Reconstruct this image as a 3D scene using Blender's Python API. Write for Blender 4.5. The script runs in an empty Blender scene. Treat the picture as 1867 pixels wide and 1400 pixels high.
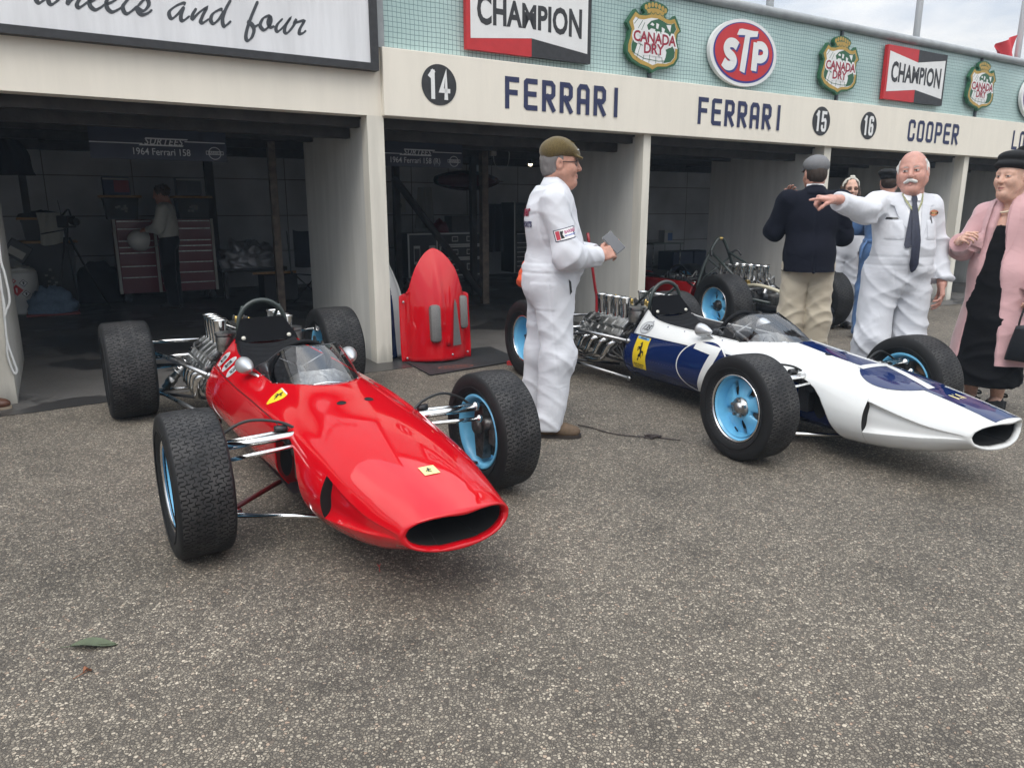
import bpy, bmesh, math, random
import numpy as np
from math import sin, cos, pi, radians, sqrt, atan2
from mathutils import Vector, Matrix
from mathutils.geometry import delaunay_2d_cdt
random.seed(7)
SC = bpy.context.scene
COL = SC.collection
# ---------------------------------------------------------------- camera
cd = bpy.data.cameras.new('camera'); cam = bpy.data.objects.new('camera', cd); COL.objects.link(cam)
cam.location = (0, 0, 1.3371)
cam.rotation_euler = (pi/2 - 0.2311, 0, 0)
cd.sensor_width = 36; cd.lens = 36*1347.44/1867; cd.clip_start = .05; cd.clip_end = 2000
SC.camera = cam
# ---------------------------------------------------------------- light
SUN_EL, SUN_AZ = radians(52), radians(200)      # azimuth the light comes from, clockwise from +Y
SC.view_settings.view_transform = 'Standard'; SC.view_settings.look = 'None'
SC.view_settings.exposure = 0.25; SC.view_settings.gamma = 1; SC.view_settings.use_curve_mapping = False
wd = bpy.data.worlds.new('World'); SC.world = wd; wd.use_nodes = True
def world():
    nt = wd.node_tree; N = nt.nodes; L = nt.links; N.clear()
    out = N.new('ShaderNodeOutputWorld'); bg = N.new('ShaderNodeBackground'); bg.inputs[1].default_value = .1
    sky = N.new('ShaderNodeTexSky'); sky.sky_type = 'NISHITA'; sky.sun_disc = False
    sky.sun_elevation = SUN_EL; sky.sun_rotation = SUN_AZ; sky.dust_density = 2
    tc = N.new('ShaderNodeTexCoord'); sep = N.new('ShaderNodeSeparateXYZ'); L.new(tc.outputs['Generated'], sep.inputs[0])
    ab = N.new('ShaderNodeMath'); ab.operation = 'MAXIMUM'; ab.inputs[1].default_value = .04; L.new(sep.outputs[2], ab.inputs[0])
    # project the direction on a cloud deck
    dx = N.new('ShaderNodeMath'); dx.operation = 'DIVIDE'; dy = N.new('ShaderNodeMath'); dy.operation = 'DIVIDE'
    ad = N.new('ShaderNodeMath'); ad.operation = 'ADD'; ad.inputs[1].default_value = .15; L.new(ab.outputs[0], ad.inputs[0])
    L.new(sep.outputs[0], dx.inputs[0]); L.new(ad.outputs[0], dx.inputs[1]); L.new(sep.outputs[1], dy.inputs[0]); L.new(ad.outputs[0], dy.inputs[1])
    cb = N.new('ShaderNodeCombineXYZ'); L.new(dx.outputs[0], cb.inputs[0]); L.new(dy.outputs[0], cb.inputs[1])
    no = N.new('ShaderNodeTexNoise'); no.inputs['Scale'].default_value = .85; no.inputs['Detail'].default_value = 7; no.inputs['Roughness'].default_value = .55
    L.new(cb.outputs[0], no.inputs['Vector'])
    r1 = N.new('ShaderNodeValToRGB'); e = r1.color_ramp.elements
    e[0].position = .40; e[0].color = (.50, .59, .72, 1); e[1].position = .60; e[1].color = (1.1, 1.08, 1.05, 1)
    L.new(no.outputs['Fac'], r1.inputs[0])
    # overcast: three times brighter overhead than at the horizon
    gr = N.new('ShaderNodeMath'); gr.operation = 'MULTIPLY_ADD'; gr.inputs[1].default_value = WORLD_GRAD; gr.inputs[2].default_value = WORLD_BASE
    L.new(ab.outputs[0], gr.inputs[0])
    mu = N.new('ShaderNodeVectorMath'); mu.operation = 'SCALE'; L.new(r1.outputs[0], mu.inputs[0]); L.new(gr.outputs[0], mu.inputs['Scale'])
    no2 = N.new('ShaderNodeTexNoise'); no2.inputs['Scale'].default_value = .5; no2.inputs['Detail'].default_value = 5; L.new(cb.outputs[0], no2.inputs['Vector'])
    mr = N.new('ShaderNodeMapRange'); mr.inputs[1].default_value = .42; mr.inputs[2].default_value = .6; mr.inputs[3].default_value = .78; mr.inputs[4].default_value = 1.0
    L.new(no2.outputs['Fac'], mr.inputs[0])
    mx = N.new('ShaderNodeMix'); mx.data_type = 'RGBA'; L.new(mr.outputs[0], mx.inputs[0]); L.new(sky.outputs[0], mx.inputs[6]); L.new(mu.outputs[0], mx.inputs[7])
    L.new(mx.outputs[2], bg.inputs[0]); L.new(bg.outputs[0], out.inputs[0])
WORLD_GRAD, WORLD_BASE = 22.5, 4.4
world()
sl = bpy.data.lights.new('sun', 'SUN'); sl.energy = 1.0; sl.angle = radians(25); sl.color = (1, .97, .93)
so = bpy.data.objects.new('sun', sl); COL.objects.link(so)
_d = Vector((sin(SUN_AZ)*cos(SUN_EL), cos(SUN_AZ)*cos(SUN_EL), sin(SUN_EL)))
so.rotation_euler = _d.to_track_quat('Z', 'Y').to_euler()
# ---------------------------------------------------------------- materials
MATS = {}
def mat(name, color=(.5,.5,.5), rough=.5, metal=0., spec=.5, noise=None, bump=None, coat=0., sheen=0., rnoise=None, detail=6):
    """noise = (scale, dark factor, light factor): multiplies the base colour; bump = (scale, strength, distance)"""
    if name in MATS: return MATS[name]
    m = bpy.data.materials.new(name); m.use_nodes = True; MATS[name] = m
    nt = m.node_tree; N = nt.nodes; L = nt.links; b = N['Principled BSDF']
    b.inputs['Base Color'].default_value = (*color, 1); b.inputs['Roughness'].default_value = rough
    b.inputs['Metallic'].default_value = metal; b.inputs['Specular IOR Level'].default_value = spec
    b.inputs['Coat Weight'].default_value = coat; b.inputs['Coat Roughness'].default_value = .03
    b.inputs['Sheen Weight'].default_value = sheen
    m.diffuse_color = (*color, 1)
    if noise or bump or rnoise:
        tc = N.new('ShaderNodeTexCoord')
    if noise:
        t = N.new('ShaderNodeTexNoise'); t.inputs['Scale'].default_value = noise[0]; t.inputs['Detail'].default_value = detail; t.inputs['Roughness'].default_value = .6
        L.new(tc.outputs['Object'], t.inputs['Vector'])
        mr = N.new('ShaderNodeMapRange'); mr.inputs[1].default_value = .3; mr.inputs[2].default_value = .7; mr.inputs[3].default_value = noise[1]; mr.inputs[4].default_value = noise[2]
        L.new(t.outputs['Fac'], mr.inputs[0])
        sc = N.new('ShaderNodeVectorMath'); sc.operation = 'SCALE'; sc.inputs[0].default_value = color; L.new(mr.outputs[0], sc.inputs['Scale'])
        L.new(sc.outputs[0], b.inputs['Base Color'])
    if rnoise:
        t = N.new('ShaderNodeTexNoise'); t.inputs['Scale'].default_value = rnoise[0]; t.inputs['Detail'].default_value = 5
        L.new(tc.outputs['Object'], t.inputs['Vector'])
        mr = N.new('ShaderNodeMapRange'); mr.inputs[1].default_value = .35; mr.inputs[2].default_value = .65; mr.inputs[3].default_value = rnoise[1]; mr.inputs[4].default_value = rnoise[2]
        L.new(t.outputs['Fac'], mr.inputs[0]); L.new(mr.outputs[0], b.inputs['Roughness'])
    if bump:
        t = N.new('ShaderNodeTexNoise'); t.inputs['Scale'].default_value = bump[0]; t.inputs['Detail'].default_value = 5
        L.new(tc.outputs['Object'], t.inputs['Vector'])
        bp = N.new('ShaderNodeBump'); bp.inputs['Strength'].default_value = bump[1]; bp.inputs['Distance'].default_value = bump[2]
        L.new(t.outputs['Fac'], bp.inputs['Height']); L.new(bp.outputs[0], b.inputs['Normal'])
    return m
def nodes(m):
    return m.node_tree.nodes, m.node_tree.links, m.node_tree.nodes['Principled BSDF']
def mathn(N, L, op, a, b=None, c=None):
    n = N.new('ShaderNodeMath'); n.operation = op
    for i, v in enumerate((a, b, c)):
        if v is None: continue
        if isinstance(v, (int, float)): n.inputs[i].default_value = v
        else: L.new(v, n.inputs[i])
    return n.outputs[0]
# ---------------------------------------------------------------- mesh builder
class MB:
    def __init__(s): s.v = []; s.f = []; s.mi = []; s.sm = []; s.M = Matrix.Identity(4)
    def add(s, vs, fs, mi=0, smooth=True):
        o = len(s.v); M = s.M
        s.v += [tuple(M @ Vector(v)) for v in vs]
        s.f += [tuple(i+o for i in f) for f in fs]; s.mi += [mi]*len(fs); s.sm += [smooth]*len(fs)
        return s
    def box(s, x0, x1, y0, y1, z0, z1, mi=0, bev=0):
        if bev:
            bm = bmesh.new(); bmesh.ops.create_cube(bm, size=1)
            for v in bm.verts: v.co = Vector((x0+(v.co.x+.5)*(x1-x0), y0+(v.co.y+.5)*(y1-y0), z0+(v.co.z+.5)*(z1-z0)))
            bmesh.ops.bevel(bm, geom=list(bm.edges), offset=bev, segments=2, affect='EDGES', profile=.5)
            bm.verts.index_update()
            s.add([v.co[:] for v in bm.verts], [[v.index for v in f.verts] for f in bm.faces], mi, False); bm.free(); return s
        vs = [(x, y, z) for z in (z0, z1) for y in (y0, y1) for x in (x0, x1)]
        return s.add(vs, [(0,2,3,1),(4,5,7,6),(0,1,5,4),(2,6,7,3),(0,4,6,2),(1,3,7,5)], mi, False)
    def tube(s, pts, r, n=10, mi=0, closed=False, cap=True, flat=None):
        """pts polyline, r radius or list; flat=(w,h) multipliers on the two frame axes"""
        P = [Vector(p) for p in pts]; k = len(P)
        R = r if hasattr(r, '__len__') else [r]*k
        vs = []; up = None
        for i in range(k):
            a = P[(i-1) % k] if (closed or i > 0) else P[i]; b = P[(i+1) % k] if (closed or i < k-1) else P[i]
            t = (b-a); t = t.normalized() if t.length > 1e-9 else Vector((0,0,1))
            if up is None:
                up = Vector((0,0,1)) if abs(t.z) < .9 else Vector((1,0,0))
            u = (up - t*up.dot(t)); u = u.normalized() if u.length > 1e-6 else t.orthogonal().normalized(); up = u
            w = t.cross(u)
            fu, fw = flat or (1, 1)
            for j in range(n):
                a_ = 2*pi*j/n; vs.append(P[i] + u*(R[i]*cos(a_)*fu) + w*(R[i]*sin(a_)*fw))
        fs = []
        for i in range(k if closed else k-1):
            for j in range(n):
                a_ = i*n+j; b_ = i*n+(j+1) % n; c_ = ((i+1) % k)*n+(j+1) % n; d_ = ((i+1) % k)*n+j
                fs.append((a_, b_, c_, d_))
        if cap and not closed:
            fs.append(tuple(range(n-1, -1, -1))); fs.append(tuple((k-1)*n+j for j in range(n)))
        return s.add(vs, fs, mi)
    def lathe(s, prof, axis=(0,0,1), at=(0,0,0), n=32, mi=0, a0=0, a1=2*pi, smooth=True):
        """prof list of (r, h) along axis"""
        A = Vector(axis).normalized(); U = A.orthogonal().normalized() if abs(A.y) < .99 else Vector((1,0,0)); W = A.cross(U); O = Vector(at)
        full = abs(a1-a0-2*pi) < 1e-6; m = n if full else n+1
        vs = [O + A*h + (U*cos(a0+(a1-a0)*j/n) + W*sin(a0+(a1-a0)*j/n))*r for r, h in prof for j in range(m)]
        fs = []
        for i in range(len(prof)-1):
            for j in range(n):
                j2 = (j+1) % m
                fs.append((i*m+j, i*m+j2, (i+1)*m+j2, (i+1)*m+j))
        return s.add(vs, fs, mi, smooth)
    def sphere(s, c, r, mi=0, n=16):
        r = r if hasattr(r, '__len__') else (r, r, r); vs = []; fs = []; h = n//2
        for i in range(h+1):
            for j in range(n):
                a = pi*i/h; b = 2*pi*j/n; vs.append((c[0]+r[0]*sin(a)*cos(b), c[1]+r[1]*sin(a)*sin(b), c[2]+r[2]*cos(a)))
        for i in range(h):
            for j in range(n): fs.append((i*n+j, (i+1)*n+j, (i+1)*n+(j+1) % n, i*n+(j+1) % n))
        return s.add(vs, fs, mi)
    def grid(s, rows, mi=0, closed=False, smooth=True):
        n = len(rows[0]); vs = [p for r in rows for p in r]; fs = []
        for i in range(len(rows)-1):
            for j in range(n if closed else n-1):
                j2 = (j+1) % n; fs.append((i*n+j, i*n+j2, (i+1)*n+j2, (i+1)*n+j))
        return s.add(vs, fs, mi, smooth)
    def prism(s, poly, d0, d1, fn=None, mi=0, holes=()):
        """2D polygon extruded from depth d0 to d1; fn maps (a, b, depth) to a point; default: a along x, b along z, depth along y"""
        fn = fn or (lambda a, b, d: (a, d, b))
        vs2, tris = fill2d([poly, *holes])
        k = len(vs2)
        s.add([fn(a, b, d0) for a, b in vs2], [tuple(t) for t in tris], mi, False)
        s.add([fn(a, b, d1) for a, b in vs2], [tuple(reversed(t)) for t in tris], mi, False)
        for pl in [poly, *holes]:
            n = len(pl)
            s.add([fn(a, b, d) for d in (d0, d1) for a, b in pl], [(i, (i+1) % n, n+(i+1) % n, n+i) for i in range(n)], mi, False)
        return s
    def build(s, name, mats, parent=None, loc=None, rot=None, merge=0, normals=True, angle=None):
        me = bpy.data.meshes.new(name); me.from_pydata(s.v, [], s.f)
        for m in (mats if isinstance(mats, (list, tuple)) else [mats]): me.materials.append(m)
        me.polygons.foreach_set('material_index', s.mi); me.polygons.foreach_set('use_smooth', s.sm)
        if merge or normals:
            bm = bmesh.new(); bm.from_mesh(me)
            if merge: bmesh.ops.remove_doubles(bm, verts=bm.verts, dist=merge)
            if normals: bmesh.ops.recalc_face_normals(bm, faces=bm.faces)
            bm.to_mesh(me); bm.free()
        me.update()
        if angle is not None:
            me.set_sharp_from_angle(angle=angle)
        o = bpy.data.objects.new(name, me); COL.objects.link(o)
        if parent: o.parent = parent
        if loc is not None: o.location = loc
        if rot is not None: o.rotation_euler = rot
        return o
def fill2d(polys):
    vs = []; es = []
    for p in polys:
        o = len(vs); vs += [Vector(q) for q in p]; es += [(o+i, o+(i+1) % len(p)) for i in range(len(p))]
    v, e, f, *_ = delaunay_2d_cdt(vs, es, [], 0, 1e-6)
    out = []
    for t in f:
        c = sum((v[i] for i in t), Vector((0,0)))/len(t)
        n = 0
        for p in polys:
            for i in range(len(p)):
                a, b = p[i], p[(i+1) % len(p)]
                if (a[1] > c.y) != (b[1] > c.y) and c.x < (b[0]-a[0])*(c.y-a[1])/(b[1]-a[1])+a[0]: n += 1
        if n % 2: out.append(list(t))
    return [tuple(q) for q in v], out
def empty(name, loc=(0,0,0), rz=0., label=None, cat=None, group=None):
    o = bpy.data.objects.new(name, None); COL.objects.link(o); o.location = loc; o.rotation_euler = (0, 0, rz); o.empty_display_size = .1
    return tag(o, label, cat, group)
def tag(o, label=None, cat=None, group=None, kind=None):
    for k, v in (('label', label), ('category', cat), ('group', group), ('kind', kind)):
        if v: o[k] = v
    return o
def text2d(txt, size=1., offset=0., xs=1., shear=0., space=1., align='CENTER', res=3):
    cu = bpy.data.curves.new('txt', 'FONT'); cu.body = txt; cu.size = size; cu.offset = offset; cu.shear = shear; cu.space_character = space
    cu.align_x = align; cu.align_y = 'CENTER'; cu.resolution_u = res; cu.fill_mode = 'FRONT'; cu.dimensions = '2D'
    ob = bpy.data.objects.new('txt', cu); COL.objects.link(ob); bpy.context.view_layer.update()
    me = bpy.data.meshes.new_from_object(ob.evaluated_get(bpy.context.evaluated_depsgraph_get()))
    vs = [(v.co.x*xs, v.co.y) for v in me.vertices]; fs = [tuple(p.vertices) for p in me.polygons]
    bpy.data.objects.remove(ob); bpy.data.curves.remove(cu); bpy.data.meshes.remove(me)
    return vs, fs
def ribbon(pts, w, cap=0.):
    """flat outline of a polyline, w = width or list of widths"""
    P = [Vector(p) for p in pts]; k = len(P); W = w if hasattr(w, '__len__') else [w]*k
    Lf, Rt = [], []
    for i in range(k):
        if i == 0: n = (P[1]-P[0]).normalized(); n = Vector((-n.y, n.x)); s_ = 1
        elif i == k-1: n = (P[-1]-P[-2]).normalized(); n = Vector((-n.y, n.x)); s_ = 1
        else:
            a = (P[i]-P[i-1]).normalized(); b = (P[i+1]-P[i]).normalized(); n = Vector((-(a.y+b.y), a.x+b.x))
            n = n.normalized() if n.length > 1e-6 else Vector((-a.y, a.x)); s_ = 1/max(.5, n.dot(Vector((-a.y, a.x))))
        Lf.append(P[i]+n*W[i]/2*s_); Rt.append(P[i]-n*W[i]/2*s_)
    return Lf, Rt
def crom(pts, n=6, closed=False):
    P = [np.array(p, float) for p in pts]; k = len(P); out = []
    for i in range(k if closed else k-1):
        p0 = P[(i-1) % k] if (closed or i > 0) else 2*P[0]-P[1]; p1 = P[i]; p2 = P[(i+1) % k]
        p3 = P[(i+2) % k] if (closed or i < k-2) else 2*P[-1]-P[-2]
        for j in range(n):
            t = j/n; out.append(tuple(.5*((2*p1)+(-p0+p2)*t+(2*p0-5*p1+4*p2-p3)*t*t+(-p0+3*p1-3*p2+p3)*t**3)))
    if not closed: out.append(tuple(P[-1]))
    return out
def ell(cx, cy, rx, ry, n=40, a0=0): return [(cx+rx*cos(2*pi*i/n+a0), cy+ry*sin(2*pi*i/n+a0)) for i in range(n)]
# condensed block capitals and numerals drawn with strokes, in a cell w x 1
def stroke_text(mb, txt, h, wch, sw, pitch, x0, fn, depth, mi=0):
    G = {'F': [[(0,0),(0,1)],[(0,1),(1,1)],[(0,.52),(.85,.52)]], 'E': [[(1,0),(.12,0),(0,.05),(0,.95),(.12,1),(1,1)],[(0,.52),(.9,.52)]],
         'R': [[(0,0),(0,1)],[(0,1),(.78,1),(1,.9),(1,.58),(.8,.48),(0,.48)],[(.35,.48),(1,0)]],
         'A': [[(0,0),(0,.88),(.2,1),(.8,1),(1,.88),(1,0)],[(0,.42),(1,.42)]], 'I': [[(.5,0),(.5,1)]],
         'C': [[(1,.75),(1,.9),(.8,1),(.2,1),(0,.9),(0,.1),(.2,0),(.8,0),(1,.1),(1,.25)]],
         'O': [[(.5,1),(.8,1),(1,.9),(1,.1),(.8,0),(.2,0),(0,.1),(0,.9),(.2,1),(.5,1)]],
         'P': [[(0,0),(0,1)],[(0,1),(.78,1),(1,.9),(1,.54),(.8,.44),(0,.44)]], 'L': [[(0,1),(0,0),(1,0)]], 'T': [[(.5,0),(.5,1)],[(-.1,1),(1.1,1)]],
         'U': [[(0,1),(0,.1),(.2,0),(.8,0),(1,.1),(1,1)]], 'S': [[(1,.8),(1,.92),(.8,1),(.2,1),(0,.9),(0,.62),(.2,.54),(.8,.46),(1,.38),(1,.1),(.8,0),(.2,0),(0,.08),(0,.2)]],
         '1': [[(.45,0),(.45,1)],[(.1,.86),(.45,1)]], '4': [[(.75,0),(.75,1),(0,.28),(1.1,.28)]], '5': [[(1,1),(.05,1),(0,.55),(.8,.6),(1,.5),(1,.1),(.8,0),(.2,0),(0,.1),(0,.2)]],
         '6': [[(1,.85),(1,.92),(.8,1),(.2,1),(0,.9),(0,.1),(.2,0),(.8,0),(1,.1),(1,.45),(.8,.55),(0,.5)]], '7': [[(0,1),(1,1),(.42,0)]],
         '2': [[(0,.8),(0,.9),(.2,1),(.8,1),(1,.9),(1,.6),(0,.1),(0,0),(1,0)]], '3': [[(0,.85),(.1,1),(.9,1),(1,.85),(1,.6),(.85,.52),(.3,.52)],[(.85,.52),(1,.42),(1,.12),(.85,0),(.1,0),(0,.15)]]}
    k = 0; x = x0
    for ch in txt:
        for st in G.get(ch, []):
            pts = [(x+a*wch, sw/2+b*(h-sw)) for a, b in st]
            e = sw/2
            def ext(p, q):
                d = Vector(p)-Vector(q); d = d.normalized()*e; return (p[0]+d.x, p[1]+d.y)
            pts[0] = ext(pts[0], pts[1]); pts[-1] = ext(pts[-1], pts[-2])
            Lf, Rt = ribbon(pts, sw); dd = depth+.0003*k; k += 1
            rows = [[fn(a.x, a.y, dd), fn(b.x, b.y, dd)] for a, b in zip(Lf, Rt)]
            mb.grid(rows, mi, smooth=False)
        x += pitch if ch != 'I' else pitch*.75
    return mb
def flat(mb, polys, depth, fn, mi=0):
    v, t = fill2d(polys); mb.add([fn(a, b, depth) for a, b in v], t, mi, False); return mb
def flat_text(mb, vt, depth, fn, mi=0, at=(0,0), rot=0.):
    c, s_ = cos(rot), sin(rot)
    mb.add([fn(at[0]+a*c-b*s_, at[1]+a*s_+b*c, depth) for a, b in vt[0]], vt[1], mi, False); return mb
# ================================================================ setting
FA_O = (-cos(1.0225)*6.1469, sin(1.0225)*6.1469, 0); FA_R = pi/2-1.0225
FA_M = Matrix.Translation(FA_O) @ Matrix.Rotation(FA_R, 4, 'Z')
def fpt(s, t, z=0): return FA_M @ Vector((s, t, z))
def fobj(name, s, t, z, label, cat, group=None, rz=0):
    return empty(name, fpt(s, t, z), FA_R+rz, label, cat, group)
fn_f = lambda a, b, d: (a, -d, b)       # facade flats: a along, b up, d outwards
# ---- ground
def ground_mat():
    m = mat('asphalt', (.1,.095,.09), .85); N, L, b = nodes(m)
    tc = N.new('ShaderNodeTexCoord')
    def vor(sc, feat='F1', rnd=1):
        v = N.new('ShaderNodeTexVoronoi'); v.inputs['Scale'].default_value = sc; v.feature = feat; v.inputs['Randomness'].default_value = rnd
        L.new(tc.outputs['Object'], v.inputs['Vector']); return v
    def noi(sc, d=4, r=.6):
        n = N.new('ShaderNodeTexNoise'); n.inputs['Scale'].default_value = sc; n.inputs['Detail'].default_value = d; n.inputs['Roughness'].default_value = r
        L.new(tc.outputs['Object'], n.inputs['Vector']); return n
    v1 = vor(108); e1 = vor(108, 'DISTANCE_TO_EDGE'); v2 = vor(230)
    sep = N.new('ShaderNodeSeparateColor'); L.new(v1.outputs['Color'], sep.inputs[0])
    r = N.new('ShaderNodeValToRGB'); cr = r.color_ramp
    pal = [(0,(.075,.064,.051)),(.3,(.108,.093,.073)),(.5,(.134,.115,.089)),(.68,(.162,.140,.109)),(.84,(.210,.183,.142)),(.95,(.29,.252,.197)),(1,(.2,.14,.1))]
    cr.elements[0].position = 0; cr.elements[0].color = (*pal[0][1],1); cr.elements[1].position = 1; cr.elements[1].color = (*pal[-1][1],1)
    for p, c in pal[1:-1]:
        e = cr.elements.new(p); e.color = (*c, 1)
    L.new(sep.outputs[0], r.inputs[0])
    # bitumen between the stones
    edge = N.new('ShaderNodeMapRange'); edge.inputs[1].default_value = .03; edge.inputs[2].default_value = .16; L.new(e1.outputs['Distance'], edge.inputs[0])
    thin = mathn(N, L, 'LESS_THAN', sep.outputs[1], .88)
    k = mathn(N, L, 'MULTIPLY', edge.outputs[0], mathn(N, L, 'ADD', mathn(N, L, 'MULTIPLY', thin, .78), .22))
    mx = N.new('ShaderNodeMix'); mx.data_type = 'RGBA'; L.new(k, mx.inputs[0]); mx.inputs[6].default_value = (.050,.043,.035,1); L.new(r.outputs[0], mx.inputs[7])
    n1 = noi(.55, 6); n2 = noi(9, 4); n3 = noi(2.2, 5)
    mr = N.new('ShaderNodeMapRange'); mr.inputs[1].default_value = .34; mr.inputs[2].default_value = .66; mr.inputs[3].default_value = .80; mr.inputs[4].default_value = 1.14
    L.new(n1.outputs['Fac'], mr.inputs[0])
    mr2 = N.new('ShaderNodeMapRange'); mr2.inputs[1].default_value = .3; mr2.inputs[2].default_value = .7; mr2.inputs[3].default_value = .86; mr2.inputs[4].default_value = 1.14
    L.new(n2.outputs['Fac'], mr2.inputs[0])
    # faint oily stains
    st = N.new('ShaderNodeMapRange'); st.inputs[1].default_value = .36; st.inputs[2].default_value = .46; st.inputs[3].default_value = .84; st.inputs[4].default_value = 1.; L.new(n3.outputs['Fac'], st.inputs[0])
    g = mathn(N, L, 'MULTIPLY', mathn(N, L, 'MULTIPLY', mr.outputs[0], mr2.outputs[0]), st.outputs[0])
    g = mathn(N, L, 'MULTIPLY', g, GROUND_GAIN)
    sc = N.new('ShaderNodeVectorMath'); sc.operation = 'SCALE'; L.new(mx.outputs[2], sc.inputs[0]); L.new(g, sc.inputs['Scale'])
    L.new(sc.outputs[0], b.inputs['Base Color'])
    h = mathn(N, L, 'ADD', mathn(N, L, 'MULTIPLY', edge.outputs[0], mathn(N, L, 'ADD', mathn(N, L, 'MULTIPLY', sep.outputs[2], .8), .2)), mathn(N, L, 'MULTIPLY', v2.outputs['Distance'], .25))
    bp = N.new('ShaderNodeBump'); bp.inputs['Strength'].default_value = .75; bp.inputs['Distance'].default_value = .006
    L.new(h, bp.inputs['Height']); L.new(bp.outputs[0], b.inputs['Normal'])
    return m
GROUND_GAIN = 1.62
g = MB(); S_ = 400
g.grid([[(-S_,-S_,0),(S_,-S_,0)],[(-S_,S_,0),(S_,S_,0)]]); tag(g.build('ground', ground_mat()), kind='structure')
def floor_mat():
    m = mat('garage floor concrete', (.05,.05,.05), .5); N, L, b = nodes(m)
    tc = N.new('ShaderNodeTexCoord')
    def noi(sc, d=6):
        n = N.new('ShaderNodeTexNoise'); n.inputs['Scale'].default_value = sc; n.inputs['Detail'].default_value = d; n.inputs['Roughness'].default_value = .62
        L.new(tc.outputs['Object'], n.inputs['Vector']); return n.outputs['Fac']
    a = noi(.8); w = noi(.62, 7); f = noi(70, 3)
    wet = N.new('ShaderNodeMapRange'); wet.inputs[1].default_value = .49; wet.inputs[2].default_value = .52; L.new(w, wet.inputs[0])
    r = N.new('ShaderNodeValToRGB'); r.color_ramp.elements[0].position = .3; r.color_ramp.elements[0].color = (.075,.07,.065,1); r.color_ramp.elements[1].position = .7; r.color_ramp.elements[1].color = (.16,.15,.14,1)
    L.new(a, r.inputs[0])
    mx = N.new('ShaderNodeMix'); mx.data_type = 'RGBA'; L.new(wet.outputs[0], mx.inputs[0]); L.new(r.outputs[0], mx.inputs[6]); mx.inputs[7].default_value = (.045,.043,.042,1)
    sp = mathn(N, L, 'ADD', mathn(N, L, 'MULTIPLY', f, .8), .6)
    sc = N.new('ShaderNodeVectorMath'); sc.operation = 'SCALE'; L.new(mx.outputs[2], sc.inputs[0]); L.new(sp, sc.inputs['Scale']); L.new(sc.outputs[0], b.inputs['Base Color'])
    L.new(mathn(N, L, 'ADD', mathn(N, L, 'MULTIPLY', wet.outputs[0], -.3), .6), b.inputs['Roughness'])
    bp = N.new('ShaderNodeBump'); bp.inputs['Strength'].default_value = .4; bp.inputs['Distance'].default_value = .002; L.new(f, bp.inputs['Height']); L.new(bp.outputs[0], b.inputs['Normal'])
    return m
g = MB(); rows = []
rng = random.Random(3)
ss = np.linspace(-12, 26, 140)
g.grid([[(s, -.30+.05*sin(s*2.1)+rng.uniform(-.035,.035), .004) for s in ss], [(s, 8.5, .004) for s in ss]])
o = g.build('garage_floor', floor_mat()); o.matrix_world = FA_M; tag(o, kind='structure')
# ---- pit building
CREAM = mat('cream masonry paint', (.70,.655,.56), .75, noise=(1.6,.90,1.04), bump=(260,.25,.002))
def weathered(name, color, streak=.5):
    m = mat(name, color, .75, bump=(240,.3,.002)); N, L, b = nodes(m)
    tc = N.new('ShaderNodeTexCoord'); mp = N.new('ShaderNodeMapping'); mp.inputs['Scale'].default_value = (5,5,.5); L.new(tc.outputs['Object'], mp.inputs[0])
    n = N.new('ShaderNodeTexNoise'); n.inputs['Scale'].default_value = 1.6; n.inputs['Detail'].default_value = 8; n.inputs['Roughness'].default_value = .65; L.new(mp.outputs[0], n.inputs[0])
    n2 = N.new('ShaderNodeTexNoise'); n2.inputs['Scale'].default_value = 1.1; n2.inputs['Detail'].default_value = 6; L.new(tc.outputs['Object'], n2.inputs[0])
    mr = N.new('ShaderNodeMapRange'); mr.inputs[1].default_value = .38; mr.inputs[2].default_value = .62; mr.inputs[3].default_value = 1-.16*streak; mr.inputs[4].default_value = 1.02; L.new(n.outputs['Fac'], mr.inputs[0])
    mr2 = N.new('ShaderNodeMapRange'); mr2.inputs[1].default_value = .3; mr2.inputs[2].default_value = .7; mr2.inputs[3].default_value = 1-.1*streak; mr2.inputs[4].default_value = 1.03; L.new(n2.outputs['Fac'], mr2.inputs[0])
    # grime near the ground
    sep = N.new('ShaderNodeSeparateXYZ'); L.new(tc.outputs['Object'], sep.inputs[0])
    dn = N.new('ShaderNodeMapRange'); dn.inputs[1].default_value = 0; dn.inputs[2].default_value = .16; dn.inputs[3].default_value = .62; dn.inputs[4].default_value = 1
    L.new(mathn(N, L, 'ADD', sep.outputs[2], mathn(N, L, 'MULTIPLY', mathn(N, L, 'SUBTRACT', n.outputs['Fac'], .5), .4)), dn.inputs[0])
    k = mathn(N, L, 'MULTIPLY', mathn(N, L, 'MULTIPLY', mr.outputs[0], mr2.outputs[0]), dn.outputs[0])
    sc = N.new('ShaderNodeVectorMath'); sc.operation = 'SCALE'; sc.inputs[0].default_value = color; L.new(k, sc.inputs['Scale']); L.new(sc.outputs[0], b.inputs['Base Color'])
    return m
CREAM_F = weathered('fascia cream paint', (.75,.70,.605), .2)
CREAM_P = weathered('post cream paint', (.70,.665,.58), .8)
WING = weathered('wing wall grey paint', (.60,.59,.55), .7)
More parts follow.
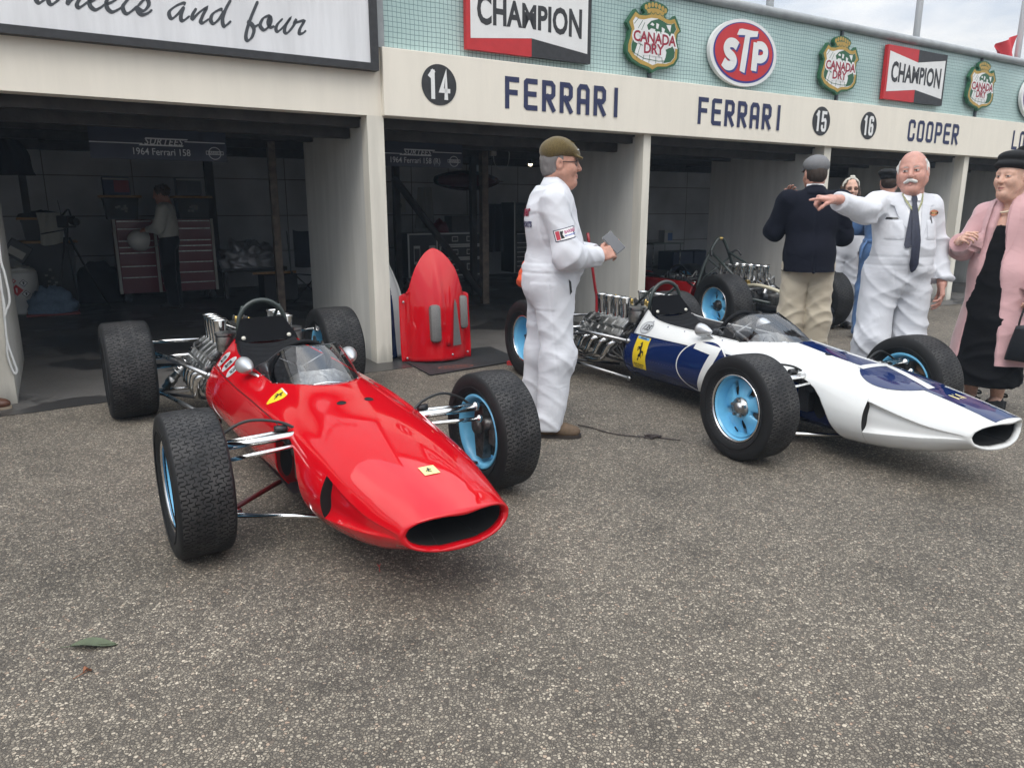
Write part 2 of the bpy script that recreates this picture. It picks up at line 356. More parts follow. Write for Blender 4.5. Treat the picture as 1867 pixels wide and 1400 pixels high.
def block_mat():
    m = mat('blockwork back wall', (.42,.39,.34), .85); N, L, b = nodes(m)
    tc = N.new('ShaderNodeTexCoord'); mp = N.new('ShaderNodeMapping'); mp.inputs['Rotation'].default_value = (pi/2,0,0); L.new(tc.outputs['Object'], mp.inputs[0])
    br = N.new('ShaderNodeTexBrick'); br.inputs['Scale'].default_value = 1; br.inputs['Brick Width'].default_value = 1.22; br.inputs['Row Height'].default_value = .62; br.inputs['Mortar Size'].default_value = .008; br.offset = 0
    br.inputs['Color1'].default_value = (.50,.51,.53,1); br.inputs['Color2'].default_value = (.44,.45,.47,1); br.inputs['Mortar'].default_value = (.16,.15,.14,1)
    L.new(mp.outputs[0], br.inputs[0]); 
    n = N.new('ShaderNodeTexNoise'); n.inputs['Scale'].default_value = 1.5; n.inputs['Detail'].default_value = 6; L.new(tc.outputs['Object'], n.inputs[0])
    sc = N.new('ShaderNodeVectorMath'); sc.operation = 'SCALE'; L.new(br.outputs[0], sc.inputs[0]); L.new(mathn(N, L, 'ADD', n.outputs['Fac'], .5), sc.inputs['Scale']); L.new(sc.outputs[0], b.inputs['Base Color'])
    return m
WOOD_D = mat('dark stained timber', (.028,.024,.021), .8, noise=(9,.6,1.6), bump=(60,.4,.004))
WOOD_L = mat('worn timber', (.17,.13,.10), .8, noise=(14,.5,1.3), bump=(60,.4,.003))
def glass_grid_mat():
    m = mat('wired glass cladding', (.36,.60,.57), .28); N, L, b = nodes(m)
    tc = N.new('ShaderNodeTexCoord'); sep = N.new('ShaderNodeSeparateXYZ'); L.new(tc.outputs['Object'], sep.inputs[0])
    n0 = N.new('ShaderNodeTexNoise'); n0.inputs['Scale'].default_value = 3; L.new(tc.outputs['Object'], n0.inputs[0])
    wob = mathn(N, L, 'MULTIPLY', mathn(N, L, 'SUBTRACT', n0.outputs['Fac'], .5), .03)
    def line(ax, p, w):
        f = mathn(N, L, 'FRACT', mathn(N, L, 'DIVIDE', mathn(N, L, 'ADD', sep.outputs[ax], wob), p))
        d = mathn(N, L, 'ABSOLUTE', mathn(N, L, 'SUBTRACT', f, .5))
        return mathn(N, L, 'GREATER_THAN', d, .5-w/p/2)
    k = mathn(N, L, 'MAXIMUM', line(0, .0395, .0042), line(2, .0395, .0042))
    n = N.new('ShaderNodeTexNoise'); n.inputs['Scale'].default_value = 1.4; n.inputs['Detail'].default_value = 6; L.new(tc.outputs['Object'], n.inputs[0])
    r = N.new('ShaderNodeValToRGB'); r.color_ramp.elements[0].position = .32; r.color_ramp.elements[0].color = (.345,.475,.46,1); r.color_ramp.elements[1].position = .68; r.color_ramp.elements[1].color = (.47,.61,.585,1); L.new(n.outputs['Fac'], r.inputs[0])
    mx = N.new('ShaderNodeMix'); mx.data_type = 'RGBA'; L.new(k, mx.inputs[0]); L.new(r.outputs[0], mx.inputs[6]); mx.inputs[7].default_value = (.10,.17,.17,1); L.new(mx.outputs[2], b.inputs['Base Color'])
    bp = N.new('ShaderNodeBump'); bp.inputs['Strength'].default_value = .3; bp.inputs['Distance'].default_value = .003; bp.invert = True; L.new(k, bp.inputs['Height']); L.new(bp.outputs[0], b.inputs['Normal'])
    return m
GREY_METAL = mat('grey painted steel', (.32,.34,.35), .45, noise=(6,.75,1.1))
DARKSTEEL = mat('dark steel', (.06,.07,.08), .5, noise=(8,.7,1.3))
pit = empty('pit_building', FA_O, FA_R, 'long cream pit garage building with open bays and green glass parapet', 'building')
SMIN, SMAX = -7.5, 24
POSTS = [(-.62,-.347), (2.345,2.491), (5.355,5.452), (8.285,8.415), (11.48,11.605), (14.55,14.67), (17.6,17.72), (-3.5,-3.35)]
for a, b in POSTS:
    MB().box(a, b, 0, .14, 0, 2.1).build('post', CREAM_P, pit)
    MB().box(a+.003, b-.003, .14, 1.87, 0, 2.085).build('wing_wall', WING, pit)
MB().box(SMIN, 2.478, 0, .16, 2.1, 3.45).build('lintel_wall', CREAM_F, pit)
fb = MB().box(2.478, SMAX, -.06, .12, 2.10, 2.632, bev=.006); fb.build('fascia', CREAM_F, pit)
MB().box(2.478, SMAX, .02, .09, 2.632, 3.44).build('glass_parapet', glass_grid_mat(), pit)
for s in (5.40, 8.42, 11.60, 14.6, 17.6):
    MB().box(s-.016, s+.016, -.012, .02, 2.632, 3.44).build('mullion', DARKSTEEL, pit)
MB().box(2.44, 2.515, -.02, .02, 2.632, 3.44).build('mullion', GREY_METAL, pit)
MB().tube([(2.4,0,3.485),(SMAX,0,3.485)], .05, 12).build('parapet_rail', GREY_METAL, pit)
MB().box(SMIN, SMAX, .02, .13, 3.44, 3.47).build('coping', GREY_METAL, pit)
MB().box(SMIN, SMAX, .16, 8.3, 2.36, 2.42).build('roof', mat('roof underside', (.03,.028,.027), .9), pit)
MB().box(SMIN, SMAX, 7.6, 7.8, 0, 2.36).build('back_wall', block_mat(), pit)
MB().box(SMIN-.15, SMIN, 0, 7.8, 0, 2.36).build('end_wall', WING, pit)
MB().box(SMAX, SMAX+.15, 0, 7.8, 0, 2.36).build('end_wall', WING, pit)
edges = [p for p in sorted(POSTS)]
for i in range(len(edges)-1):
    a, b = edges[i][1]+.004, edges[i+1][0]-.004
    for t, z0, z1 in ((.17, 2.02, 2.11), (.42, 1.95, 2.10), (1.0, 2.12, 2.3), (1.5, 2.0, 2.1)):
        MB().box(a, b, t, t+.09, z0, z1).build('beam', WOOD_D, pit)
for t in (2.6, 4.4, 6.2):
    MB().box(SMIN, SMAX, t, t+.1, 2.14, 2.36).build('beam', WOOD_D, pit)
for s in np.arange(-3, 16, 1.0):
    MB().box(s, s+.06, 1.3, 7.6, 2.24, 2.355).build('rafter', WOOD_D, pit)
def ipost(s, t, m=WOOD_D, w=.09): MB().box(s-w/2, s+w/2, t-w/2, t+w/2, 0, 2.14).build('timber_post', m, pit)
ipost(-.25, 6.25); ipost(2.15, 6.25, w=.12); ipost(2.38, 3.35, WOOD_L, .085); ipost(5.3, 3.3, WOOD_L, .1); ipost(4.45, 4.45); ipost(5.75, 4.45); ipost(8.35, 4.45); ipost(8.35, 6.25)
def brace(p, q, w=.07):
    MB().tube([p, q], w*.75, 4).build('brace', WOOD_D, pit)
brace((3.95,3.32,1.75), (5.28,3.32,.12)); brace((7.9,4.45,1.9), (9.2,4.45,.7)); brace((7.3,4.3,1.2), (8.3,4.3,2.0))
# lettering painted on the fascia
NAVY = mat('navy sign paint', (.016,.022,.075), .55, noise=(30,.8,1.3)); SBLACK = mat('black sign paint', (.022,.022,.024), .5, noise=(20,.7,1.4)); SWHITE = mat('white sign paint', (.74,.74,.73), .55, noise=(5,.9,1.02))
for txt, x0 in (('FERRARI',3.665), ('FERRARI',6.065), ('COOPER',9.92), ('LOTUS',12.64), ('LOTUS',15.3)):
    stroke_text(MB(), txt, .275, .105 if txt[0]=='F' else .115, .046, .2 if txt[0]=='F' else .212, x0, lambda a, b, d: (a, -.063+d*0-d, 2.232+b), 0.0).build('lettering', NAVY, pit, normals=False)
for num, s in (('14',2.985), ('15',8.09), ('16',9.03)):
    d = flat(MB(), [ell(s, 2.378, .166, .166)], .0635, fn_f).build('number_disc', SBLACK, pit)
    stroke_text(MB(), num, .235, .062, .036, .105, s-.088, lambda a, b, dd: (a, -.066-dd, 2.26+b), 0.0).build('numeral', SWHITE, d, normals=False)
# ---- script sign on the left
SCRIPT=[
[(0.097, 2.693), (0.095, 2.662), (0.108, 2.645), (0.134, 2.662), (0.162, 2.692)] ,
[(0.165, 2.692), (0.165, 2.655), (0.181, 2.646), (0.214, 2.672), (0.238, 2.707)] ,
[(0.297, 2.736), (0.278, 2.686), (0.268, 2.653)] ,
[(0.268, 2.653), (0.296, 2.686), (0.334, 2.712), (0.346, 2.706), (0.325, 2.665), (0.332, 2.646), (0.356, 2.659), (0.393, 2.69)] ,
[(0.393, 2.689), (0.425, 2.701), (0.44, 2.721), (0.43, 2.733), (0.406, 2.711), (0.401, 2.667), (0.427, 2.645), (0.459, 2.66), (0.497, 2.69)] ,
[(0.497, 2.69), (0.519, 2.697), (0.55, 2.716), (0.563, 2.737), (0.54, 2.742), (0.504, 2.708), (0.503, 2.664), (0.528, 2.644), (0.565, 2.661), (0.603, 2.69)] ,
[(0.667, 2.781), (0.628, 2.727), (0.601, 2.69), (0.602, 2.657), (0.62, 2.645), (0.652, 2.665), (0.691, 2.702)] ,
[(0.691, 2.699), (0.746, 2.756), (0.763, 2.739), (0.759, 2.71), (0.732, 2.679), (0.71, 2.676), (0.684, 2.689)] ,
[(0.684, 2.687), (0.695, 2.66), (0.718, 2.649), (0.753, 2.665), (0.782, 2.69)] ,
[(1.003, 2.752), (0.985, 2.757), (0.937, 2.732), (0.894, 2.694), (0.89, 2.662), (0.906, 2.648), (0.949, 2.685), (0.992, 2.737)] ,
[(0.992, 2.737), (0.966, 2.677), (0.966, 2.643), (0.988, 2.649), (1.024, 2.68)] ,
[(1.073, 2.736), (1.043, 2.689), (1.036, 2.651)] ,
[(1.036, 2.651), (1.085, 2.706), (1.139, 2.745), (1.111, 2.692), (1.094, 2.652), (1.109, 2.644), (1.154, 2.677)] ,
[(1.252, 2.747), (1.232, 2.747), (1.181, 2.712), (1.164, 2.669), (1.181, 2.648), (1.221, 2.682), (1.262, 2.743)] ,
[(1.315, 2.823), (1.276, 2.759), (1.246, 2.685), (1.25, 2.639), (1.273, 2.65), (1.305, 2.681)] ,
[(1.507, 2.839), (1.483, 2.791), (1.446, 2.715), (1.415, 2.639), (1.401, 2.583), (1.411, 2.559), (1.442, 2.582), (1.463, 2.633), (1.454, 2.665), (1.419, 2.691)] ,
[(1.419, 2.691), (1.446, 2.679), (1.47, 2.662), (1.503, 2.68)] ,
[(1.592, 2.742), (1.572, 2.745), (1.535, 2.723), (1.511, 2.674), (1.536, 2.646), (1.574, 2.673), (1.593, 2.715), (1.587, 2.741), (1.571, 2.703), (1.586, 2.671), (1.618, 2.681)] ,
[(1.683, 2.742), (1.64, 2.696), (1.627, 2.66), (1.643, 2.648), (1.696, 2.696), (1.741, 2.752), (1.703, 2.697), (1.69, 2.652), (1.713, 2.646), (1.763, 2.704), (1.787, 2.753)] ,
[(1.787, 2.753), (1.771, 2.722), (1.799, 2.732), (1.843, 2.743), (1.809, 2.684), (1.803, 2.65), (1.831, 2.657), (1.856, 2.679)] ,
]
sb = fobj('sign_board', 0, 0, 0, 'big white sign board with black script lettering above the left garage bay', 'sign')
def board_mat():
    m = weathered('stained white board', (.72,.725,.74), .7); return m
MB().box(-6.0, 2.37, -.07, -.002, 2.495, 3.8).build('panel', board_mat(), sb)
fr = MB().box(-6.0, 2.437, -.085, -.002, 2.44, 2.494); fr.box(2.371, 2.437, -.085, -.002, 2.4945, 3.8); fr.build('frame', SBLACK, sb)
lt = MB()
for i, st in enumerate(SCRIPT):
    P = crom(st, 5); W = []
    for j in range(len(P)):
        a = P[max(j-1,0)]; b = P[min(j+1,len(P)-1)]; an = atan2(b[1]-a[1], b[0]-a[0]); W.append(.0125+.0185*abs(sin(an-radians(38))))
    W[0] *= .6; W[-1] *= .6
    Lf, Rt = ribbon(P, W); dd = .0712+.0002*(i % 9)
    lt.grid([[fn_f(a.x, a.y, dd), fn_f(b.x, b.y, dd)] for a, b in zip(Lf, Rt)], 0, smooth=False)
lt.build('lettering', mat('charcoal script paint', (.045,.05,.058), .6), sb, normals=False)
# ---- trade signs
RED_S = mat('red sign paint', (.50,.018,.022), .45, noise=(8,.88,1.05)); GREEN_S = mat('green sign paint', (.02,.10,.045), .5); GOLD_S = mat('gold sign paint', (.42,.27,.055), .45, noise=(12,.85,1.1)); BLUE_S = mat('blue sign paint', (.03,.035,.22), .5)
MAROON = mat('maroon sign paint', (.28,.012,.035), .5)
def champion(s, z, lab):
    r = fobj('spark_plug_sign', s, -.005, z, lab, 'sign', 'red and black bow-tie signs on the parapet')
    w, h = 1.34, .645
    b = MB(); b.box(-w/2, 0, -.05, 0, -h/2, h/2, 0); b.box(.0005, w/2, -.05, 0, -h/2, h/2, 1); b.build('panel', [RED_S, SBLACK], r)
    flat(MB(), [[(-w/2+.04,-h/2+.09),(0,-h/2+.155),(w/2-.04,-h/2+.085),(w/2-.04,h/2-.075),(0,h/2-.155),(-w/2+.04,h/2-.07)]], .0515, fn_f).build('bow_tie', SWHITE, r)
    vs, fs = text2d('CHAMPION', .30, .010, .78, space=1.02)
    xs = [v[0] for v in vs]; mxx = max(abs(min(xs)), max(xs)); k = .565/mxx
    vs = [(x*k, (y)*(.86+.24*abs(x/mxx)**1.2)*1.04) for x, y in vs]
    flat_text(MB(), (vs, fs), .053, fn_f).build('lettering', SBLACK, r, normals=False)
champion(3.93, 3.018, 'red and black bow-tie sign with black capitals, left of all the crowned shields')
champion(9.955, 3.045, 'red and black bow-tie sign with black capitals, between two crowned shields')
CDC= (5.359, 3.029)
CD={
'outer' : [(-0.251, 0.22), (-0.203, 0.186), (-0.142, 0.177), (-0.126, 0.2), (-0.151, 0.23), (-0.146, 0.264), (-0.107, 0.296), (-0.047, 0.313), (0.029, 0.318), (0.1, 0.306), (0.158, 0.284), (0.181, 0.258), (0.168, 0.232), (0.142, 0.199), (0.158, 0.174), (0.207, 0.178), (0.249, 0.198), (0.276, 0.221), (0.321, 0.157), (0.366, 0.082), (0.321, 0.047), (0.318, -0.023), (0.349, -0.095), (0.348, -0.181), (0.294, -0.252), (0.187, -0.29), (0.08, -0.302), (-0.002, -0.347), (-0.053, -0.314), (-0.165, -0.295), (-0.283, -0.257), (-0.351, -0.181), (-0.35, -0.118), (-0.327, -0.044), (-0.313, 0.025), (-0.359, 0.086)] ,
'gold' : [(-0.248, 0.192), (-0.196, 0.168), (-0.114, 0.173), (-0.019, 0.201), (0.064, 0.202), (0.151, 0.173), (0.208, 0.168), (0.268, 0.188), (0.304, 0.135), (0.344, 0.085), (0.303, 0.045), (0.297, -0.025), (0.326, -0.098), (0.322, -0.179), (0.278, -0.234), (0.186, -0.27), (0.065, -0.281), (-0.004, -0.317), (-0.054, -0.294), (-0.166, -0.275), (-0.264, -0.235), (-0.326, -0.174), (-0.327, -0.116), (-0.303, -0.041), (-0.29, 0.032), (-0.326, 0.092)] ,
'inner' : [(-0.245, 0.147), (-0.194, 0.132), (-0.14, 0.134), (-0.045, 0.16), (0.038, 0.165), (0.109, 0.151), (0.175, 0.132), (0.232, 0.134), (0.267, 0.15), (0.3, 0.092), (0.27, 0.052), (0.264, -0.029), (0.294, -0.101), (0.289, -0.177), (0.241, -0.224), (0.177, -0.245), (0.063, -0.251), (-0.003, -0.275), (-0.063, -0.258), (-0.162, -0.235), (-0.245, -0.199), (-0.288, -0.16), (-0.29, -0.112), (-0.267, -0.037), (-0.253, 0.032), (-0.277, 0.105)] ,
'crown' : [(-0.095, 0.19), (-0.107, 0.231), (-0.05, 0.248), (0.033, 0.254), (0.129, 0.232), (0.122, 0.185), (0.064, 0.2), (-0.019, 0.2)] ,
'bulbs' : [(-0.115, 0.252), (-0.075, 0.271), (-0.03, 0.282), (0.014, 0.283), (0.06, 0.274), (0.103, 0.263), (0.142, 0.248)] ,
'g1' : [(-0.096, 0.088), (-0.043, 0.133), (0.053, 0.162), (0.11, 0.149), (0.175, 0.13), (0.232, 0.132), (0.267, 0.148), (0.296, 0.092), (0.266, 0.051), (0.261, 0.021), (0.168, 0.016), (0.103, 0.023), (0.06, 0.028), (0.005, 0.022), (0.016, 0.062), (-0.04, 0.066), (-0.073, 0.038)] ,
'g2' : [(0.27, -0.068), (0.291, -0.126), (0.283, -0.177), (0.237, -0.222), (0.137, -0.244), (0.166, -0.189), (0.177, -0.138), (0.162, -0.114)] ,
'g3' : [(-0.25, 0.032), (-0.235, 0.005), (-0.238, -0.063), (-0.21, -0.094), (-0.234, -0.155), (-0.246, -0.195), (-0.284, -0.16), (-0.287, -0.112), (-0.263, -0.037)] ,
'w1' : [(-0.029, 0.12), (0.0, 0.104), (-0.013, 0.088), (-0.055, 0.098)] ,
'w2' : [(0.027, 0.122), (0.063, 0.112), (0.051, 0.066), (0.023, 0.073)] ,
'w3' : [(0.099, 0.091), (0.142, 0.077), (0.131, 0.036), (0.101, 0.052)] ,
'w4' : [(0.161, 0.118), (0.225, 0.123), (0.215, 0.055), (0.177, 0.091)] ,
'l1' : [(-0.208, 0.14), (-0.259, 0.084)] ,
'l2' : [(-0.125, 0.109), (-0.168, 0.027)] ,
'l3' : [(-0.153, 0.125), (-0.216, 0.036)] ,
'l4' : [(-0.16, -0.074), (-0.217, -0.231)] ,
'l5' : [(-0.117, -0.172), (-0.134, -0.242)] ,
'l6' : [(-0.044, -0.17), (-0.053, -0.255)] ,
'l7' : [(0.037, -0.167), (0.038, -0.256)] ,
'l8' : [(0.108, -0.165), (0.13, -0.247)] ,
'l9' : [(-0.224, -0.081), (-0.113, -0.113)] ,
'l10' : [(-0.274, -0.173), (-0.121, -0.222), (0.076, -0.23), (0.147, -0.221)] ,
'tc' : [(0.004, -0.027)] ,
'td' : [(0.006, -0.123)] ,
}
STPC= (6.694, 3.004)
STP={
'T' : [(-0.106, 0.23), (-0.066, 0.239), (0.125, 0.234), (0.191, 0.24), (0.182, 0.183), (0.066, 0.166), (0.039, -0.053), (0.017, -0.204), (-0.064, -0.186), (-0.041, -0.007), (-0.01, 0.179), (-0.137, 0.169)] ,
'S' : [(-0.117, 0.055), (-0.173, 0.083), (-0.245, 0.078), (-0.281, 0.032), (-0.256, -0.018), (-0.184, -0.058), (-0.163, -0.099), (-0.196, -0.142), (-0.264, -0.148), (-0.324, -0.114)] ,
'P1' : [(0.173, 0.123), (0.157, -0.169)] ,
'P2' : [(0.183, 0.097), (0.268, 0.1), (0.324, 0.062), (0.323, -0.003), (0.266, -0.039), (0.177, -0.042)] ,
}
def shield(s, z, lab, sc=1.):
    r = fobj('shield_sign', s, -.005, z, lab, 'sign', 'green and gold crowned shields on the parapet')
    P = lambda k: [(a*sc, b*sc) for a, b in CD[k]]
    MB().prism(P('outer'), -.045, 0).build('backing', GREEN_S, r)
    cr = flat(MB(), [P('gold'), P('inner')], .0465, fn_f); cr.build('border', GOLD_S, r)
    c = flat(MB(), [P('crown')], .0462, fn_f)
    for a, b in P('bulbs'): flat(c, [ell(a, b, .019*sc, .024*sc, 14)], .0462, fn_f)
    c.build('crown', GOLD_S, r)
    c = MB()
    for a in (-.075,-.02,.04,.1):
        pts = [(a+.024*cos(t), .222-.018*abs(a-.02)*4+.022*sin(t)) for t in np.linspace(pi, 2*pi, 8)]
        Lf, Rt = ribbon([(x*sc, y*sc) for x, y in pts], .006*sc); c.grid([[fn_f(p.x,p.y,.0475), fn_f(q.x,q.y,.0475)] for p, q in zip(Lf, Rt)], smooth=False)
    c.build('crown_scallops', GREEN_S, r, normals=False)
    flat(MB(), [P('inner')], .0458, fn_f).build('map', SWHITE, r)
    m = MB()
    for k in ('g1','g2','g3'): flat(m, [P(k)], .0468, fn_f)
    m.build('land', GREEN_S, r)
    m = MB()
    for k in ('w1','w2','w3','w4'): flat(m, [P(k)], .0474, fn_f)
    m.build('water', SWHITE, r)
    m = MB()
    for i in range(1, 11):
        Lf, Rt = ribbon(P('l%d' % i), .006*sc); m.grid([[fn_f(p.x,p.y,.0466+.0001*i), fn_f(q.x,q.y,.0466+.0001*i)] for p, q in zip(Lf, Rt)], smooth=False)
    m.build('grid_lines', GREEN_S, r, normals=False)
    for dd, off, mm, nm in ((.0485,.022,SWHITE,'lettering_halo'), (.0495,.004,MAROON,'lettering')):
        m = MB(); flat_text(m, text2d('CANADA', .135*sc, off, .98), dd, fn_f, at=(.012*sc,-.028*sc)); flat_text(m, text2d('DRY', .135*sc, off, 1.0), dd+.0004, fn_f, at=(0,-.128*sc)); m.build(nm, mm, r, normals=False)
shield(5.39, 3.034, 'green and gold crowned shield sign, the largest, left of the oval red sign')
shield(8.36, 3.045, 'green and gold crowned shield sign between oval red sign and bow-tie sign')
shield(11.58, 3.07, 'green and gold crowned shield sign, the farthest, right of the bow-tie sign')
def stp(s, z, lab):
    r = fobj('oval_sign', s, -.005, z, lab, 'sign', 'red oval signs on the parapet')
    E = lambda k: ell(0, 0, .525*k, .34*k, 72)
    MB().prism(E(1), -.045, 0).build('backing', SWHITE, r)
    flat(MB(), [E(.905)], .0465, fn_f).build('ring', BLUE_S, r)
    flat(MB(), [[(x, y+.006) for x, y in E(.86)]], .048, fn_f).build('field', RED_S, r)
    for dd, ox, oy, mm, nm in ((.0495,.024,-.02,BLUE_S,'lettering_shadow'), (.052,0,0,SWHITE,'lettering')):
        m = MB(); off = lambda L: [(a+ox, b+oy) for a, b in L]
        flat(m, [off(STP['T'])], dd, fn_f)
        for i, (k, w) in enumerate((('S',.095), ('P1',.09), ('P2',.082))):
            Lf, Rt = ribbon(crom(off(STP[k]), 5) if k != 'P1' else off(STP[k]), w); q = dd+.0003*(i+1)
            m.grid([[fn_f(a.x,a.y,q), fn_f(b.x,b.y,q)] for a, b in zip(Lf, Rt)], smooth=False)
        m.build(nm, mm, r, normals=False)
stp(6.70, 3.004, 'whole red oval sign with three slanted white letters, between two crowned shields')
stp(13.25, 3.02, 'red oval sign with white rim, cut off by the right picture edge')
# ---- flagpoles and flag behind the parapet
WPAINT = mat('white pole paint', (.72,.73,.74), .4)
for s, lab in ((7.63,'plain white flagpole rising behind the parapet above the round sign, left one'), (10.66,'plain white flagpole rising behind the parapet above the second bow-tie sign'), (13.45,'white flagpole at the right edge carrying the red flag')):
    MB().tube([(0,0,2.42),(0,0,8.6)], [.048,.034], 12).sphere((0,0,8.62), .05).build('flagpole', WPAINT, loc=fpt(s,.45,0), rot=(0,0,FA_R))
    tag(bpy.context.scene.objects[-1] if False else COL.objects[-1], lab, 'flagpole', 'flagpoles on the pit roof')
g = MB(); rows = []
for i in range(13):
    u = i/12; rows.append([(-.55*u, .05*sin(u*7+v*.6), 4.02-.55*v/6*(1-.75*u)-.18*u) for v in range(7)])
g.grid(rows); o = g.build('flag', mat('red flag cloth', (.62,.05,.06), .8), loc=fpt(13.37,.45,0), rot=(0,0,FA_R)); tag(o, 'red cloth flag hanging at the top right edge', 'flag')
# ================================================================ racing cars
def paint(name, color, rough=.12):
    m = mat(name, color, .35, spec=.0, coat=1.0, noise=(2.2,.95,1.03)); return m
RED_P = paint('red racing paint', (.52,.004,.010)); WHITE_P = paint('white racing paint', (.68,.685,.67)); BLUE_P = paint('deep blue racing paint', (.007,.019,.085))
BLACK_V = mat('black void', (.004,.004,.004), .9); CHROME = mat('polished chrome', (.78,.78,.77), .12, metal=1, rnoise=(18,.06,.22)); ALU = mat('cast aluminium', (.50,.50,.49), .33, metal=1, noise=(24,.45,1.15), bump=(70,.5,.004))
ALU_D = mat('oily grey casting', (.10,.097,.093), .42, metal=.6, noise=(24,.35,1.7), bump=(50,.6,.006)); IRON = mat('black iron', (.018,.018,.02), .42, noise=(20,.6,1.5)); SILVER = mat('silver paint', (.52,.53,.54), .28, metal=.6, coat=.3)
RUBBER_H = mat('black rubber hose', (.018,.018,.018), .5); LEATHER = mat('black seat leather', (.009,.009,.010), .6, spec=.12, bump=(90,.3,.003)); STEEL_R = mat('steel tube', (.36,.36,.36), .3, metal=1, rnoise=(12,.2,.45))
RIM_B = mat('light blue wheel paint', (.16,.50,.76), .32, coat=.4, noise=(12,.9,1.04)); BRASS = mat('brass', (.6,.42,.14), .3, metal=1); DISC_M = mat('rusty brake disc', (.16,.10,.06), .5, metal=.7)
YELLOW_D = mat('yellow decal', (.78,.56,.02), .35); DBLACK = mat('black decal', (.012,.012,.013), .35); GREY_D = mat('pale grey decal', (.45,.46,.47), .4); WHITE_D = mat('white decal', (.68,.685,.67), .3, coat=.6); BLUE_D = mat('deep blue decal', (.007,.019,.085), .35, spec=0., coat=1.); SKY_D = mat('sky blue decal', (.15,.35,.6), .4)
def tyre_mat(name, half, K):
    """tread blocks cut between |y| < half by zigzag grooves and sipes"""
    m = mat(name, (.020,.020,.021), .62, spec=.22); N, L, b = nodes(m)
    tc = N.new('ShaderNodeTexCoord'); sep = N.new('ShaderNodeSeparateXYZ'); L.new(tc.outputs['Object'], sep.inputs[0])
    A = lambda op, a, b_=None, c=None: mathn(N, L, op, a, b_, c)
    th = A('DIVIDE', A('ARCTAN2', sep.outputs[2], sep.outputs[0]), 2*pi)
    nrib = 7; pitch = 2*half/nrib
    yn = A('DIVIDE', A('ADD', sep.outputs[1], half), pitch)
    zig = A('MULTIPLY', A('SUBTRACT', A('PINGPONG', A('MULTIPLY', th, K*2.), .5), .25), .55)
    zig = A('MULTIPLY', A('MINIMUM', A('MAXIMUM', A('MULTIPLY', zig, 3.), -.16), .16), 1.)
    yz = A('ADD', yn, zig); fr = A('FRACT', yz); rib = A('FLOOR', yz)
    g1 = A('GREATER_THAN', A('ABSOLUTE', A('SUBTRACT', fr, .5)), .5-.06)
    # sipes: alternate ribs offset
    sp = A('FRACT', A('ADD', A('MULTIPLY', th, K*2.), A('MULTIPLY', rib, .37)))
    sp2 = A('FRACT', A('ADD', A('MULTIPLY', th, K*2.), A('ADD', A('MULTIPLY', rib, .37), .5)))
    s1 = A('MULTIPLY', A('LESS_THAN', sp, .17), A('LESS_THAN', fr, .62)); s2 = A('MULTIPLY', A('LESS_THAN', sp2, .17), A('GREATER_THAN', fr, .40))
    ins = A('LESS_THAN', A('ABSOLUTE', sep.outputs[1]), half*1.0)
    gr = A('MULTIPLY', A('MAXIMUM', g1, A('MAXIMUM', s1, s2)), ins)
    n = N.new('ShaderNodeTexNoise'); n.inputs['Scale'].default_value = 9; n.inputs['Detail'].default_value = 7; L.new(tc.outputs['Object'], n.inputs[0])
    n2 = N.new('ShaderNodeTexNoise'); n2.inputs['Scale'].default_value = 160; n2.inputs['Detail'].default_value = 3; L.new(tc.outputs['Object'], n2.inputs[0])
    r = N.new('ShaderNodeValToRGB'); r.color_ramp.elements[0].position = .35; r.color_ramp.elements[0].color = (.020,.020,.021,1); r.color_ramp.elements[1].position = .68; r.color_ramp.elements[1].color = (.055,.053,.052,1); L.new(n.outputs['Fac'], r.inputs[0])
    side = N.new('ShaderNodeMix'); side.data_type = 'RGBA'; side.inputs[6].default_value = (.014,.014,.0145,1); L.new(ins, side.inputs[0]); L.new(r.outputs[0], side.inputs[7])
    mx = N.new('ShaderNodeMix'); mx.data_type = 'RGBA'; L.new(gr, mx.inputs[0]); L.new(side.outputs[2], mx.inputs[6]); mx.inputs[7].default_value = (.004,.004,.004,1); L.new(mx.outputs[2], b.inputs['Base Color'])
    h = A('ADD', A('MULTIPLY', gr, -1.), A('MULTIPLY', n2.outputs['Fac'], .12))
    bp = N.new('ShaderNodeBump'); bp.inputs['Strength'].default_value = .9; bp.inputs['Distance'].default_value = .006; L.new(h, bp.inputs['Height']); L.new(bp.outputs[0], b.inputs['Normal'])
    L.new(A('ADD', A('MULTIPLY', n.outputs['Fac'], .3), .42), b.inputs['Roughness'])
    return m
def glass_mat():
    m = bpy.data.materials.new('clear perspex'); m.use_nodes = True; N = m.node_tree.nodes; L = m.node_tree.links; N.clear()
    o = N.new('ShaderNodeOutputMaterial'); t = N.new('ShaderNodeBsdfTransparent'); t.inputs[0].default_value = (.93,.94,.95,1); g_ = N.new('ShaderNodeBsdfGlossy'); g_.inputs['Roughness'].default_value = .03
    lw = N.new('ShaderNodeLayerWeight'); lw.inputs[0].default_value = .32; mx = N.new('ShaderNodeMixShader'); mr = mathn(N, L, 'ADD', mathn(N, L, 'MULTIPLY', lw.outputs['Fresnel'], .9), .10)
    L.new(mr, mx.inputs[0]); L.new(t.outputs[0], mx.inputs[1]); L.new(g_.outputs[0], mx.inputs[2]); L.new(mx.outputs[0], o.inputs[0]); return m
PERSPEX = glass_mat()
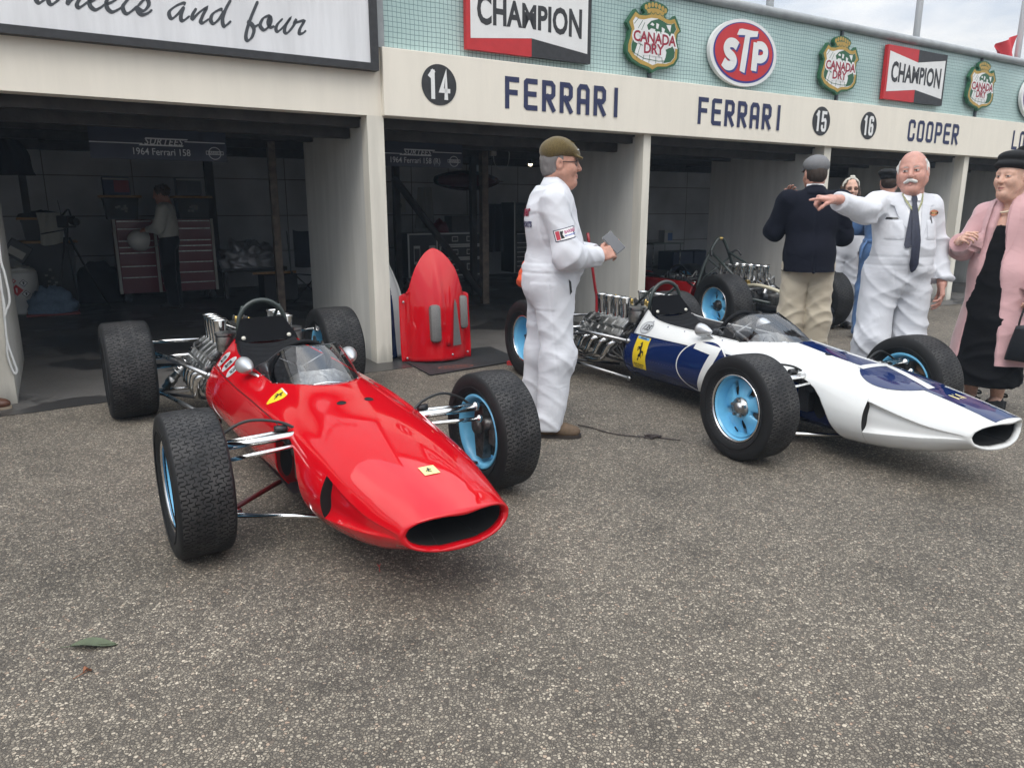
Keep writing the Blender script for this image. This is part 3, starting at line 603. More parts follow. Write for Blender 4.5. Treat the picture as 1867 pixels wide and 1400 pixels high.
# ---- body surface: half sections, nine control points from the crown line to the keel line
ST = [
 (-1.62,[(0,.66),(.06,.655),(.11,.64),(.145,.612),(.295,.435),(.356,.30),(.335,.18),(.22,.10),(0,.088)]),
 (-1.50,[(0,.62),(.08,.612),(.14,.592),(.185,.562),(.302,.438),(.360,.30),(.338,.18),(.225,.102),(0,.09)]),
 (-1.30,[(0,.60),(.09,.592),(.16,.57),(.212,.536),(.315,.442),(.365,.30),(.338,.185),(.23,.106),(0,.095)]),
 (-.85,[(0,.60),(.09,.592),(.165,.568),(.222,.527),(.325,.448),(.365,.305),(.335,.19),(.23,.115),(0,.103)]),
 (-.55,[(0,.585),(.09,.578),(.16,.556),(.218,.518),(.322,.450),(.350,.31),(.325,.195),(.225,.118),(0,.105)]),
 (-.25,[(0,.556),(.09,.55),(.16,.532),(.222,.498),(.315,.442),(.335,.31),(.315,.2),(.22,.118),(0,.105)]),
 (0,[(0,.523),(.09,.518),(.165,.502),(.232,.470),(.305,.425),(.330,.31),(.315,.2),(.22,.118),(0,.104)]),
 (.25,[(0,.496),(.09,.491),(.165,.476),(.232,.447),(.292,.402),(.332,.30),(.312,.19),(.22,.117),(0,.10)]),
 (.50,[(0,.463),(.088,.458),(.158,.444),(.224,.418),(.272,.378),(.306,.29),(.285,.198),(.2,.132),(0,.112)]),
 (.72,[(0,.428),(.082,.424),(.145,.410),(.2,.387),(.238,.352),(.264,.288),(.246,.224),(.175,.172),(0,.152)]),
 (.88,[(0,.398),(.073,.394),(.131,.382),(.177,.360),(.206,.334),(.219,.298),(.202,.256),(.138,.220),(0,.203)]),
 (0.95,[(0.0000,0.3840),(0.0694,0.3791),(0.1250,0.3666),(0.1663,0.3490),(0.1941,0.3260),(0.2029,0.2991),(0.1825,0.2661),(0.1164,0.2348),(0.0000,0.2200)]),
 (1.02,[(0.0000,0.3710),(0.0636,0.3670),(0.1145,0.3570),(0.1524,0.3429),(0.1779,0.3243),(0.1859,0.3027),(0.1672,0.2761),(0.1067,0.2509),(0.0000,0.2390)])]
SX = np.array([s[0] for s in ST]); SP = np.array([s[1] for s in ST], float)      # (k, 9, 2)
def hermite(xs, ys, x):
    k = int(np.clip(np.searchsorted(xs, x)-1, 0, len(xs)-2)); h = xs[k+1]-xs[k]; t = (x-xs[k])/h
    def sl(i):
        if i == 0: return (ys[1]-ys[0])/(xs[1]-xs[0])
        if i == len(xs)-1: return (ys[-1]-ys[-2])/(xs[-1]-xs[-2])
        return (ys[i+1]-ys[i-1])/(xs[i+1]-xs[i-1])
    m0, m1 = sl(k)*h, sl(k+1)*h
    return (2*t**3-3*t*t+1)*ys[k]+(t**3-2*t*t+t)*m0+(-2*t**3+3*t*t)*ys[k+1]+(t**3-t*t)*m1
def S(x, t, push=0.):
    """point of the body at station x and section parameter t in -8..8; push moves it inwards"""
    sg = -1 if t < 0 else 1; t = abs(t)
    P = hermite(SX, SP, x); i = min(int(t), 7); u = t-i
    g_ = lambda j: P[j] if 0 <= j <= 8 else (P[-j]*np.array([-1,1]) if j < 0 else P[16-j]*np.array([-1,1]))
    p0, p1, p2, p3 = g_(i-1), g_(i), g_(i+1), g_(i+2)
    # centripetal-free Catmull-Rom
    q = .5*((2*p1)+(-p0+p2)*u+(2*p0-5*p1+4*p2-p3)*u*u+(-p0+3*p1-3*p2+p3)*u**3)
    y, z = q
    return Vector((x, sg*y, z))
def SN(x, t):
    e = 1e-3; a = S(x+e, t)-S(x-e, t); b = S(x, t+.02)-S(x, t-.02); n = a.cross(b).normalized()
    c = S(x, t)-Vector((x, 0, .3))
    return n if n.dot(c) > 0 else -n
def nose_x(t):                      # plan shape of the lip
    t = abs(t); y = float(np.interp(t, range(9), [0,.070,.125,.166,.194,.203,.182,.116,0]))/.203
    return .985-.063*y*y if t <= 5 else .957-.035*y*y
EDGE_T = [4.0, 4.12, 4.35, 4.7, 5.2, 5.8, 6.5, 7.2, 8.0]; EDGE_X = [-.06, .05, .115, .17, .215, .25, .285, .31, .32]
def edge_x(t): return float(np.interp(abs(t), EDGE_T, EDGE_X))
def scr_x(t): return -.25-.32*(abs(t)/3)**2.0
VX = .435
def scallop(x, t):
    if x <= VX or x > .93: return 0.
    k = (x-VX)/(.915-VX)
    if k >= 1: return 0.
    h = .84*(1-.70*k); d = abs(abs(t)-4.98-.10*k)/h
    return .042*(1-k)**.8*(1-d**4)**1.15 if d < 1 else 0.
def SB(x, t):
    p = S(x, t); d = scallop(x, t)
    if d: p.y -= math.copysign(min(d, abs(p.y)), p.y)
    return p
HORSE = [(-.16,-1.0),(-.05,-.86),(.02,-.70),(.0,-.62),(.14,-.52),(.28,-.62),(.44,-.70),(.40,-.60),(.34,-.52),(.36,-.36),(.34,-.24),(.46,-.10),(.56,-.16),(.58,-.34),(.50,-.52),(.60,-.46),(.68,-.26),(.64,-.02),(.52,.08),(.38,.04),(.28,.12),(.22,.30),(.26,.48),(.22,.64),(.12,.80),(.16,.92),(.06,.88),(-.06,.84),(-.18,.68),(-.20,.62),(-.10,.62),(-.0,.64),(-.04,.50),(-.10,.40),(-.30,.44),(-.42,.34),(-.48,.16),(-.42,.14),(-.34,.28),(-.22,.28),(-.30,.16),(-.40,.06),(-.36,-.06),(-.28,-.04),(-.24,.08),(-.10,.16),(.02,.08),(.06,-.08),(.04,-.24),(-.10,-.36),(-.20,-.50),(-.12,-.64),(-.18,-.80),(-.28,-.92)]
def side_map(sg, off=.0025):
    """(x, height z) on the flank to a 3-D point just proud of the skin"""
    def f(a, b, d=0):
        lo, hi = (0.05, 7.95); key = b
        # z decreases with t
        for _ in range(26):
            m_ = (lo+hi)/2
            if S(a, m_)[2] > key: lo = m_
            else: hi = m_
        t = sg*(lo+hi)/2
        return S(a, t)+SN(a, t)*(off+d)
    return f
def top_map(off=.0025):
    """(x, y) on the upper surface to a 3-D point just proud of the skin"""
    def f(a, b, d=0):
        lo, hi = 0.0, 4.9
        for _ in range(26):
            m_ = (lo+hi)/2
            if abs(S(a, m_)[1]) < abs(b): lo = m_
            else: hi = m_
        t = (lo+hi)/2*(1 if b >= 0 else -1)
        return S(a, t)+SN(a, t)*(off+d)
    return f
def decal(mb, poly, fn, step=.02, mi=0, d=0, holes=()):
    """filled 2-D outline laid on the skin, cut fine enough to follow it"""
    def dens(pl):
        out = []
        for i in range(len(pl)):
            a, b = Vector(pl[i]), Vector(pl[(i+1) % len(pl)]); n = max(1, int((b-a).length/step))
            out += [tuple(a+(b-a)*j/n) for j in range(n)]
        return out
    P = [dens(poly)]+[dens(h) for h in holes]
    xs = [p[0] for p in poly]; ys = [p[1] for p in poly]; inner = []
    for x in np.arange(min(xs)+step*.5, max(xs), step):
        for y in np.arange(min(ys)+step*.5, max(ys), step): inner.append((x, y))
    vs = []; es = []
    for p in P:
        o = len(vs); vs += [Vector(q) for q in p]; es += [(o+i, o+(i+1) % len(p)) for i in range(len(p))]
    vs += [Vector(q) for q in inner]
    v, e, f, *_ = delaunay_2d_cdt(vs, es, [], 0, 1e-6); out = []
    for t in f:
        c = sum((v[i] for i in t), Vector((0,0)))/3; n = 0
        for p in P:
            for i in range(len(p)):
                a, b = p[i], p[(i+1) % len(p)]
                if (a[1] > c.y) != (b[1] > c.y) and c.x < (b[0]-a[0])*(c.y-a[1])/(b[1]-a[1])+a[0]: n += 1
        if n % 2: out.append(tuple(t))
    return mb.add([fn(q.x, q.y, d) for q in v], out, mi)
def decal_text(mb, vt, fn, at, rot=0, d=.0008, mi=0, sx=1):
    c, s_ = cos(rot), sin(rot)
    return mb.add([fn(at[0]+sx*(a*c-b*s_), at[1]+a*s_+b*c, d) for a, b in vt[0]], vt[1], mi)
def horse_poly(cx, cy, h, sx=1, rot=0):
    c, s_ = cos(rot), sin(rot); q = [(a*h/2, b*h/2) for a, b in HORSE]
    return [(cx+sx*(a*c-b*s_), cy+a*s_+b*c) for a, b in q]
def revolve_y(mb, prof, n=48, mi=0): return mb.lathe(prof, (0,1,0), (0,0,0), n, mi)
def make_wheel(car, loc, front, sg, steer=0.):
    """wheel centred on loc, sg = +1 left side, -1 right; outer face towards sg*y"""
    w = empty('wheel', loc); w.parent = car; w.rotation_euler = (0, 0, steer)
    R, W, rr = (.29,.213,.182) if front else (.3153,.286,.184)
    h = W/2; half = h*.86
    prof = [(rr-.012,-h*.60),(rr+.004,-h*.74),(rr+.016,-h*.86),(rr+.035,-h*.96),((R+rr)/2+.012,-h*1.0),(R-.030,-h*.985),(R-.014,-h*.94),(R-.0055,-h*.87),(R-.003,-h*.78),(R-.001,-h*.5),(R,-h*.25),(R,0)]
    prof = prof+[(r, -y) for r, y in reversed(prof[:-1])]
    ty = revolve_y(MB(), prof, 72)
    # a moulded ring on the shoulders
    for q in (-1, 1): ty.tube([((rr+.040)*cos(a), q*h*.985, (rr+.040)*sin(a)) for a in np.linspace(0, 2*pi, 48, endpoint=False)], .0022, 4, closed=True)
    ty.build('tyre', tyre_mat('tyre tread front' if front else 'tyre tread rear', half, 27 if front else 28), w)
    rim = MB(); o = sg
    Y = lambda y: o*y
    wr = h*.80
    prof = [(rr-.004,Y(wr)),(rr+.002,Y(wr+.004)),(rr+.002,Y(wr-.010)),(rr-.014,Y(wr-.020)),(rr-.022,Y(wr-.045)),(rr-.026,Y(-wr*.3)),(rr-.018,Y(-wr+.02)),(rr-.002,Y(-wr+.008)),(rr+.004,Y(-wr)),(rr-.006,Y(-wr-.003)),(rr-.022,Y(-wr+.018)),(rr-.030,Y(-wr*.3)),(rr-.028,Y(wr-.05)),(rr-.020,Y(wr-.02))]
    revolve_y(rim, prof, 56)
    yd = wr-.075 if front else wr-.095      # dish plane
    # five tapering spokes with triangular windows between them
    for k in range(5):
        a0 = 2*pi*k/5+.35
        rows = []
        for r, wdt, y in ((.045,.034,yd+.030),(.072,.036,yd+.026),(.095,.044,yd+.016),(.118,.064,yd+.004),(.135,.080,yd-.002),(rr-.024,.094,yd-.006)):
            row = []
            for u, dy in ((-1,-.016),(-1.0,-.004),(-.72,.004),(0,.008),(.72,.004),(1.0,-.004),(1,-.016)):
                row.append((r*cos(a0)-u*wdt*sin(a0), Y(y+dy), r*sin(a0)+u*wdt*cos(a0)))
            rows.append(row)
        rim.grid(rows)
    rim.lathe([(0,Y(yd+.03)),(.062,Y(yd+.032)),(.072,Y(yd+.026)),(.074,Y(yd-.01))], (0,1,0), n=32)
    rim.build('rim', RIM_B, w)
    lip = MB(); lip.lathe([(rr-.006,Y(wr-.002)),(rr-.002,Y(wr+.006)),(rr+.005,Y(wr+.004)),(rr+.006,Y(wr-.004))], (0,1,0), n=64); lip.build('rim_lip', CHROME, w)
    hub = MB(); hub.lathe([(.058,Y(yd+.03)),(.056,Y(yd+.044)),(.034,Y(yd+.05)),(.030,Y(yd+.066)),(.012,Y(yd+.07)),(0,Y(yd+.07))], (0,1,0), n=24)
    for k in range(5):
        a = 2*pi*k/5+.35; hub.lathe([(0,Y(yd+.062)),(.010,Y(yd+.06)),(.010,Y(yd+.03))], (0,1,0), (.046*cos(a),0,.046*sin(a)), n=6, smooth=False)
    hub.build('hub_cap', ALU if front else IRON, w)
    va = MB().tube([((rr-.034)*cos(-1.8),Y(wr-.06),(rr-.034)*sin(-1.8)),((rr-.06)*cos(-1.8),Y(wr-.035),(rr-.06)*sin(-1.8))], .005, 6); va.build('valve', IRON, w)
    up = MB()   # brake disc, upright
    up.lathe([(.05,Y(-.012)),(.128,Y(-.012)),(.128,Y(-.002)),(.05,Y(-.002))], (0,1,0), n=40); up.build('brake_disc', DISC_M, w)
    up = MB(); pl = [(-.035,.135),(.035,.135),(.052,.02),(.030,-.13),(-.030,-.13),(-.052,.02)]
    up.prism(pl, Y(-.075), Y(-.028), lambda a, b, d: (a, d, b)); up.lathe([(.045,Y(-.03)),(.04,Y(-.095)),(.02,Y(-.10)),(0,Y(-.10))], (0,1,0), (0,0,.03), n=20); up.lathe([(.03,Y(-.03)),(.028,Y(-.085)),(0,Y(-.085))], (0,1,0), (.055,0,.05), n=16)
    up.box(.06,.115,min(Y(-.06),Y(.02)),max(Y(-.06),Y(.02)),-.05,.06, bev=.008); up.build('upright', ALU_D, w)
    return w
def make_car(name, loc, yaw, label, cat, P_up, P_tub, blue):
    car = empty(name, loc, yaw, label, cat)
    # ---------- upper body: nose and cockpit surround in one skin
    b = MB()
    def x0(t):
        a = abs(t)
        return scr_x(t) if a <= 3 else (-.57+.51*(a-3) if a < 4 else edge_x(t))
    tt = np.linspace(-8, 8, 513)
    cols = [[SB(x, t) for x in list(np.linspace(x0(t), VX-.0005, 34))+[VX+.0005]+list(np.linspace(VX+.010, nose_x(t), 60))] for t in tt]
    rows_ = list(map(list, zip(*cols))); k0 = 34
    b.grid(rows_[:k0]); b.grid(rows_[k0:]); i4 = 128
    b.grid([rows_[k0-1][:i4+1], rows_[k0][:i4+1]], mi=1); b.grid([rows_[k0-1][-i4-1:], rows_[k0][-i4-1:]], mi=1)
    b.grid([rows_[k0-1][i4:-i4], rows_[k0][i4:-i4]])
    for sg in (-1, 1):      # cockpit sides
        ts_ = sg*np.linspace(3, 4, 33)
        b.grid([[S(-1.61+.03*(abs(t)-3)+(x0(t)+1.61-.03*(abs(t)-3))*k, t) for t in ts_] for k in np.linspace(0, 1, 40)])
    # rolled lip of the intake
    ring = [S(nose_x(t), t) for t in np.linspace(-8, 8, 513)]
    ctr = Vector((.95, 0, .305)); lips = [ring]
    for dx, ins in ((.006,.003),(.010,.008),(.011,.014),(.007,.021),(-.002,.026),(-.014,.028)):
        lips.append([p+Vector((dx,0,0))+(Vector((0,ctr.y-p.y,ctr.z-p.z)).normalized()*ins*(1 if abs(p.y) > .1 else .9)) for p in ring])
    b.grid(lips)
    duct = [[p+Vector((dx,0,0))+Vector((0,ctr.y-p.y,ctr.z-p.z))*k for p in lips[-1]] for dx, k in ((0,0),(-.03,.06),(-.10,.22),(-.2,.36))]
    body = b.build('upper_body', [P_up, BLACK_V], car, merge=.0009, normals=True, angle=radians(50))
    sd = body.modifiers.new('thickness', 'SOLIDIFY'); sd.thickness = .004; sd.offset = -1
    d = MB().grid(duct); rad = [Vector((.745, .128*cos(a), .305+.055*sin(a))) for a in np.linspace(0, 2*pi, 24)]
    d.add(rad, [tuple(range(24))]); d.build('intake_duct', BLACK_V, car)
    # ---------- tub
    tb = MB()
    for a, c in ((-8,-4.0), (4.0,8)):
        tt = np.linspace(a, c, 65); tb.grid([[S(x, t)+SN(x, t)*(-.0015) for t in tt] for x in np.linspace(-1.62, -.13, 70)])
    tub = tb.build('tub', P_tub, car, angle=radians(50)); sd = tub.modifiers.new('thickness', 'SOLIDIFY'); sd.thickness = .004; sd.offset = -1
    # end bulkheads and the narrow foot box between the front arms
    for x in (-1.60, -.14):
        bk = MB()
        pts = [S(x, t)*1 for t in np.linspace(-8, 8, 90)]; pts = [Vector((x, p.y*.985, .3+(p.z-.3)*.985)) for p in pts if p.z < .56]
        bk.add(pts, [tuple(range(len(pts)))], smooth=False)
        bk.build('bulkhead', P_tub if blue else mat('dark red bulkhead', (.16,.006,.007), .4), car, normals=False)
    fb_ = MB()
    for x0, x1, w0, w1 in ((-.14,.36,.235,.20),): 
        rows_ = []
        for x, w in ((x0,w0),(x1,w1)): rows_.append([Vector((x,y*w,z)) for y, z in ((-1,.40),(-1.02,.30),(-.98,.17),(-.8,.13),(.8,.13),(.98,.17),(1.02,.30),(1,.40))])
        fb_.grid(rows_)
    fbx = fb_.build('foot_box', P_tub, car)
    for sg in (-1, 1):
        for x, rx, rz in ((-.02,.035,.075),(.10,.045,.095)):
            MB().prism(ell(x, .285, rx, rz, 24), sg*.2405, sg*.236, lambda a, b_, d_: (a, d_*(1-.07*(a+.14)/.5*2)+sg*.006, b_)).build('lightening_hole', BLACK_V, car)
    for sg in (-1, 1): MB().prism(ell(sg*.285, .27, .026, .075, 24), -.1385, -.1365, lambda a, b_, d_: (d_, a, b_)).build('lightening_hole', BLACK_V, car)
    # arch infill so the skin reads as a shell over dark machinery
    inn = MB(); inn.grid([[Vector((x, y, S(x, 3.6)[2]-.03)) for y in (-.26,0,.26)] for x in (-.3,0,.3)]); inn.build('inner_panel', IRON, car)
    # seam between cowl and tub, with rivet rows
    sm = MB()
    for sg in (-1, 1): sm.tube([S(x, sg*4.0)+SN(x, sg*4.0)*.0004 for x in np.linspace(-1.6, -.13, 50)], .0022, 5)
    sm.build('panel_seam', DBLACK if not blue else BLUE_P, car)
    rv = MB()
    for sg in (-1, 1):
        for t, x0, x1, n in ((5.15,-1.58,-.2,46),(4.12,-1.58,-.2,40)):
            for x in np.linspace(x0, x1, n):
                p = S(x, sg*t); q = SN(x, sg*t); rv.sphere(p+q*.0005, .0026, n=5)
        for x in (-1.585,):
            for t in np.linspace(4.1, 7.2, 26): rv.sphere(S(x, sg*t)+SN(x, sg*t)*.0005, .003, n=5)
        for x in np.linspace(-1.45, -.7, 5): rv.sphere(S(x, sg*3.2)+SN(x, sg*3.2)*.001, .005, n=6)
    rv.build('rivets', P_tub if not blue else mat('worn blue rivets', (.02,.03,.14), .35, metal=.4), car)
    # ---------- cockpit
    ck = MB()
    for sg in (-1, 1):
        ck.grid([[S(x, sg*3.02)+Vector((0, -sg*k*.02-sg*(.012 if k else .004), -dz)) for k, dz in ((0,.004),(1,.03),(1.6,.12),(2.2,.3))] for x in np.linspace(-1.56, -.40, 30)])
    ck.grid([[Vector((x, y, .16)) for y in (-.3,.3)] for x in (-1.55,.0)]); ck.build('cockpit_lining', IRON, car)
    ed = MB()
    for sg in (-1, 1): ed.tube([S(x, sg*3.0)+Vector((0,0,.001)) for x in np.linspace(-1.58, -.58, 34)], .004, 6)
    ed.build('cockpit_edging', P_up, car)
    st = MB(); rows_ = []
    path = crom([(-1.515,.555),(-1.40,.485),(-1.24,.38),(-1.08,.29),(-.98,.215),(-.80,.20),(-.55,.23)], 14)
    for i, (x, z) in enumerate(path):
        rid = .011*abs(sin(i*.78)); w = float(np.interp(x, [-1.5,-1.3,-1.0,-.55], [.165,.195,.2,.17])); rows_.append([Vector((x+.0*rid, w*u, z+rid*.9+.03*abs(u)**2.5)) for u in np.linspace(-1, 1, 15)])
    st.grid(rows_); st.build('seat', LEATHER, car)
    hp = MB(); L_ = lambda k: (-1.505-.085*k, .575+.128*k)
    pl = [(-.185,-.02),(.185,-.02),(.18,.18),(.125,1.0),(-.125,1.0),(-.18,.18)]
    hp.prism(pl, 0, .008, lambda a, b_, d_: (L_(b_)[0]-d_, a, L_(b_)[1])); h_ = hp.build('head_rest', mat('black satin panel', (.004,.004,.005), .55, spec=.06), car)
    s2 = MB()
    for y in (-.134,.134): s2.lathe([(0,.010),(.010,.008),(.013,0)], (.83,0,.55), (L_(.16)[0]+.004, y, L_(.16)[1]), 12)
    s2.build('screw', mat('cream plastic screw', (.6,.58,.5), .4), h_)
    rb = MB(); hoop = [(-1.60, .138*cos(a) if sin(a) > 0 else math.copysign(.138, cos(a)), .662+.143*sin(a)) for a in np.linspace(pi*1.0, 0, 25)]
    hoop = [(-1.62,-.150,.50)]+hoop+[(-1.62,.150,.50)]; rb.tube(hoop, .0145, 12)
    for sg in (-1, 1): rb.tube([(-1.60,sg*.11,.77),(-1.85,sg*.10,.60)], .010, 8)
    rb.build('roll_bar', mat('dark green grey tube paint', (.035,.045,.042), .35), car)
    # steering wheel and dashboard
    sw = MB(); c0 = Vector((-.83,0,.53)); nrm = Vector((-.93,0,.36)).normalized(); uu = Vector((0,1,0)); ww = nrm.cross(uu)
    sw.tube([c0+(uu*cos(a)+ww*sin(a))*.152 for a in np.linspace(0, 2*pi, 40, endpoint=False)], .0145, 10, closed=True); wheel_ = sw.build('steering_wheel', LEATHER, car)
    sp = MB()
    for a in (pi/2, pi/2+2.1, pi/2-2.1): sp.tube([c0, c0+(uu*cos(a)+ww*sin(a))*.145], .008, 6, flat=(.4,1.4))
    sp.tube([c0, c0-nrm*.45], .014, 8); sp.build('spokes', STEEL_R, wheel_)
    db = MB(); db.prism([(-.19,.40),(.19,.40),(.17,.52),(.09,.562),(-.09,.562),(-.17,.52)], 0, .004, lambda a, b_, d_: (-.52-d_-.3*(b_-.45), a, b_)); dsh = db.build('dashboard', ALU, car)
    for y, z, r in ((0,.49,.052),(-.105,.47,.030),(.105,.47,.030)):
        MB().lathe([(0,.006),(r*.85,.006),(r*.9,.012),(r,.012),(r,-.02)], (-.93,0,-.28), (-.535-.3*(z-.45), y, z), 24).build('gauge', mat('black gauge', (.015,.015,.016), .2), dsh)
    px = MB()
    for y0, y1, z0 in ((-.15,.1,.46),(.16,-.05,.45),(-.05,.16,.43)): px.tube(crom([(-.50,y0,z0),(-.42,(y0+y1)/2,z0+.05),(-.34,y1,z0),(-.2,y1*.6,z0-.05)], 6), .007, 6)
    px.tube([(-.46,-.16,.50),(-.40,0,.53),(-.46,.16,.50)], .008, 6); px.box(-.42,-.30,-.10,.10,.38,.47, bev=.02); px.build('pipework', CHROME, car); MB().grid([[Vector((x, y, .36+.10*(x+.6)+.03*cos(y*12))) for y in np.linspace(-.2,.2,9)] for x in (-.50,-.42,-.3,-.1)]).build('added_bright_sheet', ALU, car)  # bright aluminium sheet under the cowl, added to make the cockpit less dark
    # ---------- screen
    ws = MB(); rows_ = []
    A_ = np.linspace(-1, 1, 61); base, top = [], []
    for a in A_:
        q = abs(a); sg = -1 if a < 0 else 1
        if q <= .72: t = 3*q/.72; pb = S(scr_x(t), sg*t)
        else: x = -.57-.34*(q-.72)/.28; pb = S(x, sg*3.0)
        hgt = .138*(1-max(0, (q-.30)/.70)**1.7); bk_ = .26*(1-max(0, (q-.35)/.65)**1.3)
        pt = Vector((pb.x-bk_, pb.y*(1-.10*hgt/.138), pb.z+hgt))
        base.append(pb+Vector((0,0,-.003))); top.append(pt)
    for k in np.linspace(0, 1, 13): rows_.append([p.lerp(q, k)+Vector((.035*k*(1-k)*(1-abs(a)),0,.03*k*(1-k))) for p, q, a in zip(base, top, A_)])
    ws.grid(rows_); wsc = ws.build('windscreen', PERSPEX, car, normals=False)
    MB().tube([p for p in top], .0028, 6).build('screen_edge', mat('smoked perspex edge', (.08,.085,.09), .2), wsc)
    bs = MB()
    for i in range(4, 58, 6): bs.sphere(base[i]+(Vector((0, base[i].y, .55))-Vector((0,0,.5))).normalized()*.004+Vector((.010,0,.004)), .0045, n=6)
    bs.build('screen_screws', STEEL_R, wsc)
    # ---------- mirrors
    for sg in (-1, 1):
        m_ = MB(); c_ = Vector((-.865, sg*.278, .562))
        m_.lathe([(0,-.022),(.036,-.022),(.043,-.018),(.0445,-.008),(.043,.010),(.037,.035),(.026,.062),(.014,.085),(.007,.094),(0,.095)], (1,-sg*.12,-.05), c_, 28)
        mm = m_.build('mirror', SILVER, car)
        MB().tube([c_+Vector((.03,-sg*.01,-.025)), c_+Vector((.085,-sg*.05,-.045)), c_+Vector((.115,-sg*.062,-.055))], [.014,.011,.006], 10, flat=(.6,1.2)).build('stalk', CHROME, mm)
    # ---------- nose vents on the scuttle
    vt = MB()
    for sg in (-1, 1):
        p = S(-.015, sg*.68); q = SN(-.015, sg*.68); vt.lathe([(0,.0015),(.017,.0015),(.0175,.0035),(.021,.001)], q, p, 20)
    vt.build('scuttle_vent', BLACK_V, car)
    # ---------- engine
    en = MB(); en.box(-2.33,-1.68,-.17,.17,.14,.40, bev=.02)
    for sg in (-1, 1):
        en.M = Matrix.Translation((0, sg*.19, .395)) @ Matrix.Rotation(-sg*radians(38), 4, 'X')
        en.box(-2.28,-1.70,-.085,.085,-.13,.06, bev=.012)
    en.M = Matrix.Identity(4); en.box(-2.62,-2.33,-.13,.13,.16,.38, bev=.04); en.box(-2.30,-1.72,-.10,.10,.42,.50, bev=.015)
    en.lathe([(.15,0),(.15,.04),(.11,.06),(.05,.07),(0,.07)], (1,0,0), (-1.69,0,.28), 24); eng = en.build('engine_block', ALU_D, car, angle=radians(35))
    cc = MB()
    for sg in (-1, 1):
        cc.M = Matrix.Translation((0, sg*.255, .465)) @ Matrix.Rotation(-sg*radians(38), 4, 'X')
        cc.box(-2.27,-1.71,-.045,.045,-.03,.035, bev=.012)
        for k in range(5): cc.box(-2.20+k*.115-.008,-2.20+k*.115+.008,-.05,.05,-.03,.041, bev=.003)
        cc.M = Matrix.Translation((0, sg*.305, .385)) @ Matrix.Rotation(-sg*radians(55), 4, 'X')
        cc.box(-2.27,-1.71,-.05,.05,-.02,.032, bev=.008)
        for k in range(6): cc.box(-2.24+k*.1-.006,-2.24+k*.1+.006,-.055,.055,-.02,.038, bev=.002)
        cc.box(-2.28,-1.70,-.012,.012,.0,.040, bev=.002)
    cc.M = Matrix.Identity(4); cc.build('cam_cover', ALU, car, angle=radians(35))
    for sg in (-1, 1):
        th_ = MB()
        for k in range(4):
            x = -1.83-.107*k; y = sg*.205
            th_.lathe([(.030,.40),(.032,.50),(.034,.505),(.034,.515)], (0,0,1), (x,y*.92,0), 16)
        th_.box(-2.21,-1.77,sg*.19-.03,sg*.19+.03,.485,.515, bev=.006); th_.build('throttle_body', ALU, car, angle=radians(40))
        for k in range(4):
            x = -1.83-.107*k; y = sg*.205
            t_ = MB().lathe([(.0335,.515),(.0335,.55),(.037,.62),(.040,.655),(.046,.668),(.0475,.672),(.046,.674),(.038,.664),(.034,.63),(.030,.52),(0,.52)], (0,0,1), (x,y,0), 24)
            t_.build('intake_trumpet', CHROME, car)
    ex = MB()
    for sg in (-1, 1):
        for k in range(4):
            x = -1.76-.125*k
            ex.tube(crom([(x,sg*.32,.35),(x-.03,sg*.37,.32),(x-.10,sg*.375,.23),(x-.22,sg*.35,.17+.02*k),(min(x-.36,-2.3),sg*.33,.16+.025*k),(-2.62,sg*.25,.22+.02*(k % 2))], 7), .021, 12)
        ex.tube([(-2.60,sg*.24,.24),(-2.75,sg*.22,.26),(-3.05,sg*.20,.28)], [.034,.036,.034], 14)
    ex.build('exhaust', CHROME, car)
    # plumbing, pumps, alternators: the dense small machinery round the vee
    ms = MB(); rg = random.Random(5)
    for k in range(26):
        x = rg.uniform(-2.4,-1.7); y = rg.uniform(-.16,.16); z = rg.uniform(.48,.56)
        q = [(x,y,z),(x+rg.uniform(-.12,.12),y+rg.uniform(-.1,.1),z+rg.uniform(.02,.10)),(x+rg.uniform(-.2,.2),y+rg.uniform(-.14,.14),z-rg.uniform(0,.08))]
        ms.tube(crom(q, 5), rg.choice((.005,.007,.010)), 6, mi=rg.choice((0,0,1,2)))
    for k in range(18):
        x = rg.uniform(-2.3,-1.68); sg = rg.choice((-1,1)); y = sg*rg.uniform(.12,.30); z = rg.uniform(.40,.56); r = rg.uniform(.012,.028)
        ms.lathe([(0,0),(r,0),(r,.03),(r*.7,.034),(r*.7,.05),(0,.05)], (rg.uniform(-1,1),rg.uniform(-1,1),rg.uniform(0,1.5)), (x,y,z), 12, mi=rg.choice((0,1,2)), smooth=False)
    for sg in (-1, 1):
        for k in range(10):
            x = -2.25+.06*k; ms.tube(crom([(x,sg*.14,.47),(x,sg*.19,.44),(x+.03,sg*.245,.40)], 4), .006, 6, mi=1)
        ms.lathe([(0,0),(.055,0),(.06,.01),(.06,.09),(.05,.1),(.05,.115),(.02,.12),(0,.12)], (0,0,1), (-1.69,sg*.20,.50), 20, mi=0)
        ms.lathe([(.066,.10),(.066,.114),(.03,.118),(0,.118)], (0,0,1), (-1.69,sg*.20,.50), 20, mi=2)
        ms.lathe([(0,0),(.075,.0),(.085,.02),(.085,.05),(.06,.06),(.06,.09),(0,.09)], (1,0,0), (-1.72,sg*.18,.20), 22, mi=0)
        ms.lathe([(0,0),(.05,.0),(.055,.02),(.055,.05),(.03,.06),(0,.06)], (1,0,0), (-1.70,sg*.26,.27), 18, mi=0)
        for k in range(5): ms.tube(crom([(-1.65-.02*k,sg*(.27+.012*k),.48-.035*k),(-1.72-.03*k,sg*(.30+.01*k),.40-.04*k),(-1.68,sg*.30,.22)], 5), .008, 6, mi=(1,2,1,0,2)[k])
    for k in range(16): ms.lathe([(0,.0),(.012,0),(.012,.03),(.006,.04),(0,.04)], (0,0,1), (-2.30+.035*k,.03*(-1)**k,.60), 8, mi=1 if k % 3 else 3, smooth=False)
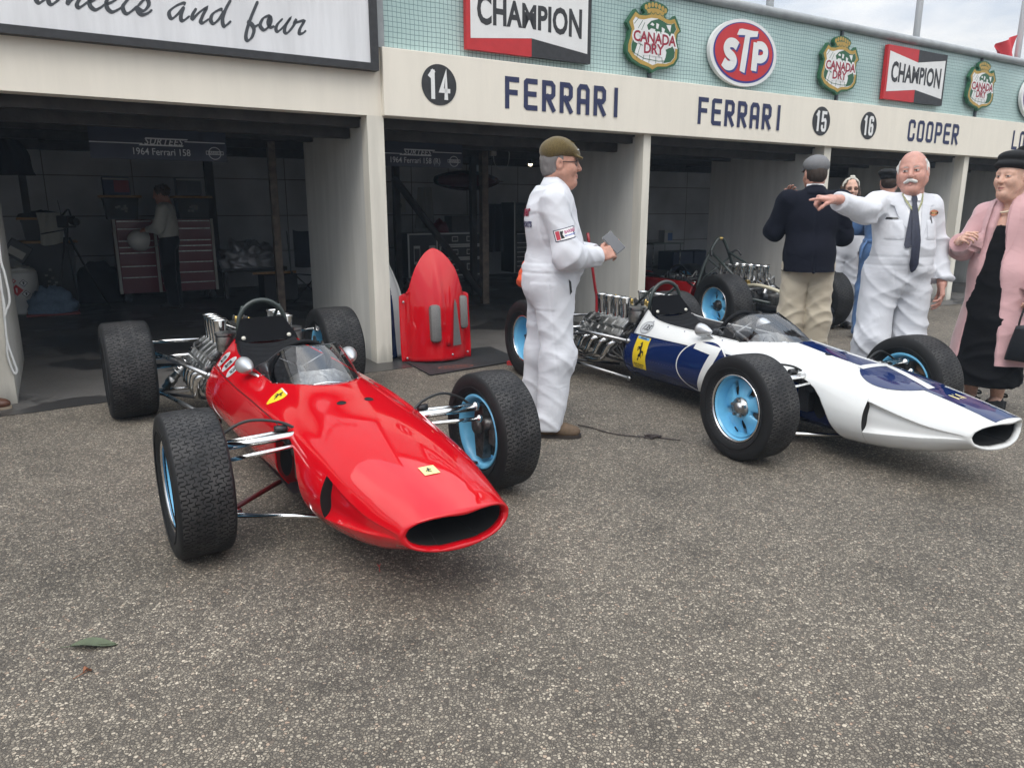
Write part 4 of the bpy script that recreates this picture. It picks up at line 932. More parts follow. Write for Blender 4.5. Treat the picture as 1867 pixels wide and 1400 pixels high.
    ms.box(-2.32,-1.75,-.06,.06,.50,.60, bev=.02); ms.build('engine_ancillaries', [ALU, RUBBER_H, STEEL_R, BRASS], car, angle=radians(40))
    # ---------- suspension
    Rf, Rr, yf, yr, xr_ = .29, .3153, .685, .6975, -2.38
    for sg in (-1, 1):
        s_ = MB()
        s_.tube([(.02,sg*.20,.425),(.02,sg*.59,.420)], [.020,.015], 10, flat=(1.0,1.3)); s_.tube([(-.05,sg*.21,.43),(.0,sg*.57,.43)], .009, 8); s_.tube([(.085,sg*.235,.400),(.075,sg*.45,.385),(.07,sg*.57,.378)], [.009,.0105,.009], 8)
        s_.tube([(.28,sg*.16,.125),(.02,sg*.585,.135)], .0105, 10); s_.sphere((.02,sg*.585,.425), .024, n=10); s_.sphere((.07,sg*.575,.378), .019, n=10); s_.lathe([(0,0),(.017,0),(.017,.06),(0,.06)], (0,-sg,0), (.03,sg*.58,.137), 10)
        s_.build('front_wishbone', CHROME, car)
        s_ = MB(); s_.tube([(-.30,sg*.24,.13),(.02,sg*.585,.140)], .011, 8); s_.build('lower_link', mat('dark red tube', (.10,.008,.01), .4) if not blue else IRON, car)
        s_ = MB(); s_.box(-.05,.04,min(sg*.20,sg*.325),max(sg*.20,sg*.325),.385,.432, bev=.012); s_.box(.04,.10,min(sg*.20,sg*.31),max(sg*.20,sg*.31),.345,.40, bev=.01); s_.box(-.02,.06,min(sg*.20,sg*.285),max(sg*.20,sg*.285),.22,.40, bev=.01); s_.lathe([(0,0),(.016,0),(.016,.05),(0,.05)], (0,sg,0), (-.03,sg*.30,.445), 10); s_.lathe([(.03,-.06),(.03,.12),(.02,.13)], (1,0,0), (-.02,sg*.235,.40), 14); s_.build('rocker_mount', IRON, car)
        MB().tube(crom([(.0,sg*.25,.43),(-.03,sg*.33,.475),(-.06,sg*.45,.49),(-.06,sg*.55,.45),(-.03,sg*.60,.40)], 7), .0065, 8).build('brake_hose', RUBBER_H, car)
        make_wheel(car, (0, sg*yf, Rf), True, sg, FRONT_STEER.get(name, 0.))
        make_wheel(car, (xr_, sg*yr, Rr), False, sg)
        r_ = MB(); r_.tube([(xr_+.02,sg*.20,.475),(xr_+.0,sg*.565,.485)], .012, 10); r_.tube([(xr_+.15,sg*.22,.40),(xr_+.05,sg*.565,.385)], .0125, 10); r_.sphere((xr_,sg*.575,.485), .026, n=10); r_.lathe([(.02,-.02),(.02,.02)], (1,0,0), (xr_+.02,sg*.56,.485), 12)
        r_.tube([(xr_-.02,sg*.12,.13),(xr_-.02,sg*.57,.15)], .0115, 10); r_.tube([(xr_,sg*.12,.30),(xr_,sg*.55,.315)], .016, 12); r_.build('rear_link', CHROME, car)
        r_ = MB(); r_.tube([(-1.60,sg*.33,.375),(xr_+.02,sg*.545,.42)], .0135, 10); r_.tube([(-1.60,sg*.305,.085),(xr_+.02,sg*.55,.16)], .0135, 10)
        for q in ((-1.60,sg*.33,.375),(-1.60,sg*.305,.085)): r_.sphere(q, .022, n=10)
        r_.build('radius_rod', STEEL_R, car)
        r_ = MB(); r_.tube([(-1.95,sg*.16,.38),(xr_+.05,sg*.56,.335)], .010, 8); r_.tube([(-1.95,sg*.15,.12),(xr_+.03,sg*.57,.145)], .011, 8); r_.build('lower_wishbone', IRON, car)
        # coil over damper
        a_, b_ = Vector((xr_+.10,sg*.235,.46)), Vector((xr_+.05,sg*.50,.17)); ax = (b_-a_).normalized(); sh = MB()
        sh.tube([a_, a_+ax*.12, a_+ax*.121, b_], [.012,.012,.026,.026], 12); u_ = ax.orthogonal().normalized(); v_ = ax.cross(u_); Ls = (b_-a_).length
        sh.lathe([(0,0),(.046,.0),(.046,.012),(0,.012)], ax, a_+ax*.03, 18); sh.lathe([(0,0),(.046,.0),(.046,.012),(0,.012)], ax, a_+ax*.25, 18); sh.lathe([(.03,0),(.034,.0),(.034,.05),(.03,.05)], ax, b_-ax*.09, 16)
        sh.build('damper', ALU, car)
        sh = MB(); sh.tube([a_+ax*(.04+.21*i/110)+(u_*cos(i*2*pi*6.5/110)+v_*sin(i*2*pi*6.5/110))*.040 for i in range(111)], .0062, 7); sh.build('coil_spring', CHROME, car)
    return car
FRONT_STEER = {'red_racing_car': .0139, 'white_racing_car': -.0291}
def decal_set_red(car):
    # cowl shield
    f = side_map(-1); sx = -1
    tm = top_map()
    def fs(p, q, d=0):       # p along the badge from its broad end to its point, q across
        x = -.385+.02*p-.054*q; t = -(2.78+.95*p)
        return S(x, t)+SN(x, t)*(.0025+d)
    y = MB(); out = crom([(0,0),(.0,-.75),(.08,-1.0),(.35,-1.0),(.65,-.75),(.88,-.35),(1,0),(.88,.35),(.65,.75),(.35,1.0),(.08,1.0),(.0,.75)], 4, closed=True)
    decal(y, out, fs, .06); q = y.build('shield_badge', YELLOW_D, car, normals=False)
    h = MB(); decal(h, [(.40-p[1]*.28, p[0]*.95) for p in HORSE], fs, .08, d=.0012); h.build('horse_emblem', DBLACK, q, normals=False)
    h = MB(); decal(h, [(.0,-.8),(.05,-.98),(.10,-.95),(.10,.95),(.05,.98),(.0,.8)], fs, .06, d=.0010); h.build('badge_band', WHITE_D, q, normals=False)
    nose_badge(car)
    # three oval race stickers on the flank behind the mirror
    for x, z, txt in ((-1.475,.488,'22'), (-1.305,.489,'32'), (-1.145,.488,'15')):
        o = MB(); decal(o, ell(x, z, .054, .038, 28), f, .03); b = o.build('race_sticker', WHITE_D, car, normals=False)
        o = MB(); decal(o, ell(x, z, .045, .031, 28), f, .03, d=.0008); o.build('sticker_field', GREY_D, b, normals=False)
        o = MB(); decal_text(o, [[(a, b*.62) for a, b in text2d(txt, .07, .003, .85, .15)[0]], text2d(txt, .07, .003, .85, .15)[1]], f, (x, z-.001), d=.0016, sx=1); o.build('numeral', DBLACK, b, normals=False)
def nose_badge(car):
    tm = top_map(); y = MB(); decal(y, [(.69,-.030),(.75,-.030),(.75,.030),(.69,.030)], tm, .02); q = y.build('nose_badge', mat('pale yellow enamel', (.75,.65,.28), .3), car, normals=False)
    h = MB(); decal(h, [(.72-p[1]*.018, -p[0]*.022) for p in HORSE], tm, .05, d=.0012); h.build('horse_emblem', DBLACK, q, normals=False)
def decal_set_white(car):
    tm = top_map(); f = side_map(-1); g_ = side_map(1)
    # centre stripe from the screen to the intake
    s_ = MB(); s_.grid([[tm(x, y*(.056+.036*(x+.245)/1.2)) for y in np.linspace(-1, 1, 11)] for x in np.linspace(-.245, .972, 60)]); s_.build('centre_stripe', BLUE_D, car, normals=False)
    # nose roundel with a white seven
    o = MB(); decal(o, ell(.41, 0, .205, .205, 60), tm, .025, d=.0010); r = o.build('nose_roundel', BLUE_D, car, normals=False)
    o = MB(); decal(o, [(.212,-.10),(.255,-.108),(.272,.055),(.603,-.058),(.606,-.008),(.262,.112),(.228,.105)], tm, .02, d=.0026); o.build('numeral', WHITE_D, r, normals=False)
    nose_badge(car)
    for m_, sg in ((f,-1), (g_,1)):
        o = MB(); decal(o, [p for p in ell(-.75, .327, .245, .174, 70)], m_, .025, d=.0003); r = o.build('side_roundel', BLUE_D, car, normals=False)
        o = MB(); decal(o, ell(-.75, .327, .245, .174, 90), m_, .03, d=.0012, holes=[ell(-.75, .327, .235, .166, 90)]); o.build('ring', WHITE_D, r, normals=False)
        a = [(-.87,.484),(-.63,.474),(-.63,.43),(-.74,.162),(-.81,.165),(-.70,.425),(-.865,.44)]
        if sg > 0: a = [(-1.5-p[0], p[1]) for p in a]
        o = MB(); decal(o, a, m_, .02, d=.0018); o.build('numeral', WHITE_D, r, normals=False)
    # tall yellow badge
    o = MB(); decal(o, [(-1.492,.205),(-1.338,.205),(-1.335,.432),(-1.503,.432)], f, .025, d=.0006); q = o.build('team_badge', YELLOW_D, car, normals=False)
    o = MB(); decal(o, [(-1.492,.412),(-1.346,.412),(-1.346,.430),(-1.496,.430)], f, .03, d=.0014); o.build('badge_band', SKY_D, q, normals=False)
    o = MB(); decal(o, horse_poly(-1.418, .333, .145, sx=1.0), f, .02, d=.0014); o.build('horse_emblem', DBLACK, q, normals=False)
    o = MB(); decal_text(o, text2d('North American', .019, .0003, .92), f, (-1.415,.236), d=.0014); decal_text(o, text2d('Racing Team', .019, .0003, .92), f, (-1.415,.219), d=.0014); decal_text(o, text2d('FERRARI', .018, .0005, 1.2), f, (-1.42,.4205), d=.0022); o.build('lettering', DBLACK, q, normals=False)
    o = MB(); decal(o, ell(-1.47, .490, .068, .042, 32), f, .03, d=.0006); q = o.build('race_sticker', GREY_D, car, normals=False)
    o = MB(); decal(o, ell(-1.47, .490, .068, .042, 32), f, .03, d=.0012, holes=[ell(-1.47, .490, .060, .036, 32)]); o.build('sticker_rim', mat('dotted grey sticker rim', (.28,.29,.30), .4), q, normals=False)
    o = MB(); decal_text(o, [[(a, b*.72) for a, b in text2d('135', .068, .002, .9, .25)[0]], text2d('135', .068, .002, .9, .25)[1]], f, (-1.47,.489), d=.0014); o.build('numeral', DBLACK, q, normals=False)
RC = make_car('red_racing_car', (-.6782,3.1197,0), -1.0132, 'glossy red open wheel vintage racing car with light blue wheels, its nose towards us', 'racing car', RED_P, RED_P, False)
decal_set_red(RC)
WC = make_car('white_racing_car', (1.898,4.2223,0), -1.0993, 'white and deep blue open wheel vintage racing car carrying a number 7', 'racing car', WHITE_P, BLUE_P, True)
decal_set_white(WC)
# ================================================================ people: signed distance bodies
V = lambda *a: np.array(a, np.float32)
def rcone(p, a, b, r1, r2, sc=None):
    a = np.asarray(a, np.float32); b = np.asarray(b, np.float32)
    ba = b-a; L2 = float(ba@ba)+1e-9; t = np.clip(((p-a)@ba)/L2, 0, 1)
    d = p-(a+t[:, None]*ba)
    return np.sqrt((d*d).sum(1))-(r1+(r2-r1)*t)
def ellip(p, c, r, R=None):
    q = p-np.asarray(c, np.float32)
    if R is not None: q = q@np.asarray(R, np.float32)
    r = np.asarray(r, np.float32); k0 = np.sqrt(((q/r)**2).sum(1)); k1 = np.sqrt(((q/(r*r))**2).sum(1))+1e-9
    return k0*(k0-1)/k1
def rbox(p, c, h, r, R=None):
    q = p-np.asarray(c, np.float32)
    if R is not None: q = q@np.asarray(R, np.float32)
    q = np.abs(q)-(np.asarray(h, np.float32)-r)
    return np.sqrt((np.maximum(q, 0)**2).sum(1))+np.minimum(q.max(1), 0)-r
def smin(a, b, k):
    h = np.maximum(k-np.abs(a-b), 0)/k; return np.minimum(a, b)-h*h*k*.25
def smax(a, b, k): return -smin(-a, -b, k)
def nets(fn, lo, hi, res):
    """naive surface nets on a grid"""
    lo = np.array(lo, float); hi = np.array(hi, float); n = np.ceil((hi-lo)/res).astype(int)+1
    ax = [lo[i]+res*np.arange(n[i]) for i in range(3)]
    P = np.stack(np.meshgrid(*ax, indexing='ij'), -1).reshape(-1, 3).astype(np.float32)
    d = np.concatenate([fn(P[i:i+200000]) for i in range(0, len(P), 200000)]).reshape(n)
    d[0] = d[-1] = 1; d[:, 0] = d[:, -1] = 1; d[:, :, 0] = d[:, :, -1] = 1
    ins = d < 0; m = n-1
    acc = np.zeros((*m, 3)); cnt = np.zeros(m)
    off = [(0,0,0),(1,0,0),(0,1,0),(1,1,0),(0,0,1),(1,0,1),(0,1,1),(1,1,1)]
    ed = [(0,1),(2,3),(4,5),(6,7),(0,2),(1,3),(4,6),(5,7),(0,4),(1,5),(2,6),(3,7)]
    cs = lambda A, o: A[o[0]:o[0]+m[0], o[1]:o[1]+m[1], o[2]:o[2]+m[2]]
    for a, b in ed:
        da, db = cs(d, off[a]), cs(d, off[b]); x = (da < 0) != (db < 0)
        t = np.where(x, da/(da-db+1e-12), 0)[..., None]; pt = np.array(off[a])+(np.array(off[b])-np.array(off[a]))*t
        acc += np.where(x[..., None], pt, 0); cnt += x
    act = cnt > 0; idx = -np.ones(m, int); idx[act] = np.arange(act.sum())
    ijk = np.argwhere(act); v = lo+res*(ijk+acc[act]/cnt[act][:, None])
    F = []
    for axs in range(3):
        o = [0,0,0]; o[axs] = 1
        A = ins[:n[0]-o[0], :n[1]-o[1], :n[2]-o[2]]; B = ins[o[0]:, o[1]:, o[2]:]
        for flip, M_ in ((0, A & ~B), (1, ~A & B)):
            e = np.argwhere(M_); u, w = [(1,2),(2,0),(0,1)][axs]
            e = e[(e[:, u] > 0) & (e[:, w] > 0)]
            eu = np.zeros(3, int); eu[u] = 1; ew = np.zeros(3, int); ew[w] = 1
            q = [idx[tuple((e-eu-ew).T)], idx[tuple((e-ew).T)], idx[tuple(e.T)], idx[tuple((e-eu).T)]]
            q = np.stack(q[::-1] if flip else q, 1); F.append(q)
    F = np.concatenate(F); F = F[(F >= 0).all(1)]
    return v, F
def vnormals(v, F):
    n = np.cross(v[F[:,2]]-v[F[:,0]], v[F[:,3]]-v[F[:,1]]); N = np.zeros_like(v)
    for k in range(4): np.add.at(N, F[:, k], n)
    return N/(np.linalg.norm(N, axis=1, keepdims=True)+1e-12)
def relax(v, F, it=2, lam=.5):
    e = np.concatenate([F[:, [0,1]], F[:, [1,2]], F[:, [2,3]], F[:, [3,0]]]); e = np.concatenate([e, e[:, ::-1]])
    for _ in range(it):
        s = np.zeros_like(v); c = np.zeros(len(v)); np.add.at(s, e[:,0], v[e[:,1]]); np.add.at(c, e[:,0], 1); v = v+lam*(s/c[:,None]-v)
    return v
def _h(i, j, k, s):
    n = (i*374761393+j*668265263+k*2147483647+s*974634721) & 0x7fffffff; n = (n ^ (n >> 13))*1274126177 & 0x7fffffff; return ((n ^ (n >> 16)) & 0xffff)/65535.
def vnoise(p, s=0):
    f = np.floor(p).astype(np.int64); t = p-f; t = t*t*(3-2*t); r = 0
    for dx in (0,1):
        for dy in (0,1):
            for dz in (0,1):
                w = (t[:,0] if dx else 1-t[:,0])*(t[:,1] if dy else 1-t[:,1])*(t[:,2] if dz else 1-t[:,2]); r = r+w*_h(f[:,0]+dx, f[:,1]+dy, f[:,2]+dz, s)
    return r
def folds(v, N, centers, amp=.011, base=.28, seed=0, scale=1.):
    """cloth creases: sharp ridges, strongest round the joints"""
    w = np.full(len(v), base)
    for c, r in centers: w = np.maximum(w, np.exp(-((v-np.array(c))**2).sum(1)/(r*r)))
    def ridge(f, sh, s):
        q = v.copy(); q = np.stack([q[:,0]+sh[0]*q[:,2], q[:,1]+sh[1]*q[:,2], q[:,2]+sh[2]*q[:,0]+sh[2]*.6*q[:,1]], 1)*np.array(f)*scale
        q = q+.35*np.stack([vnoise(q*.8, s+7), vnoise(q*.8, s+8), vnoise(q*.8, s+9)], 1)
        n = vnoise(q, s); return (1-np.abs(2*n-1))**1.7
    d = .7*ridge((3.2,3.2,11), (.3,-.4,.9), seed)+.6*ridge((4,4,8.5), (-.5,.3,-1.0), seed+20)
    return v+N*((d-.45)*amp*2.1*w)[:, None]
def mesh_obj(name, v, F, mats, parent=None, mi=None, loc=None, rz=0.):
    me = bpy.data.meshes.new(name); me.from_pydata(np.asarray(v).tolist(), [], np.asarray(F).tolist())
    for m in (mats if isinstance(mats, (list, tuple)) else [mats]): me.materials.append(m)
    if mi is not None: me.polygons.foreach_set('material_index', np.asarray(mi, np.int32))
    me.polygons.foreach_set('use_smooth', [True]*len(me.polygons)); me.update()
    o = bpy.data.objects.new(name, me); COL.objects.link(o)
    if parent: o.parent = parent
    if loc is not None: o.location = loc; o.rotation_euler = (0, 0, rz)
    return o
def bounds(pts, pad): P = np.array(pts); return P.min(0)-pad, P.max(0)+pad
# ---- cloth
def cloth_mat(name, color, weave=420, bump=.35, rough=.85, dirt=.9, sheen=.15):
    if name in MATS: return MATS[name]
    m = mat(name, color, rough, spec=.2, noise=(3.5, dirt, 1.03), sheen=sheen); N, L, b = nodes(m)
    tc = N.new('ShaderNodeTexCoord'); mp = N.new('ShaderNodeMapping'); mp.inputs['Scale'].default_value = (1,1,1.7); mp.inputs['Rotation'].default_value = (.5,.4,0); L.new(tc.outputs['Object'], mp.inputs[0])
    t = N.new('ShaderNodeTexNoise'); t.inputs['Scale'].default_value = 5.5; t.inputs['Detail'].default_value = 2; t.inputs['Distortion'].default_value = .8; L.new(mp.outputs[0], t.inputs['Vector'])
    w = N.new('ShaderNodeTexNoise'); w.inputs['Scale'].default_value = weave; L.new(tc.outputs['Object'], w.inputs['Vector'])
    ab = mathn(N, L, 'ABSOLUTE', mathn(N, L, 'SUBTRACT', t.outputs['Fac'], .5))
    b1 = N.new('ShaderNodeBump'); b1.inputs['Strength'].default_value = .5; b1.inputs['Distance'].default_value = .012; L.new(ab, b1.inputs['Height'])
    b2 = N.new('ShaderNodeBump'); b2.inputs['Strength'].default_value = bump; b2.inputs['Distance'].default_value = .0012; L.new(w.outputs['Fac'], b2.inputs['Height']); L.new(b1.outputs[0], b2.inputs['Normal']); L.new(b2.outputs[0], b.inputs['Normal'])
    return m
WHITE_C = cloth_mat('white cotton drill', (.61,.62,.655)); SKIN_ = {}
def skin(name, c):
    m = mat('skin '+name, c, .48, spec=.4, noise=(26,.80,1.14), bump=(240,.25,.0015)); N, L, b = nodes(m)
    b.inputs['Subsurface Weight'].default_value = .12; b.inputs['Subsurface Radius'].default_value = (.012,.005,.003); b.inputs['Subsurface Scale'].default_value = .5
    return m
LIP = mat('lips', (.40,.16,.135), .5); EYE = mat('eye white', (.62,.60,.57), .25); IRIS = mat('iris', (.05,.04,.035), .15)
def rotz(a): c, s = cos(a), sin(a); return np.array([[c,-s,0],[s,c,0],[0,0,1.]])
def rotm(yaw=0, pitch=0, roll=0):
    return np.array(Matrix.Rotation(yaw, 3, 'Z') @ Matrix.Rotation(pitch, 3, 'Y') @ Matrix.Rotation(roll, 3, 'X'))
def head_sdf(o):
    fat = o.get('fat', 0.)
    def f(p):
        q = p.copy(); q[:,1] = np.abs(q[:,1])
        d = ellip(p, (-.014,0,.046), (.100,.077,.090))
        d = smin(d, ellip(p, (.026,0,-.022), (.070,.061+fat,.086)), .04)
        d = smin(d, rcone(q, (-.005,.055+fat,-.045), (.066,.016,-.098), .022, .021), .035)
        d = smin(d, ellip(p, (.074,0,-.100), (.024,.026,.022)), .022)
        d = smin(d, rcone(p, (-.028,0,-.06), (-.045,0,-.23), .057+fat*.6, .062+fat*.6), .03)
        if fat: d = smin(d, ellip(p, (.03,0,-.118), (.045,.045,.03)), .03)
        d = smin(d, ellip(q, (.058,.040,-.024), (.028,.027,.03)), .03)
        d = smin(d, rcone(q, (.082,.010,.034), (.066,.050,.032), .011, .010), .018)
        d = smax(d, -ellip(q, (.099,.032,.012), (.024,.019,.013)), .016)
        d = smin(d, ellip(q, (.0755,.0315,.012), (.0135,.0145,.0125)), .004)
        d = smin(d, rcone(q, (.0865,.022,.022), (.078,.044,.020), .0045, .0045), .006)
        d = smin(d, rcone(p, (.088,0,.026), (.112,0,-.022), .0095, .0135), .014)
        d = smin(d, ellip(q, (.100,.0125,-.028), (.011,.009,.009)), .008)
        d = smin(d, rcone(q, (.097,0,-.056), (.084,.023,-.060), .0065, .004), .008)
        d = smin(d, rcone(q, (.096,0,-.070), (.084,.020,-.066), .0075, .004), .008)
        d = smax(d, -rcone(q, (.108,0,-.0625), (.088,.026,-.0625), .0045, .0025), .005)
        d = smax(d, -rcone(q, (.098,.020,-.030), (.084,.034,-.062), .0035, .003), .009)
        d = smax(d, -rcone(q, (.089,.022,-.004), (.080,.042,-.002), .003, .002), .007)
        d = smin(d, rcone(q, (.0885,.021,.0175), (.078,.044,.0165), .0042, .0040), .003)
        er = ellip(q, (-.010,.079+fat*.3,.002), (.021,.011,.033)); er = smax(er, -ellip(q, (-.004,.092+fat*.3,.004), (.012,.010,.020)), .006)
        d = smin(d, er, .008)
        return d
    return f
def make_head(o, res):
    v, F = nets(head_sdf(o), (-.135,-.115,-.225), (.145,.115,.155), res); v = relax(v, F, 1, .35)
    c = v[F].mean(1); q = np.abs(c[:,1]); mi = np.zeros(len(F), int)
    lip = (c[:,0] > .080) & (q < .021) & (c[:,2] < -.052+.0*q) & (c[:,2] > -.077); 
    return v, F, mi
def hand_sdf(curl, spread=.0, thumb=(.6,.5), side=1):
    """hand from the wrist at the origin along +x, back of the hand +z, thumb on +y (side=1); curl: one value per finger"""
    segs = []
    base = [(.088,.030), (.092,.009), (.087,-.012), (.078,-.031)]; ln = [(.044,.026,.021), (.049,.029,.022), (.045,.027,.021), (.035,.021,.018)]; rr = (.0092,.0094,.0090,.0080)
    for k in range(4):
        a = np.array([base[k][0], base[k][1]*side, .004]); ang = 0.; sp = spread*(1.5-k)*side
        for j in range(3):
            ang += curl[k]*(.95, 1.15, .8)[j]
            dr = np.array([cos(ang)*cos(sp), cos(ang)*sin(sp), -sin(ang)]); b = a+dr*ln[k][j]; segs.append((a, b, rr[k]*(1-.10*j), rr[k]*(.92-.10*j))); a = b
    th = []; a = np.array([.030, .030*side, -.008]); d0 = np.array([cos(thumb[0]), sin(thumb[0])*side, -.35*thumb[1]]); b = a+d0/np.linalg.norm(d0)*.044; th.append((a, b, .0145, .0105))
    d1 = np.array([cos(thumb[0]*.35), sin(thumb[0]*.35)*side, -.9*thumb[1]]); c = b+d1/np.linalg.norm(d1)*.030; th.append((b, c, .0105, .0098)); d2 = np.array([cos(thumb[0]*.1), sin(thumb[0]*.1)*side, -1.2*thumb[1]]); th.append((c, c+d2/np.linalg.norm(d2)*.024, .0098, .0078))
    def f(p):
        d = rbox(p, (.050,0,0), (.046,.041,.0145), .0135)
        d = smin(d, ellip(p, (.035,.020*side,-.010), (.03,.02,.014)), .012)
        d = smin(d, rcone(p, (-.06,0,0), (.015,0,0), .030, .027), .02)
        for a, b, r1, r2 in th: d = smin(d, rcone(p, a, b, r1, r2), .006)
        for k, (a, b, r1, r2) in enumerate(segs): d = smin(d, rcone(p, a, b, r1, r2), .004 if k % 3 else .009)
        return d
    return f
def make_hand(curl, spread, thumb, side, res=.003):
    v, F = nets(hand_sdf(curl, spread, thumb, side), (-.085,-.075,-.095), (.205,.085,.035) if side > 0 else (.205,.075,.035), res) if side > 0 else nets(hand_sdf(curl, spread, thumb, side), (-.085,-.085,-.095), (.205,.075,.035), res)
    return relax(v, F, 1, .3), F
def frame(x, z):
    x = np.array(x, float); x /= np.linalg.norm(x); z = np.array(z, float); z = z-x*(z@x); z /= np.linalg.norm(z); return np.stack([x, np.cross(z, x), z], 1)
class Person:
    def __init__(s, label, loc, yaw, J, res=.009, head=None, hands=(), skin_c=None, hair_m=None, group=None):
        s.J = {k: np.array(v, float) for k, v in J.items()}; s.loc = loc; s.yaw = yaw; s.res = res
        vs, Fs, ms = [], [], []; o = 0
        def put(v, F, mi):
            nonlocal o
            vs.append(v); Fs.append(F+o); ms.append(mi); o += len(v)
        if head is not None:
            v, F, mi = make_head(head, max(.0035, res*.42)); sc = head.get('scale', 1.); s.HM = rotm(head.get('yaw',0), head.get('pitch',0), head.get('roll',0)); s.HO = s.J['head']; s.HS = sc
            put((v*sc)@s.HM.T+s.HO, F, mi)
        for h in hands:
            v, F = make_hand(h['curl'], h.get('spread',.05), h.get('thumb',(.6,.5)), h['side'], h.get('res', .0032))
            put(v*h.get('scale',1.)@frame(h['x'], h['z']).T+np.array(h['at']), F, np.zeros(len(F), int))
        # trunk and limbs under the clothes: keeps the body one figure from head to foot
        Jn = s.J
        def core(p):
            d = rcone(p, Jn['pelvis'], Jn['chest'], .08, .09)
            d = smin(d, rcone(p, Jn['chest'], Jn['neck'], .08, .05), .05)
            for q in 'LR':
                if 'hip'+q in Jn:
                    d = smin(d, rcone(p, Jn['hip'+q], Jn['knee'+q], .06, .045), .04); d = smin(d, rcone(p, Jn['knee'+q], Jn['ank'+q], .045, .034), .02)
                if 'sh'+q in Jn:
                    d = smin(d, rcone(p, Jn['sh'+q], Jn['elb'+q], .035, .03), .04); d = smin(d, rcone(p, Jn['elb'+q], Jn['wri'+q], .03, .024), .02)
            return d
        lo, hi = bounds(list(Jn.values()), .12); v, F = nets(core, lo, hi, .02); put(v, F, np.zeros(len(F), int))
        sk = skin_c; hm = hair_m or mat('brown hair', (.06,.035,.02), .6)
        s.o = mesh_obj('person', np.concatenate(vs), np.concatenate(Fs), [sk, LIP, EYE, IRIS, hm], None, np.concatenate(ms), loc, yaw)
        tag(s.o, label, 'person', group)
        if head is not None and head.get('face', True): s.face(head, hm)
    def cloth(s, name, f, m, pts, amp=.011, centers=(), clamps=(), base=.28, seed=0, post=None, res=None, scale=1., pad=.24, mi=None):
        lo, hi = bounds([s.J[p] if isinstance(p, str) else p for p in pts], pad); v, F = nets(f, lo, hi, res or s.res); v = relax(v, F, 2, .5)
        for c, n, *lm in clamps:      # flat ends for hems and cuffs
            c = np.array(s.J[c] if isinstance(c, str) else c, float); n = np.array(n[:3], float); n /= np.linalg.norm(n)
            h = (v-c)@n; lim = lm[0] if lm else .10; k = (h > 0) & (np.linalg.norm(v-c, axis=1) < lim); v[k] -= h[k][:, None]*n
        N = vnormals(v, F)
        if amp: v = folds(v, N, [(s.J[a] if isinstance(a, str) else a, r) for a, r in centers], amp, base, seed, scale)
        if post is not None: v = post(v, N)
        return mesh_obj(name, v, F, m, s.o, mi(v[F].mean(1)) if mi else None)
    def hd(s, name, f, m, lo, hi, res=None, amp=0, mi=None, seed=0):
        v, F = nets(f, lo, hi, res or max(.004, s.res*.5)); v = relax(v, F, 2, .4)
        if amp: v = v+vnormals(v, F)*((vnoise(v*np.array([60,60,25]), seed)-.5)*amp)[:, None]
        k = mi(v[F].mean(1)) if mi else None
        return mesh_obj(name, (v*s.HS)@s.HM.T+s.HO, F, m, s.o, k)
    def face(s, o, hm):
        gz = o.get('gaze', 0.)
        def fd(name, m, polys, off, step=.004):
            b = MB(); X = Vector(s.HM@np.array((1.,0,0)))
            def fn(a, c, d=0):
                ok, loc, n, i = s.o.ray_cast(s.hpt((.25, a, c)), -X, distance=.4); return (loc if ok else s.hpt((.08, a, c)))+X*off
            for p in polys: decal(b, p, fn, step)
            return b.build(name, m, s.o, normals=False)
        alm = lambda sg, k=1.: [(sg*(.0315+.0145*k*x), .0100+.0058*k*y*(1-.15*x)) for x, y in ((-1,-.15),(-.55,.72),(0,1),(.5,.78),(1,.1),(.5,-.6),(0,-.8),(-.55,-.62))]
        fd('eyes', EYE, [crom(alm(sg), 3, closed=True) for sg in (-1, 1)], .0006)
        fd('irises', IRIS, [ell(sg*.0315+gz, .0100, .0054, .0052, 16) for sg in (-1, 1)], .0011)
        fd('lashes', mat('dark lashes', (.05,.03,.025), .8), [[(sg*(.0315+.016*x), .0100+y) for x, y in ((-1,-.0005),(-.55,.0050),(0,.0066),(.5,.0054),(1.05,.0010),(.5,.0042),(0,.0050),(-.55,.0036))] for sg in (-1, 1)], .0014)
        if o.get('brow', 1): fd('eyebrows', hm, [[(sg*x, z) for x, z in ((.014,.029),(.024,.0345),(.036,.036),(.050,.031),(.037,.0325),(.024,.0305),(.015,.0255))] for sg in (-1, 1)], .0012)
        fd('lips', LIP, [[(x, z) for x, z in ((-.023,-.0620),(-.010,-.0560),(-.003,-.0570),(0,-.0580),(.003,-.0570),(.010,-.0560),(.023,-.0620),(.012,-.0690),(0,-.0710),(-.012,-.0690))]], .0005)
        fd('mouth_line', mat('dark lashes', (.05,.03,.025), .8), [[(-.024,-.0618),(-.008,-.0622),(0,-.0628),(.008,-.0622),(.024,-.0618),(.008,-.0638),(0,-.0642),(-.008,-.0638)]], .0010)
    def hpt(s, p): return Vector((np.array(p)*s.HS)@s.HM.T+s.HO)
    def shoe(s, at, yaw, m, L=.29, ht=.11, sole=None):
        R = rotz(yaw); at = np.array(at, float)
        def f(p):
            d = rcone(p, (-.06,0,.05), (.06,0,.045), .046, .044); d = smin(d, ellip(p, (.105,0,.036), (.062,.048,.038)), .03); d = smin(d, rcone(p, (-.06,0,.05), (-.065,0,ht), .044, .046), .03)
            return smax(d, .012-p[:,2], .006)
        v, F = nets(f, (-.13,-.075,-.005), (.19,.075,ht+.07), .0075); v = relax(v, F, 1)
        o = mesh_obj('shoe', (v*(L/.29))@R.T+at, F, m, s.o)
        out = [(x*L/.29, y*L/.29) for x, y in crom([(-.115,0),(-.09,.043),(0,.044),(.09,.052),(.15,.035),(.172,0),(.15,-.035),(.09,-.052),(0,-.044),(-.09,-.043)], 4, closed=True)]
